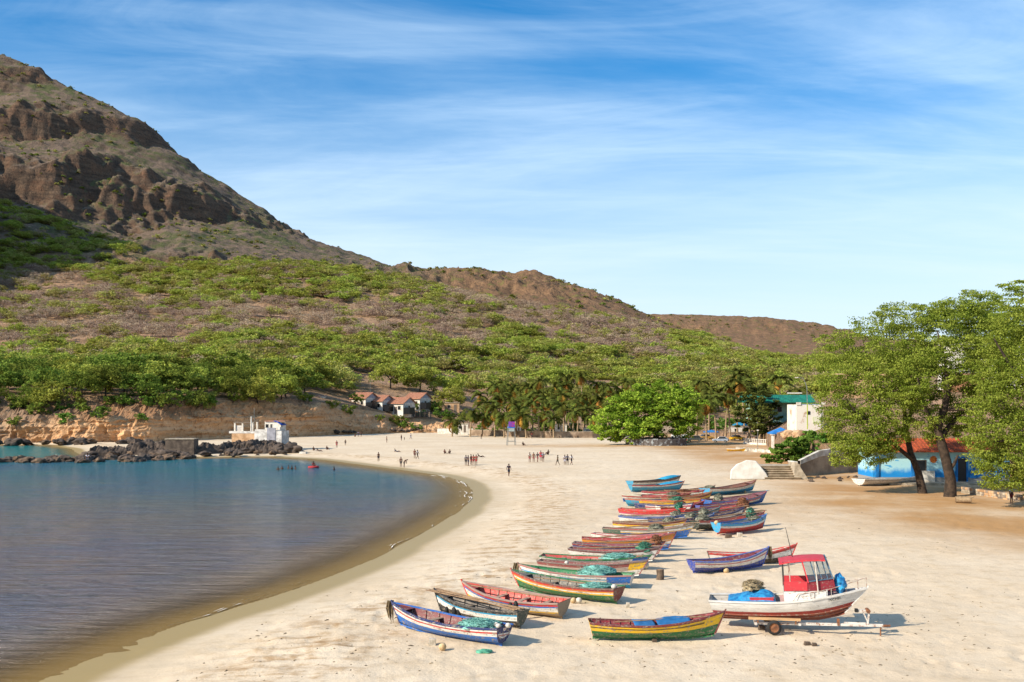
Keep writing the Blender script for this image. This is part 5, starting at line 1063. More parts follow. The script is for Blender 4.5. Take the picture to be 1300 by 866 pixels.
# ---- walls behind the beach
def wall(pts, h, th, mat, label, name='wall', cat='wall', cope=None, base=-.4):
    e = empty(name, pts[0]); o = pts[0]
    for a, b in zip(pts[:-1], pts[1:]):
        d = b - a; L = math.hypot(d.x, d.y); m_ = (a + b) / 2 - o; MB().box((m_.x, m_.y, h / 2 + base / 2 + m_.z), (L + th, th, h - base), math.atan2(d.y, d.x)).build('wall_section', [mat], e)
        if cope: MB().box((m_.x, m_.y, h + m_.z + .05), (L + th + .1, th + .12, .12), math.atan2(d.y, d.x)).build('coping', [cope], e)
    return tag(e, label, cat)
wall([P(556, 549.5, 352), P(600, 549.5, 350)], 1.5, .4, m_white, 'low white wall between shrubs and the first palms', cope=m_conc)
wall([G(598, 553), G(650, 554.5), G(700, 556), G(752, 556), G(792, 555)], 1.9, .5, plain('weathered_wall', 'a08b74', '73614f', .5, .95, .8), 'long weathered stone wall along the foot of the palm grove', cope=m_conc)
for k, (px, py, w, lab) in enumerate(((587, 550, 4, 'white gable wall behind the low white wall'), (656, 553, 3, 'white hut wall seen between the palm trunks'), (712, 551, 4, 'whitewashed shed among the palms'))): hut(px, py - 1, 345, (w, 3, 3.0), m_white, m_conc, lab, 0, 'shed')
# lifeguard tower
p = GG(649, 565.5); e = empty('lifeguard_tower', p, R(8)); e.scale = (.82, .82, .74); Yt = p.y; 
for x in (-1.1, 1.1):
    for y in (-1.0, 1.0): MB().tube([(x * 1.15, y * 1.15, -.1), (x * .8, y * .8, 7.1)], .09, 6).build('leg', [m_steel], e)
for z, sc in ((1.4, 1.1), (4.6, .95)): 
    for y in (-1, 1): MB().tube([(-1.1 * sc, y * sc, z), (1.1 * sc, y * sc, z)], .07, 6).build('brace', [m_steel], e)
MB().box((0, 0, 4.7), (2.2, 2.1, .16)).build('platform', [m_wood], e); MB().box((-.45, -.98, 7.2), (1.0, .12, 1.7)).build('signboard', [plain('magenta_board', '8c3a8a', '6d3f9c', 1.4, .6)], e); MB().box((.5, -.98, 7.2), (.9, .12, 1.7)).build('signboard', [plain('violet_board', '4a3fae', 'b0335a', 1.2, .6)], e); MB().box((0, 0, 6.1), (2.0, 1.9, .5)).build('blue_skirt', [plain('skirt_blue', '3f6fc0', '3058a4', 1, .6)], e); MB().box((0, -.9, 5.3), (1.6, .06, 1.1)).build('rail_panel', [plain('pale_panel', 'a9b6ae', '8c988f', 1.2, .7)], e)
tag(e, 'metal lifeguard tower with violet and magenta boards on top', 'lifeguard tower')
# white kiosk trailer
e = empty('kiosk_trailer', G(745, 555)); MB().box((0, 0, 2.0), (2.2, 2.4, 1.9)).build('box', [m_white], e); MB().box((0, 0, .85), (2.0, 2.2, .4)).build('chassis', [m_wood], e); MB().box((.2, -1.22, 2.2), (1.2, .05, .7)).build('hatch', [plain('hatch_grey', '9aa0a0', None, 2, .6)], e)
for s in (-1, 1):
    mb = MB(); mb.tube([(0, s * 1.0 - .1, .45), (0, s * 1.0 + .1, .45)], .45, 14); mb.build('wheel', [m_rubber], e)
MB().box((0, 0, 3.0), (2.4, 2.6, .1)).build('roof', [m_conc], e); tag(e, 'white kiosk trailer parked at the end of the stone wall', 'trailer')
# rubble beside it
for k in range(14): p = G(rr_.uniform(700, 735), rr_.uniform(554.5, 556)); tag(link('rubble_stone', rr_.choice(rk), None, (p.x, p.y, .3), (0, 0, rr_.uniform(0, 6)), rr_.uniform(.6, 1.1)), 'brown stone in the rubble heap before the palms', 'stone', 'rubble before the palms')
# ---- big round tree in a ring wall
Tc = GG(838, 566); Tc = Vector((Tc.x, Tc.y + 7, 0))
e = empty('planter_wall', (Tc.x, Tc.y, 0)); m_ring = plain('painted_stones', '5a5450', '9aa0a0', 1.4, .95, .8, lo=.5, hi=.62); n = 40
for k in range(n):
    a = 2 * math.pi * k / n; MB().box((7.4 * math.cos(a), 7.4 * math.sin(a), .72), (.55, 2 * math.pi * 7.4 / n * .97, 2.0 + .12 * (k % 3)), a).build('stone', [m_ring], e)
MB().prism([(7.1 * math.cos(2 * math.pi * k / 24), 7.1 * math.sin(2 * math.pi * k / 24)) for k in range(24)], -.2, 1.3).build('soil', [plain('soil', '6a5138', '54402c', 1, .95)], e)
tag(e, 'round stone planter wall with pale marks around the big tree', 'wall')
def big_crown(name, mat, seed, lumps, n, size, droop=0.0, clr=.34, inner=.5, flat=.5):
    """crown from overlapping lumps ((x,y,z),(rx,ry,rz)); leaves gather in sprays over the outside of each lump"""
    rg_ = np.random.default_rng(seed); Vs, Fs, Ts = [], [], []; off = 0
    tot = sum(r[0] * r[1] + r[0] * r[2] for c, r in lumps)
    for c, r in lumps:
        m = int(n * (r[0] * r[1] + r[0] * r[2]) / tot); ncl = max(10, m // 70)
        d = rg_.normal(size=(ncl, 3)); d /= np.linalg.norm(d, axis=1)[:, None]; rad = np.where(rg_.random(ncl) < .8, rg_.uniform(.72, 1.16, ncl), rg_.uniform(inner, .8, ncl)); cc = d * rad[:, None] * np.array(r) + np.array(c)
        pk = rg_.integers(0, ncl, m); o = rg_.normal(size=(m, 3)); o /= np.linalg.norm(o, axis=1)[:, None]; o *= (rg_.random(m) ** .5)[:, None] * clr * (np.mean(r) ** .5) * rg_.uniform(.5, 1.3, ncl)[pk][:, None] * np.array([1.25, 1.25, .6])
        if droop: o[:, 2] = -np.abs(o[:, 2]) * droop * 1.8 + .2 * o[:, 2]
        C = cc[pk] + o; V, F = leaves(rg_, C, size, flat, 1.7, droop); tt = rg_.random(ncl)
        Vs.append(V); Fs.append(F + off); off += len(V); Ts.append(np.repeat(np.clip(.12 + .7 * tt[pk] + rg_.normal(size=m) * .16, 0, 1), 4))
    return np_mesh(name, np.concatenate(Vs), np.concatenate(Fs), [mat], attrs={'tint': np.concatenate(Ts)})
kk = 255 / FPX
def lp(px, py, r, dy=0.0): return (((px - 838) * kk, dy, CH + (HY - py) * 258 / FPX), r)
lumps = [lp(840, 515, (6.5, 6, 5)), lp(815, 525, (6, 6, 5.5)), lp(868, 520, (5.6, 6, 5.2)), lp(790, 533, (5.2, 5.5, 4.8)), lp(776, 540, (3.6, 4.5, 3.8)), lp(800, 545, (4.6, 4, 3.0), -3), lp(825, 545, (4.5, 4, 3.0), -4), lp(850, 535, (5.5, 5, 3.6), -2), lp(880, 535, (3.6, 4.5, 4.0)), lp(850, 500, (5, 5, 3.2)), lp(822, 506, (4.6, 5, 3.4)), lp(872, 506, (4, 4.5, 3.2)), lp(785, 552, (2.8, 3, 2.0), -2)]
e = empty('beach_tree', (Tc.x, Tc.y, 0)); link('trunk', trunk_mesh('trunk', m_bark, 401, 12, .8, 7, 1.0), e, (0, 0, 1.2)); link('crown', big_crown('crown', m_bright, 402, lumps, 34000, .40, 0, .55), e); tag(e, 'big dense bright green tree on the sand inside a ring wall', 'tree')
# shelter beside it
e = empty('palm_shelter', G(860, 561), R(-8))
for x in (-3.2, 0, 3.2):
    for y in (-1.8, 1.8): MB().tube([(x, y, -.2), (x, y, 2.9)], .11, 6).build('post', [m_palebark], e)
gable(e, 7.6, 4.6, 2.9, 1.5, .5, plain('bleached_thatch', '9c8a74', '776656', 2.5, .95, .7)); MB().box((0, -1.6, 1.0), (5.5, .1, .9)).build('counter', [m_wood], e); tag(e, 'open shelter with bleached gable roof beside the big tree', 'shelter')
# vehicles
m_glassd = plain('car_glass', '2a3036', '1d2226', 2, .1, .0, .6)
def wheels(e, xs, y, r, w=.22):
    for x in xs:
        for s in (-1, 1):
            wh = empty('wheel', (x, s * y, r)); wh.parent = e; mb = MB(); mb.tube([(0, -w / 2, 0), (0, w / 2, 0)], r, 16); mb.build('tyre', [m_rubber], wh); mb = MB(); mb.tube([(0, -w / 2 - .01, 0), (0, w / 2 + .01, 0)], r * .55, 12); mb.build('rim', [m_steel], wh)
def car_body(e, prof, w, mat, name='body', inset=.0):
    mb = MB(); n = len(prof); vs = [(x, -w / 2, z) for x, z in prof] + [(x, w / 2, z) for x, z in prof]; mb.add(vs, [tuple(range(n)), tuple(range(n, 2 * n))[::-1]] + [(i, n + i, n + (i + 1) % n, (i + 1) % n) for i in range(n)]); o = mb.build(name, [mat], e); bv = o.modifiers.new('soft', 'BEVEL'); bv.width = .07; bv.segments = 2; return o
def minibus(px, py, rz, label):
    e = empty('minibus', G(px, py), rz); m_gr = plain('bus_green', '1f7d57', '18694a', 2, .4, .05); m_bw = plain('bus_white', 'd4d6d2', 'c0c4c0', 2, .4, .05)
    car_body(e, [(-2.5, .35), (2.4, .35), (2.45, 1.0), (-2.5, 1.0)], 1.8, m_gr, 'lower_body'); car_body(e, [(-2.5, 1.003), (2.42, 1.003), (2.0, 2.15), (-2.5, 2.2)], 1.76, m_bw, 'upper_body')
    for s in (-1, 1):
        for k, x in enumerate((-1.8, -.6, .6, 1.5)): MB().box((x, s * .885, 1.5), (.9 if k < 3 else .6, .03, .55)).build('window', [m_glassd], e)
    for y in (-.42, .42): MB().box((-2.515, y, 1.55), (.03, .62, .6)).build('rear_window', [m_glassd], e)
    MB().box((2.24, 0, 1.55), (.03, 1.5, .6), 0, 0, 0, R(-20)).build('windscreen', [m_glassd], e)
    for y in (-.7, .7): MB().box((2.46, y, .75), (.04, .25, .18)).build('headlight', [m_white], e); MB().box((-2.52, y, .8), (.04, .16, .3)).build('tail_light', [m_red], e)
    wheels(e, (-1.6, 1.6), .82, .33); return tag(e, label, 'minibus', 'minibuses by the shelter')
minibus(858, 562, R(70), 'green and white minibus standing before the shelter posts'); minibus(871, 562, R(70), 'green and white minibus beside the dark vans')
def sedan(px, py, rz, col, label, kind='car'):
    e = empty(kind, G(px, py), rz); m_ = plain('car_' + col, col, None, 2, .3, .03, .5)
    car_body(e, [(-2.1, .3), (2.1, .3), (2.15, .7), (1.9, .88), (1.0, .95), (-1.7, 1.0), (-2.15, .9)], 1.74, m_); car_body(e, [(-1.75, 1.0), (1.0, .952), (.35, 1.48), (-1.2, 1.52)], 1.56, m_glassd, 'glasshouse'); MB().box((-.42, 0, 1.525), (1.5, 1.42, .05)).build('roof', [m_], e)
    for y in (-.6, .6): MB().box((2.13, y, .72), (.06, .3, .14)).build('headlight', [m_white], e); MB().box((-2.12, y, .78), (.06, .3, .14)).build('tail_light', [m_red], e)
    wheels(e, (-1.3, 1.35), .78, .31); return tag(e, label, 'car')
sedan(915, 561.5, R(160), '8f9aa8', 'silver blue car parked on the sandy track'); sedan(936, 559, R(15), 'd8a82c', 'yellow car parked before the white balustrade'); sedan(882, 560, R(168), '3f4644', 'dark car beside the green and white minibuses'); sedan(897, 558, R(10), 'b8904a', 'ochre car under the blue sun canopy')
# canopies
def canopy(px, py, w, d, h, rise, mat, label, Y=None, rz=0.0):
    e = empty('canopy', G(px, py) if Y is None else P(px, py, Y), rz)
    for x in (-w / 2 + .1, w / 2 - .1):
        for y in (-d / 2 + .1, d / 2 - .1): MB().tube([(x, y, -.2), (x, y, h)], .05, 6).build('post', [m_steel], e)
    mb = MB(); c = [(-w / 2, -d / 2, h), (w / 2, -d / 2, h), (w / 2, d / 2, h), (-w / 2, d / 2, h), (0, 0, h + rise)]; mb.add(c, [(0, 1, 4), (1, 2, 4), (2, 3, 4), (3, 0, 4)]); mb.add([(x, y, z - .25) for x, y, z in c[:4]] + c[:4], [(0, 1, 5, 4), (1, 2, 6, 5), (2, 3, 7, 6), (3, 0, 4, 7)]); r_ = mb.build('roof', [mat], e); r_.modifiers.new('thick', 'SOLIDIFY').thickness = .04
    return tag(e, label, 'canopy')
canopy(903, 559, 4.2, 3, 2.5, .5, m_blueroof, 'blue sun canopy over the ochre car'); canopy(940, 553, 4.6, 4, 3.6, 1.1, plain('teal_awning', '2a86b4', '22708f', 1, .6), 'teal blue canopy behind the yellow car'); canopy(991, 569, 4.6, 4.5, 3.3, 1.2, m_blueroof, 'bright blue pyramid canopy with white valance by the bushes', 215)
hut(938, 553, 330, (6, 3, 3), m_white, m_conc, 'small white building behind the teal canopy', 0, 'shop'); hut(991, 566, 222, (3.6, 2, 2.4), m_white, m_conc, 'white bar counter beneath the blue pyramid canopy', 0, 'bar')
# white balustrade
a, b = G(944, 564), G(989, 566.5); d = b - a; L = d.length; e = empty('balustrade', a, math.atan2(d.y, d.x))
MB().box((L / 2, 0, .2), (L, .35, .7)).build('plinth', [m_white], e); MB().box((L / 2, 0, 1.45), (L, .25, .14)).build('handrail', [m_white], e)
for k in range(int(L / .7)): MB().tube([(.35 + .7 * k, 0, .5), (.35 + .7 * k, 0, .95), (.35 + .7 * k, 0, 1.4)], [.10, .17, .09], 6).build('baluster', [m_white], e)
tag(e, 'white balustrade in front of the shaded terrace', 'balustrade')
wall([G(936, 572), G(962, 574.5), G(988, 576)], .75, .5, plain('blotched_wall', 'cfc8b8', '7d7264', .7, .95, .5), 'blotched low white wall at the edge of the sand', cope=m_conc)
for px, py in ((962, 570), (984, 572)): e = empty('lamp_post', G(px, py)); MB().tube([(0, 0, -.2), (0, 0, 4.2)], [.08, .05], 6).build('post', [m_steel], e); MB().box((0, 0, 4.3), (.35, .35, .25)).build('lamp', [m_white], e); tag(e, 'slender grey post rising from the low white wall', 'post', 'posts on the low white wall')
e = empty('rowing_boat', GG(934, 573), R(-12)); q9 = dict(L=3.6, B=1.3, h=.5, hs=.55, hb=.75, rs=.1, rb=.3, tb=.7, fore=.1, farside=1); hull_parts(e, q9, B((YEL, 10)), YEL, WHITE, thw=2); tag(e, 'small yellow rowing boat at the end of the low white wall', 'boat')
# people's terrace planting: casuarinas with pale trunks
cas = [(((0), 0, 9.5), (3.6, 3.4, 5)), ((2.2, 0, 6.5), (2.8, 2.6, 3.4)), ((-2.0, .5, 6.8), (2.8, 2.6, 3.2)), ((.3, -.5, 13), (2.4, 2.3, 3.0))]
m_cas = leaf_mat('casuarina_needles', '3a4a22', '6b7338', .25); casm = [big_crown('crown', m_cas, 500 + k, cas, 4200, .42, .7, .6) for k in range(2)]
for k, (px, Y, s) in enumerate(((951, 262, 1.0), (963, 255, .92), (975, 266, .85))): e = empty('casuarina_tree', P(px, 515 + 10 * FPX / Y, Y), k * 1.3, s); link('trunk', trunk_mesh('trunk', m_palebark, 510 + k, 11, .34, 5, .5), e); link('crown', casm[k % 2], e); tag(e, ['dusky feathery tree with pale trunk behind the yellow car', 'dusky feathery tree standing over the white balustrade', 'smaller dusky feathery tree next to the pyramid canopy'][k], 'tree')
# ---- right bank: steps, white block, ramp, retaining wall
e = empty('white_ramp_block', GG(948, 609)); k_ = GG(948, 609).y / FPX
mb = MB(); pf = [(-21, 0), (29, 0), (25, 8), (12, 24), (0, 25), (-12, 20), (-20, 12)]; vs = [(x * k_, 0, z * k_) for x, z in pf] + [(x * k_ * .96 + .2, 1.5, z * k_ * .94) for x, z in pf]; n = len(pf); mb.add(vs, [tuple(range(n)), tuple(range(n, 2 * n))[::-1]] + [(i, n + i, n + (i + 1) % n, (i + 1) % n) for i in range(n)]); bl = mb.build('block', [plain('limewashed_block', 'dad6ce', 'c6c0b4', .9, .9, .4)], e); bv = bl.modifiers.new('soft', 'BEVEL'); bv.width = .14; bv.segments = 3
MB().box((.4, .6, -.05), (5.2, 2.2, .3)).build('footing', [m_conc], e); tag(e, 'big whitewashed masonry block flanking the steps', 'masonry block')
s0 = GG(995, 609); e = empty('steps', s0); kx = s0.y / FPX
for k in range(6): MB().box((0, .55 + .45 * k, .14 + .28 * k - .3), (46 * kx, .5, .86)).build('step', [plain('worn_step_shaded', '7d6c58', '62543f', 1.2, .95, .6)], e); MB().box((0, .52 + .45 * k, .30 + .28 * k - .03), (46 * kx, .56, .07)).build('tread', [plain('worn_tread_lit', 'b8a68c', '98876e', 1.2, .95, .6)], e)  # risers coloured darker and treads paler, to paint in the shading between steps
MB().box((0, 4.6, .7), (46 * kx, 3.6, 2.0)).build('landing', [m_conc], e); tag(e, 'flight of worn stone steps between the white block and the ramp', 'steps')
e = empty('stair_cheek', GG(1017, 609)); mb = MB(); pf = [(-.9, 0), (1.0, 0), (-.5, 2.3), (-.9, 2.3)]; vs = [(x, 0, z) for x, z in pf] + [(x, 3.0, z) for x, z in pf]; mb.add(vs, [(0, 1, 2, 3), (7, 6, 5, 4), (0, 4, 5, 1), (1, 5, 6, 2), (2, 6, 7, 3), (3, 7, 4, 0)]); mb.build('cheek_wall', [m_conc], e); MB().box((-.7, 1.5, 2.36), (.5, 3.1, .12)).build('coping', [m_white], e); tag(e, 'sloping concrete cheek wall beside the worn steps', 'wall')
e = empty('retaining_wall', GG(1020, 607)); o = e.location.copy()
pts = [(1020, 606, 2.2), (1045, 604, 3.4), (1095, 600, 3.9), (1130, 598, 3.9)]
for i in range(len(pts) - 1):
    a, b = GG(*pts[i][:2]) - o, GG(*pts[i + 1][:2]) - o; h0, h1 = pts[i][2], pts[i + 1][2]; dy = Vector((0, 1.1, 0)); z = Vector((0, 0, 1)); up0, up1 = z * h0, z * h1; lo_ = z * -.5
    a = a + Vector((0, 1.5, 0)); b = b + Vector((0, 1.5, 0))
    vs = [a + lo_, b + lo_, b + up1, a + up0, a + lo_ + dy, b + lo_ + dy, b + up1 + dy, a + up0 + dy]; fs = [(0, 1, 2, 3), (7, 6, 5, 4), (3, 2, 6, 7), (0, 3, 7, 4), (1, 5, 6, 2)]; MB().add(vs, fs).build('wall_section', [plain('stained_concrete', 'a8977f', '7f6f5c', .35, .95, .5)], e)
    cz = Vector((0, -.12, .0)); vs = [a + up0 * .78 + cz, b + up1 * .78 + cz, b + up1 * 1.03 + cz, a + up0 * 1.03 + cz, a + up0 * .78 + dy, b + up1 * .78 + dy, b + up1 * 1.03 + dy, a + up0 * 1.03 + dy]; MB().add(vs, fs + [(0, 4, 5, 1)]).build('coping', [plain('white_coping', 'd3cdbf', 'a99f8e', .8, .95, .5)], e)
tag(e, 'sloping concrete retaining wall with whitened top', 'wall')
for k in range(16): p = GG(rr_.uniform(1022, 1100), rr_.uniform(605, 612)); tag(link('rubble_stone', rr_.choice(rk), None, (p.x, p.y, p.z + .05), (0, 0, rr_.uniform(0, 6)), rr_.uniform(.15, .4)), 'grey stone at the foot of the retaining wall', 'stone', 'stones below the retaining wall')
# bushes above the steps
bushm = big_crown('foliage', m_shrub, 601, [((0, 0, 1.8), (2.6, 2, 1.9)), ((1.8, .3, 1.5), (1.8, 1.6, 1.5)), ((-1.8, 0, 1.1), (1.8, 1.5, 1.3)), ((.4, .2, 3.0), (1.5, 1.3, 1.2))], 3600, .36, .5, .5)
for k, (px, py, Y, s, lab) in enumerate(((1003, 592, 160, 1.15, 'dark green drooping bush above the steps'), (1036, 583, 163, 1.15, 'rounder green bush above the retaining wall'), (1052, 578, 160, .9, 'small green bush between the retaining wall and the feathery trees'))): e = empty('bush', P(px, py, Y), k * 2.0, s); link('stem', trunk_mesh('stem', m_bark, 610 + k, 2.2, .09, 5, .9), e); link('foliage', bushm, e); tag(e, lab, 'bush')
# white walled building, green roofed one, street lamp
e = empty('white_walled_building', P(1031, 552, 178)); kb = 178 / FPX; MB().box((-.4, 3, 2.6), (34 * kb, 6, 5.6)).build('wall', [plain('flaking_white', 'd3cbbd', 'a8896a', .55, .9, .4, lo=.52, hi=.66)], e); MB().box((-2.4, .0, 5.55), (.8, .3, .5)).build('merlon', [m_white], e); MB().box((1.9, .0, 5.55), (.9, .3, .5)).build('merlon', [m_white], e)
MB().box((-.3, -.03, 5.62), (3.4, .08, .08)).build('rail', [plain('lime_rail', '9db52f', '86a024', 2, .6)], e); MB().box((-.3, .05, 5.5), (3.2, .06, .2)).build('rail_panel', [m_bluep], e); MB().box((-.6, -.04, 3.9), (.5, .05, .6)).build('niche', [m_dark], e); MB().box((.9, -.05, 2.6), (1.6, .05, 1.2)).build('mural_patch', [plain('mural', 'b5bf86', 'd0c8b8', 2, .9)], e)
tag(e, 'flaking white walled building with lime green rail on top', 'building')
for k, (px, py, s) in enumerate(((1000, 552, 1.0), (1006, 556, 1.1), (1013, 554, 1.3), (1022, 556, 1.1), (1032, 556, 1.0), (1009, 562, 1.2), (1018, 562, 1.1))): p = P(px, py, 171); tag(link('bank_rock', blob_mesh('bank_rock', [m_tan], (1.2 * s, .9 * s, .8 * s), 640 + k, 3, .3, 1.5, True), None, p), 'tan rock of the bank under the flaking white building', 'rock', 'rocks under the white building')
e = empty('green_roofed_building', P(985, 530, 270), R(-4)); MB().box((1.5, 3, 1.6), (17, 6, 6.6)).build('wall', [plain('pale_green_wall', '9fc4b4', '7fa898', .8, .8)], e); gable(e, 18, 8, 4.4, 1.7, .6, m_teal); MB().box((5, 0, 6.6), (4, .2, .3)).build('sign_board', [m_white], e)
for x in (-5, -2, 1, 4, 7): window(e, (x, -.03, 2.2), 1.2, 1.4)
tag(e, 'long pale green building with teal metal roof behind the palms', 'building')
e = empty('street_lamp', P(1025, 545, 176)); MB().tube([(0, 0, 0), (0, 0, 4.6)], .09, 8).build('yellow_base', [plain('lime_post', 'a8b52c', '8c9824', 2, .6)], e); MB().tube([(0, 0, 4.5), (-.1, 0, 7.5), (-.7, 0, 9.0)], [.07, .06, .05], 8).build('mast', [m_steel], e); MB().tube([(-.7, 0, 9.0), (-1.7, 0, 9.15)], .04, 6).build('arm', [m_steel], e); MB().box((-1.9, 0, 9.12), (.55, .25, .14)).build('lamp_head', [m_white], e); MB().tube([(0, 0, 6.2), (1.6, 0, 6.2)], .03, 6).build('side_arm', [m_steel], e); tag(e, 'street lamp with lime yellow base beside the flaking white building', 'street lamp')
# ---- mural house under the trees
Yh = 128.0; kh = Yh / FPX; e = empty('mural_house', P(1195, 613.5, Yh), R(-1.5))
m_mur, t, o_ = new_mat('mural_wall'); oc = N(t, 'ShaderNodeTexCoord').outputs['Object']; so = N(t, 'ShaderNodeSeparateXYZ', {0: oc}).outputs; nn_ = noise(t, oc, .8, 5, .6); hz_ = mth(t, 'ADD', so[2], mth(t, 'MULTIPLY', mth(t, 'SUBTRACT', nn_, .5), 1.6))
c = mixc(t, rng(t, hz_, 2.1, 1.2), '9fc9cf', '1f7fc0'); c = mixc(t, rng(t, hz_, 2.6, 3.6), c, 'a9d0cc'); c = mixc(t, rng(t, noise(t, N(t, 'ShaderNodeMapping', {'Vector': oc, 'Scale': (.5, 1, 1.6)}).outputs[0], 1.3, 4, .6), .58, .66), c, '2f8fc4'); c = mixc(t, rng(t, so[2], .78, .72), c, '8f8d88'); finish(t, o_, c, .85, nn_, .2, .02, .2)
MB().box((0, 3, 1.9), (17.4, 6, 4.8)).build('wall', [m_mur], e)
gable(e, 17.6, 6.6, 4.35, 1.3, .5, plain('orange_tile', 'ad5230', '7d3d24', 2.0, .85, .7)); [o2.__setattr__('location', (0, 3, 0)) for o2 in e.children if o2.name.startswith('roof_slope')]
for x, w, h, zc_, nm in ((-8.2, .35, 3.4, 1.7, 'blue_post'), (-3.7, .35, 3.6, 1.8, 'blue_post')): MB().box((x, -.12, zc_), (w, .22, h)).build(nm, [m_bluep], e)
for x in (2.6, 4.1): 
    d_ = MB().box((x if x < 3 else x, -.04, 1.75), (1.15 if x < 3 else .9, .1, 2.9 if x < 3 else 2.2)).build('door' if x < 3 else 'shutter', [m_dark if x < 3 else m_bluep], e)
mb = MB(); 
for dx, dz, w, h in ((-.65, 0, .22, 3.1), (.65, 0, .22, 3.1), (0, 1.55, 1.5, .2)): mb.box((2.6 + dx, -.08, 1.75 + dz), (w, .16, h))
mb.build('door_frame', [m_bluep], e)
window(e, (-2.6, -.03, 2.1), 1.3, 1.7, 0, m_wood); MB().box((-2.0, -.1, .85), (2.2, .25, 1.5)).build('white_panel', [m_white], e)
mb = MB(); mb.add([(-1.0 + .42 * math.cos(a) * (1 + .18 * (k % 2)), -.012, 3.05 + .42 * math.sin(a) * (1 + .18 * (k % 2))) for k, a in enumerate([2 * math.pi * i / 18 for i in range(18)])], [tuple(range(18))]); mb.build('painted_sun', [plain('painted_orange', 'd98a35', 'b34a2c', 5, .9, .0)], e)
MB().box((0, -1.4, .06), (15, 2.6, .3)).build('step_slab', [m_conc], e)
tag(e, 'low house painted with a blue mural under an orange tiled roof', 'house')
# tan stone wall and pale house on the slope behind
e = empty('terrace_wall', P(1085, 500, 186)); MB().box((0, 0, 1.3), (9, .8, 4.2)).build('wall_section', [m_tan], e); MB().box((.8, -.05, 3.55), (9.5, 1.0, .4)).build('coping', [plain('tan_coping', 'd0b08c', 'b08c66', 1, .95)], e); tag(e, 'tan stone terrace wall showing through the feathery crowns', 'wall')
e = empty('terrace_wall', P(1225, 492, 186)); MB().box((0, 0, .8), (7, .8, 3.2)).build('wall_section', [plain('brown_stone', '9c6f50', '7a5540', .8, .95, .7)], e); MB().box((0, -.05, 2.5), (7.4, 1, .3)).build('coping', [m_tan], e); tag(e, 'brown stone terrace wall below the pale house on the slope', 'wall')
hut(1245, 488, 192, (14, 6, 8.5), m_white, m_conc, 'pale house on the slope glimpsed through the feathery crowns', 0, 'house')
# low stone wall, log, white basin
a, b = GG(1222, 626), GG(1296, 637); wl = b - a; e = empty('stone_wall', a, math.atan2(wl.y, wl.x)); L = wl.length; x = 0; r4 = random.Random(3)
while x < L:
    w = r4.uniform(.3, .55)
    for lv in range(3): MB().box((x + w / 2 + .1 * (lv % 2), 0, .16 + .27 * lv - .1), (w * .96, .42 * r4.uniform(.9, 1.1), .25), r4.uniform(-.05, .05)).build('stone', [(m_stone, m_tan, m_conc)[r4.randrange(3)]], e)
    x += w
tag(e, 'low dry stone wall under the feathery trees', 'wall')
p = GG(1224, 639); e = empty('driftwood_log', p, R(-20)); MB().tube([(-.8, 0, .35), (0, .05, .38), (.7, -.05, .32)], [.34, .36, .28], 10).build('trunk', [m_palebark], e); MB().tube([(.3, 0, .4), (.9, -.2, .75)], [.14, .06], 6).build('stub', [m_palebark], e); MB().tube([(-.81, 0, .35), (-.83, 0, .35)], .26, 10).build('cut_face', [m_pole], e); tag(e, 'thick pale log lying on the sand before the feathery trees', 'log')
# ================================================================ FEATHERY TREES ON THE RIGHT
def big_tree(px, py, Y, stem, branches, lumps, n, seed, label, size=.135, mat=None, droop=1.0):
    base = P(px, py, Y); base.z = gz(base.x, base.y) if Y < 150 else base.z
    e = empty('feathery_tree', base); mb = MB()
    def loc(q): ppx, ppy, dy = q; v = P(ppx, ppy, Y + dy); return v - base
    pts = [loc(s[:3]) for s in stem]; pts[0] = Vector((0, 0, -.3)); mb.tube(pts, [s[3] for s in stem], 10)
    for br in branches: bp = [loc(s[:3]) for s in br]; mb.tube(bp, [br[0][3] + (br[-1][3] - br[0][3]) * k / (len(bp) - 1) for k in range(len(bp))], 7)
    mb.build('trunk', [m_bark], e)
    LL = []
    for ppx, ppy, dy, r in lumps: c = loc((ppx, ppy, dy)); LL.append(((c.x, c.y, c.z), r))
    link('crown', big_crown('crown', mat or m_prosopis, seed, LL, n, size, droop, .50, .35, .3), e)
    return tag(e, label, 'tree', None)
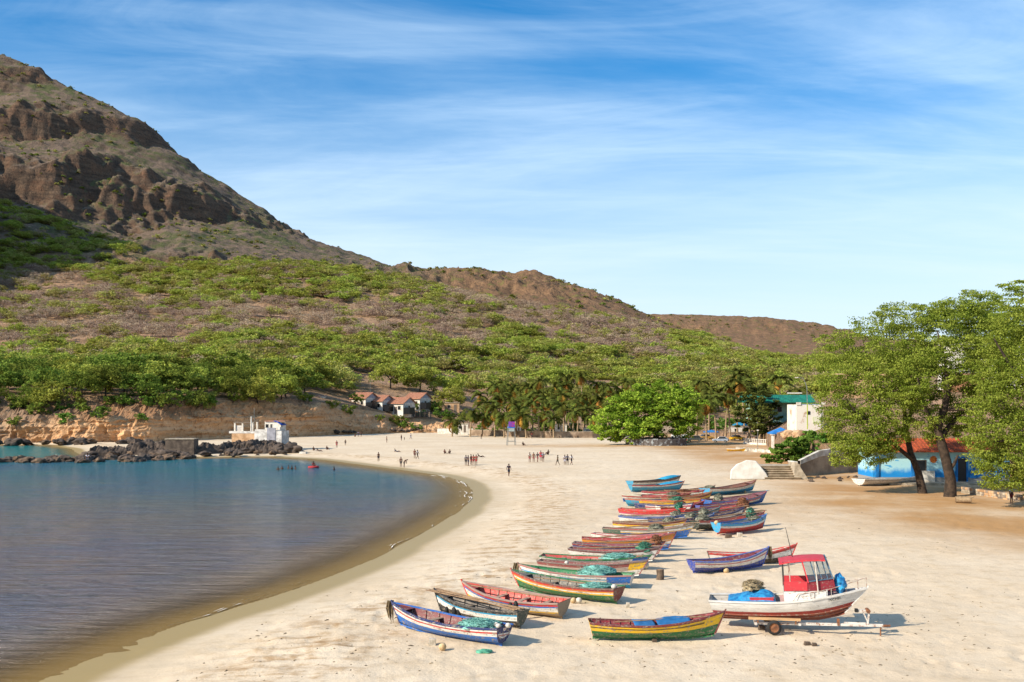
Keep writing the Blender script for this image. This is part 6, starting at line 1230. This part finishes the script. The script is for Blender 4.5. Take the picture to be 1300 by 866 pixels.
big_tree(1172, 626, 114, [(1172, 626, 0, .55), (1166, 600, 0, .40), (1156, 575, 0, .34), (1150, 545, .5, .28), (1148, 515, 1, .2)],
   [[(1160, 585, 0, .26), (1130, 560, -1, .2), (1100, 535, -2, .15), (1075, 510, -2, .07)], [(1150, 550, 0, .24), (1160, 510, 1, .18), (1165, 460, 2, .10), (1160, 420, 2, .05)], [(1152, 560, 0, .2), (1120, 520, 2, .14), (1105, 470, 2, .08), (1095, 430, 2, .05)], [(1148, 520, 0, .16), (1180, 480, -2, .1), (1200, 450, -2, .06)]],
   [(1075, 470, 1, (2.9, 3, 2.6)), (1100, 430, 2, (3.0, 3, 2.4)), (1140, 405, 2, (2.8, 3, 1.9)), (1060, 500, 0, (2.4, 2.6, 2.2)), (1095, 500, 0, (3.4, 3, 3.0)), (1090, 545, -1, (3.0, 2.8, 2.8)), (1070, 535, 0, (2.2, 2.4, 2.2)), (1120, 465, -2, (3.4, 3, 3.0)), (1160, 455, -2, (3.2, 3, 3.0)), (1130, 520, -2, (3.0, 2.6, 2.6)), (1090, 568, -2, (2.2, 2.0, 1.7)), (1070, 572, -1, (1.4, 1.6, 1.4)), (1130, 550, -2, (2.0, 1.8, 1.6)), (1165, 420, 2, (2.8, 3, 2.0)), (1050, 455, 2, (1.6, 2, 1.4)), (1116, 568, -2, (1.3, 1.3, 1.0)), (1140, 552, -1, (1.5, 1.4, 1.0)), (1108, 560, -1, (1.9, 1.7, 1.5)), (1126, 574, -2, (1.3, 1.2, 1.0)), (1084, 586, -2, (1.1, 1.0, .8)), (1104, 584, -2, (1.2, 1.1, .8)), (1064, 560, -1, (1.3, 1.3, 1.3)), (1165, 500, -1, (2.4, 2.2, 2.2)), (1060, 430, 3, (1.8, 2, 1.2))],
   78000, 701, 'leaning feathery tree with drooping foliage beside the white boat')
big_tree(1206, 632, 110, [(1206, 632, 0, .72), (1207, 610, 0, .56), (1202, 588, 0, .52), (1196, 565, 0, .5), (1190, 545, 0, .44), (1200, 515, 0, .36), (1205, 485, 1, .26)],
   [[(1205, 598, 0, .22), (1212, 588, -.3, .16), (1216, 578, -.4, .12)], [(1194, 555, 0, .34), (1215, 530, 1, .26), (1240, 500, 2, .16), (1265, 460, 2, .08)], [(1192, 548, 0, .3), (1175, 520, -1, .2), (1165, 480, -2, .1)], [(1204, 500, 0, .24), (1200, 460, 0, .16), (1190, 420, 1, .07)], [(1200, 520, 0, .2), (1250, 520, -2, .14), (1285, 500, -2, .08)]],
   [(1195, 420, 2, (3.2, 3, 2.2)), (1215, 395, 3, (3.0, 3, 1.6)), (1180, 470, 0, (3.0, 2.6, 2.6)), (1220, 450, 1, (3.0, 3, 2.6)), (1255, 425, 2, (3.0, 3, 2.4)), (1160, 490, -1, (2.2, 2, 2.0)), (1245, 475, 0, (2.6, 2.4, 2.2)), (1215, 500, 2, (2.6, 2, 2.0)), (1228, 530, 1, (2.0, 1.8, 1.6)), (1175, 530, 0, (1.7, 1.6, 1.5)), (1240, 380, 4, (2.6, 2.6, 1.3)), (1180, 395, 4, (2.2, 2.4, 1.5)), (1205, 540, 2, (1.6, 1.5, 1.3)), (1262, 455, 0, (2.6, 2.4, 2.4)), (1256, 497, 1, (2.2, 2, 2.0)), (1184, 548, 1, (1.5, 1.4, 1.1)), (1228, 553, 1, (1.4, 1.3, .9)), (1245, 410, 1, (2.4, 2.2, 1.8))],
   64000, 702, 'forked thick trunked feathery tree before the mural house door')
big_tree(1330, 642, 100, [(1330, 642, 0, .7), (1326, 600, 0, .5), (1318, 560, 0, .45), (1310, 520, 0, .34), (1305, 470, 0, .24)],
   [[(1318, 560, 0, .3), (1285, 520, 0, .2), (1255, 500, 0, .1)], [(1308, 500, 0, .24), (1280, 460, 0, .16), (1262, 430, 0, .07)], [(1322, 580, 0, .26), (1290, 560, -2, .18), (1262, 560, -2, .08)]],
   [(1285, 440, 2, (3.0, 3, 2.6)), (1300, 410, 2, (3.0, 3, 2.4)), (1285, 500, 0, (3.2, 3, 2.8)), (1255, 520, 0, (2.4, 2.2, 2.2)), (1275, 555, -1, (3.0, 2.6, 2.6)), (1250, 560, -1, (2.0, 1.8, 1.8)), (1280, 595, -2, (2.4, 2.2, 2.0)), (1260, 598, -2, (1.6, 1.6, 1.5)), (1310, 560, -2, (2.8, 2.6, 3.0)), (1320, 470, 0, (3.4, 3, 3.2)), (1340, 520, 0, (3.4, 3.4, 3.6)), (1262, 475, 1, (2.2, 2.0, 1.8)), (1330, 400, 2, (3.6, 3, 2.6)), (1310, 600, -1, (2.2, 2.0, 2.0)), (1370, 450, 0, (4, 3.5, 4))],
   82000, 703, 'feathery tree hanging its foliage low over the stone wall')
big_tree(1275, 520, 150, [(1275, 520, 0, .5), (1272, 480, 0, .4), (1268, 440, 0, .3), (1265, 400, 0, .2)], [[(1268, 440, 0, .2), (1240, 410, 0, .12), (1215, 395, 0, .06)], [(1268, 440, 0, .2), (1290, 400, 0, .12), (1300, 370, 0, .06)]],
   [(1265, 400, 0, (3.4, 3, 2.4)), (1235, 405, 0, (3.0, 3, 1.6)), (1290, 380, 0, (3.6, 3, 2.6)), (1300, 415, 0, (4.0, 3, 3)), (1275, 440, 0, (4, 3, 3)), (1310, 365, 0, (3, 3, 1.6)), (1245, 445, 0, (3, 3, 2.4)), (1200, 400, 1, (2.4, 2.4, 1.2))],
   26000, 704, 'thin topped feathery tree on the slope behind the others', .18, None, .5)
# sprays of bare outer twigs that carry thin foliage above the crowns
# ================================================================ PEOPLE
def skin_mesh(name, verts, edges, radii, root=0, sub=1):
    me = bpy.data.meshes.new(name); me.from_pydata(verts, edges, []); ob = bpy.data.objects.new(name, me); COL.objects.link(ob)
    md = ob.modifiers.new('skin', 'SKIN'); md.use_smooth_shade = True; sv = me.skin_vertices[0].data
    for k, r in enumerate(radii): sv[k].radius = (r, r) if not hasattr(r, '__len__') else r
    sv[root].use_root = True; ob.modifiers.new('sub', 'SUBSURF').levels = sub; ob.modifiers['sub'].render_levels = sub
    dg = bpy.context.evaluated_depsgraph_get(); dg.update(); out = bpy.data.meshes.new_from_object(ob.evaluated_get(dg)); out.name = name; bpy.data.objects.remove(ob); bpy.data.meshes.remove(me); out.materials.clear(); out.materials.append(None); return out
JN = ['pelvis', 'waist', 'chest', 'neck', 'head', 'crown', 'shl', 'ell', 'wrl', 'hal', 'shr', 'elr', 'wrr', 'har', 'hil', 'knl', 'anl', 'tol', 'hir', 'knr', 'anr', 'tor']
JE = [('pelvis', 'waist'), ('waist', 'chest'), ('chest', 'neck'), ('neck', 'head'), ('head', 'crown'), ('chest', 'shl'), ('shl', 'ell'), ('ell', 'wrl'), ('wrl', 'hal'), ('chest', 'shr'), ('shr', 'elr'), ('elr', 'wrr'), ('wrr', 'har'), ('pelvis', 'hil'), ('hil', 'knl'), ('knl', 'anl'), ('anl', 'tol'), ('pelvis', 'hir'), ('hir', 'knr'), ('knr', 'anr'), ('anr', 'tor')]
JR = dict(pelvis=(.15, .11), waist=(.13, .10), chest=(.16, .11), neck=.055, head=.095, crown=.075, shl=.065, ell=.045, wrl=.035, hal=.04, shr=.065, elr=.045, wrr=.035, har=.04, hil=.09, knl=.06, anl=.042, tol=.04, hir=.09, knr=.06, anr=.042, tor=.04)
STAND = dict(pelvis=(0, 0, .95), waist=(0, 0, 1.12), chest=(0, 0, 1.33), neck=(0, 0, 1.50), head=(0, -.02, 1.62), crown=(0, 0, 1.72), shl=(-.19, 0, 1.42), ell=(-.25, .03, 1.14), wrl=(-.25, -.04, .90), hal=(-.25, -.06, .81), shr=(.19, 0, 1.42), elr=(.25, .03, 1.14), wrr=(.25, -.04, .90), har=(.25, -.06, .81), hil=(-.09, 0, .88), knl=(-.11, -.02, .49), anl=(-.11, .02, .09), tol=(-.12, -.14, .04), hir=(.09, 0, .88), knr=(.11, -.02, .49), anr=(.11, .02, .09), tor=(.12, -.14, .04))
WALK = dict(STAND, ell=(-.25, .16, 1.17), wrl=(-.24, .17, .93), hal=(-.24, .15, .85), elr=(.25, -.10, 1.16), wrr=(.23, -.26, .98), har=(.22, -.32, .92), knl=(-.10, -.20, .52), anl=(-.10, -.27, .11), tol=(-.10, -.42, .08), knr=(.10, .08, .50), anr=(.10, .34, .16), tor=(.10, .28, .04))
SIT = dict(STAND, pelvis=(0, 0, .13), waist=(0, .05, .30), chest=(0, .06, .50), neck=(0, .04, .67), head=(0, 0, .79), crown=(0, .02, .89), shl=(-.19, .05, .59), ell=(-.26, -.12, .42), wrl=(-.16, -.34, .46), hal=(-.10, -.40, .47), shr=(.19, .05, .59), elr=(.26, -.12, .42), wrr=(.16, -.34, .46), har=(.10, -.40, .47), hil=(-.10, -.05, .14), knl=(-.15, -.42, .46), anl=(-.14, -.62, .10), tol=(-.14, -.76, .05), hir=(.10, -.05, .14), knr=(.15, -.42, .46), anr=(.14, -.62, .10), tor=(.14, -.76, .05))
RECL = dict(STAND, pelvis=(0, 0, .12), waist=(0, .17, .20), chest=(0, .34, .34), neck=(0, .44, .48), head=(0, .46, .60), crown=(0, .50, .69), shl=(-.19, .38, .40), ell=(-.26, .52, .20), wrl=(-.26, .46, .05), hal=(-.26, .40, .04), shr=(.19, .38, .40), elr=(.26, .52, .20), wrr=(.26, .46, .05), har=(.26, .40, .04), hil=(-.09, -.06, .12), knl=(-.12, -.46, .14), anl=(-.12, -.86, .07), tol=(-.13, -.92, .17), hir=(.09, -.06, .12), knr=(.11, -.42, .34), anr=(.11, -.68, .08), tor=(.12, -.82, .05))
BEND = dict(STAND, waist=(0, -.05, 1.10), chest=(0, -.24, 1.22), neck=(0, -.40, 1.28), head=(0, -.52, 1.30), crown=(0, -.62, 1.32), shl=(-.19, -.30, 1.26), ell=(-.22, -.34, .98), wrl=(-.20, -.40, .74), hal=(-.20, -.42, .66), shr=(.19, -.30, 1.26), elr=(.22, -.34, .98), wrr=(.20, -.40, .74), har=(.20, -.42, .66))
POSES = dict(stand=STAND, walk=WALK, sit=SIT, recline=RECL, bend=BEND); PM = {}
def lerp3(a, b, f): return tuple(a[i] + (b[i] - a[i]) * f for i in range(3))
def pose_meshes(k):
    if k in PM: return PM[k]
    J = POSES[k]; ix = {n: i for i, n in enumerate(JN)}
    body = skin_mesh('person', [J[n] for n in JN], [(ix[a], ix[b]) for a, b in JE], [JR[n] for n in JN])
    up = ['waist', 'chest', 'shl', 'eml', 'shr', 'emr']; J2 = dict(J, eml=lerp3(J['shl'], J['ell'], .55), emr=lerp3(J['shr'], J['elr'], .55)); i2 = {n: i for i, n in enumerate(up)}
    top = skin_mesh('shirt', [J2[n] for n in up], [(i2[a], i2[b]) for a, b in (('waist', 'chest'), ('chest', 'shl'), ('shl', 'eml'), ('chest', 'shr'), ('shr', 'emr'))], [(.165, .13), (.185, .13), .085, .075, .085, .075])
    lo_ = ['waist', 'pelvis', 'hil', 'kml', 'hir', 'kmr']; J2.update(kml=lerp3(J['hil'], J['knl'], .75), kmr=lerp3(J['hir'], J['knr'], .75), waist=lerp3(J['pelvis'], J['waist'], .7)); i3 = {n: i for i, n in enumerate(lo_)}
    bot = skin_mesh('shorts', [J2[n] for n in lo_], [(i3[a], i3[b]) for a, b in (('waist', 'pelvis'), ('pelvis', 'hil'), ('hil', 'kml'), ('pelvis', 'hir'), ('hir', 'kmr'))], [(.15, .12), (.165, .13), .11, .085, .11, .085], 1)
    h, c = Vector(J['head']), Vector(J['crown']); n_ = Vector(J['neck']); d = (c - n_).normalized(); bk = Vector((0, .025, 0)); hair = blob_mesh('hair', [m_dark], (.105, .115, .10), 5, 2, .06); 
    for v in hair.vertices: v.co = v.co + (h.lerp(c, .55) + bk)
    hair.materials.clear(); hair.materials.append(None); PM[k] = (body, top, bot, hair); return PM[k]
SK = [plain('skin_a', '5a3826', '4c2f20', 6, .6, .05), plain('skin_b', '6f4730', '5f3c29', 6, .6, .05), plain('skin_c', '8f6044', '7e543c', 6, .6, .05)]; m_hair = plain('hair', '17120f', '0f0c0a', 8, .8, .2)
CM = {}
def cloth(c):
    if c not in CM: CM[c] = plain('cloth_' + c, c, None, 5, .9, .2)
    return CM[c]
def person(px, py, pose, label, top=None, bot='2c3040', rz=0.0, skin=1, s=1.0, group=None, pos=None):
    p = pos if pos is not None else GG(px, py); b, t_, s_, h_ = pose_meshes(pose); o = link('person', b, None, (p.x, p.y, p.z - .02), (0, 0, rz), s); o.material_slots[0].link = 'OBJECT'; o.material_slots[0].material = SK[skin]
    for nm, me, m_ in (('shirt', t_, cloth(top) if top else None), ('shorts', s_, cloth(bot) if bot else None), ('hair', h_, m_hair)):
        if m_ is None: continue
        c = link(nm, me, o); c.material_slots[0].link = 'OBJECT'; c.material_slots[0].material = m_
    return tag(o, label, 'person', group)
Q = [(646, 605, 'walk', 'person in dark navy clothes walking alone near the water', '232a3c', '232a3c', .3, 0, 1.05),
 (591.5, 591, 'stand', 'person in grey and white top at the edge of the group of bathers', '8b8b94', '23242c', .2, 0), (594.5, 591.5, 'stand', 'person in dark shirt within the group of bathers', '2c2c3c', '3a3a4a', 2, 0), (598, 590, 'stand', 'tall person with bare chest in red shorts among the bathers', None, 'a8383a', 1, 0), (601, 590.5, 'stand', 'person in brick red shirt among the bathers', 'a04a40', '8a3034', 3, 1), (604.5, 590.5, 'stand', 'person in red swimwear at the end of the group of bathers', 'b04848', 'a83a3c', 0, 1),
 (610, 580.5, 'recline', 'person in dark clothes lying on the sand beside the group of bathers', '2a2628', '2a2628', 1.5, 0),
 (564.5, 576, 'sit', 'person in red sitting on the sand next to another sitter', '8a2f2c', '23242c', .4, 0), (571, 576, 'sit', 'person in dark top sitting on the sand next to one in red', '2a2228', '2a2228', -.4, 0),
 (526.5, 582, 'stand', 'person in brown red swimwear standing next to one in white', '8a5048', '6a3434', .4, 1), (530, 583, 'walk', 'person in white shirt and dark shorts walking on the far sand', 'd0ccd0', '22242c', 1.2, 0),
 (504, 574, 'recline', 'person in blue grey clothes reclining on the far sand', '5a6478', '3a4050', 1.3, 0), (480.5, 586, 'stand', 'person in dark swimwear at the water line with a faint shadow', None, '2a2a34', .6, 0), (509, 593, 'stand', 'dark bather wading upright at the water line', None, '1f2028', 0, 0), (513, 593.5, 'bend', 'dark bather bending forward at the water line', None, '1f2028', 1.4, 0),
 (427.5, 568.5, 'stand', 'person in pink red dress near the white blocks', 'b84a54', 'b84a54', .3, 0), (438.5, 565.5, 'stand', 'small person in dark clothes past the one in pink red dress', '2c2c30', '2c2c30', .3, 0, .85), (491, 562, 'stand', 'person with bare back and dark shorts on the upper sand', None, '22242c', 2, 1), (509.5, 559.5, 'stand', 'person in swim shorts beside a small child on the upper sand', None, '50545c', 1, 1), (513.3, 559, 'stand', 'small child in dark clothes on the upper sand', '2a2a2c', '2a2a2c', 1, 0, .55), (521.5, 557.5, 'walk', 'person in white and blue walking on the upper sand', 'd8dce0', '5a78a8', 1.5, 1),
 (451, 554.5, 'sit', 'person in red brown sitting below the cliff', '8a5a48', '3a3030', 0, 0), (455, 554.5, 'stand', 'person in lilac top standing below the cliff', '8a86a8', '3a3c58', 0, 0), (458.5, 554.5, 'stand', 'person in dark shirt standing below the cliff', '2c2a2c', '2c2a2c', 0, 0), (398, 572, 'sit', 'person in black sitting beside the lowest white block', '22201f', '22201f', .5, 0), (405, 573, 'recline', 'person in dark brown reclining near the lowest white block', '3c2c26', '22201f', 1.3, 0), (415, 571, 'sit', 'person sitting between the white blocks and the one in pink red', '4a3a30', '22201f', .9, 0),
 (672.5, 587, 'stand', 'person in white top and red shorts in the larger walking group', 'c8c4c0', 'a05050', .2, 1), (677.5, 587, 'stand', 'person in tan top within the larger walking group', 'a07a68', '9a5c58', .2, 1), (682.5, 587, 'walk', 'person in navy striped shirt within the larger walking group', '3c3c58', 'a06060', .5, 1), (686.5, 585, 'stand', 'person in bright pink dress in the larger walking group', 'd8325c', 'd8325c', .2, 1, 1.06), (689.5, 586.5, 'stand', 'person in pale blue top at the end of the larger walking group', '8a9cc0', '6a4040', .2, 1), (696, 577.5, 'sit', 'person in black sitting up on the sand behind the larger walking group', '22221f', '22221f', -.9, 0, 1.15), (664, 565.8, 'sit', 'person in dark clothes sitting near the lifeguard tower', '2a2a22', '2a2a22', .8, 0, 1.1),
 (708, 591, 'walk', 'person in olive shirt striding next to the trio in white', '54543c', '3c3a30', -1.2, 0), (717, 590.5, 'stand', 'person with dark hair in white at the left of the trio', 'd0ccd4', 'b8b4c0', .2, 0), (720.5, 590, 'stand', 'person in grey white standing in the middle of the trio', 'a8a8b8', '3c3c50', .2, 0), (725.5, 590.5, 'walk', 'person in white shirt and black shorts in the trio', 'dcdadc', '22242c', .8, 0),
 (611, 557.5, 'bend', 'person in dark clothes stooping under the first palms', '2c2c28', '3a3a30', .6, 0, 1.2), (675, 556.5, 'stand', 'person in red shirt by the stone wall of the grove', 'a83a3c', '3a3040', 0, 0),
 (1284, 639.5, 'stand', 'person in pale blue shirt and maroon trousers before the low stone wall', 'a8ccd8', '6a2430', .4, 0, 1.0), (234, 578, 'sit', 'person in red sitting on the strip of sand behind the reef', 'b03a3c', '50303a', 0, 1), (272, 578, 'sit', 'person in orange red sitting on the sand strip near the stone shed', 'b8503c', '2c2a30', 0, 1), (244, 577, 'stand', 'person in grey standing on the strip of sand behind the reef', '6a6660', '3a3836', 0, 0)]
for r in Q: person(r[0], r[1], r[2], r[3], r[4], r[5], r[6], r[7], r[8] if len(r) > 8 else 1.0)
p = G(111, 588, SEA); person(0, 0, 'sit', 'person in white sitting on the boulders of the low reef', 'd8d8e0', 'c8c8d0', .3, 1, 1.3, None, Vector((p.x, p.y, .15)))
for k, (px, py) in enumerate(((358, 596), (370.5, 596), (375, 596), (353, 597), (424, 597), (366, 595.5))):
    p = G(px, py, SEA); person(0, 0, 'stand', 'bather standing chest deep in the bay', None, '22242c', k * 1.1, 0, 1.0, 'bathers in the bay', Vector((p.x, p.y, SEA - 1.12)))
p = G(398, 594, SEA); person(0, 0, 'sit', 'bather in red sitting up on a red float in the bay', 'a03c40', '8c2f34', .6, 0, 1.1, None, Vector((p.x, p.y, SEA + .1)))
e = empty('inflatable_ring', (p.x, p.y, SEA + .08)); mb = MB(); mb.tube([(.75 * math.cos(2 * math.pi * k / 20), .75 * math.sin(2 * math.pi * k / 20), .05) for k in range(21)], .2, 8); mb.build('tube', [cloth('b03a3c')], e); mb = MB(); mb.prism([(.6 * math.cos(2 * math.pi * k / 16), .6 * math.sin(2 * math.pi * k / 16)) for k in range(16)], -.05, .03); mb.build('floor_sheet', [cloth('7a2a30')], e); tag(e, 'red inflatable ring carrying a bather in the bay', 'float')
# ================================================================ LITTER, FOOTPRINT EDGES
rg = np.random.default_rng(8); n = 1100
lpx = rg.uniform(150, 1300, n); lpy = 560 + 306 * rg.random(n) ** .7; X_ = []; V, F = [], []
gx = (lpx - 650) * CH / (lpy - HY); gy = CH * FPX / (lpy - HY); s_ = shore_dist(gx, gy); keep = (s_ > 3) & (gy < 200) & (fbm(gx * .12, gy * .12, 0, 3, 6) > -.05); gx, gy, s_ = gx[keep], gy[keep], s_[keep]; zz = beach_z(gx, gy, s_)
for x, y, z in zip(gx, gy, zz):
    a = rg.uniform(0, 6.28); l = rg.uniform(.04, .16); w = rg.uniform(.03, .08); h = rg.uniform(.02, .06); c, s = math.cos(a), math.sin(a); b = len(V)
    for u_, v_, k in ((-l, -w, 0), (l, -w * .6, 0), (l * .7, w, 0), (-l * .6, w * .8, 0), (0, 0, 1)): V.append((x + u_ * c - v_ * s, y + u_ * s + v_ * c, z - .015 + h * k))
    F += [(b, b + 1, b + 4), (b + 1, b + 2, b + 4), (b + 2, b + 3, b + 4), (b + 3, b, b + 4)]
tag(link('beach_litter', np_mesh('beach_litter', V, F, [plain('litter', '8d7a5e', '4f4436', 2.0, .95)])), 'scattered dark scraps of weed and pebbles on the sand', 'litter', kind='stuff')
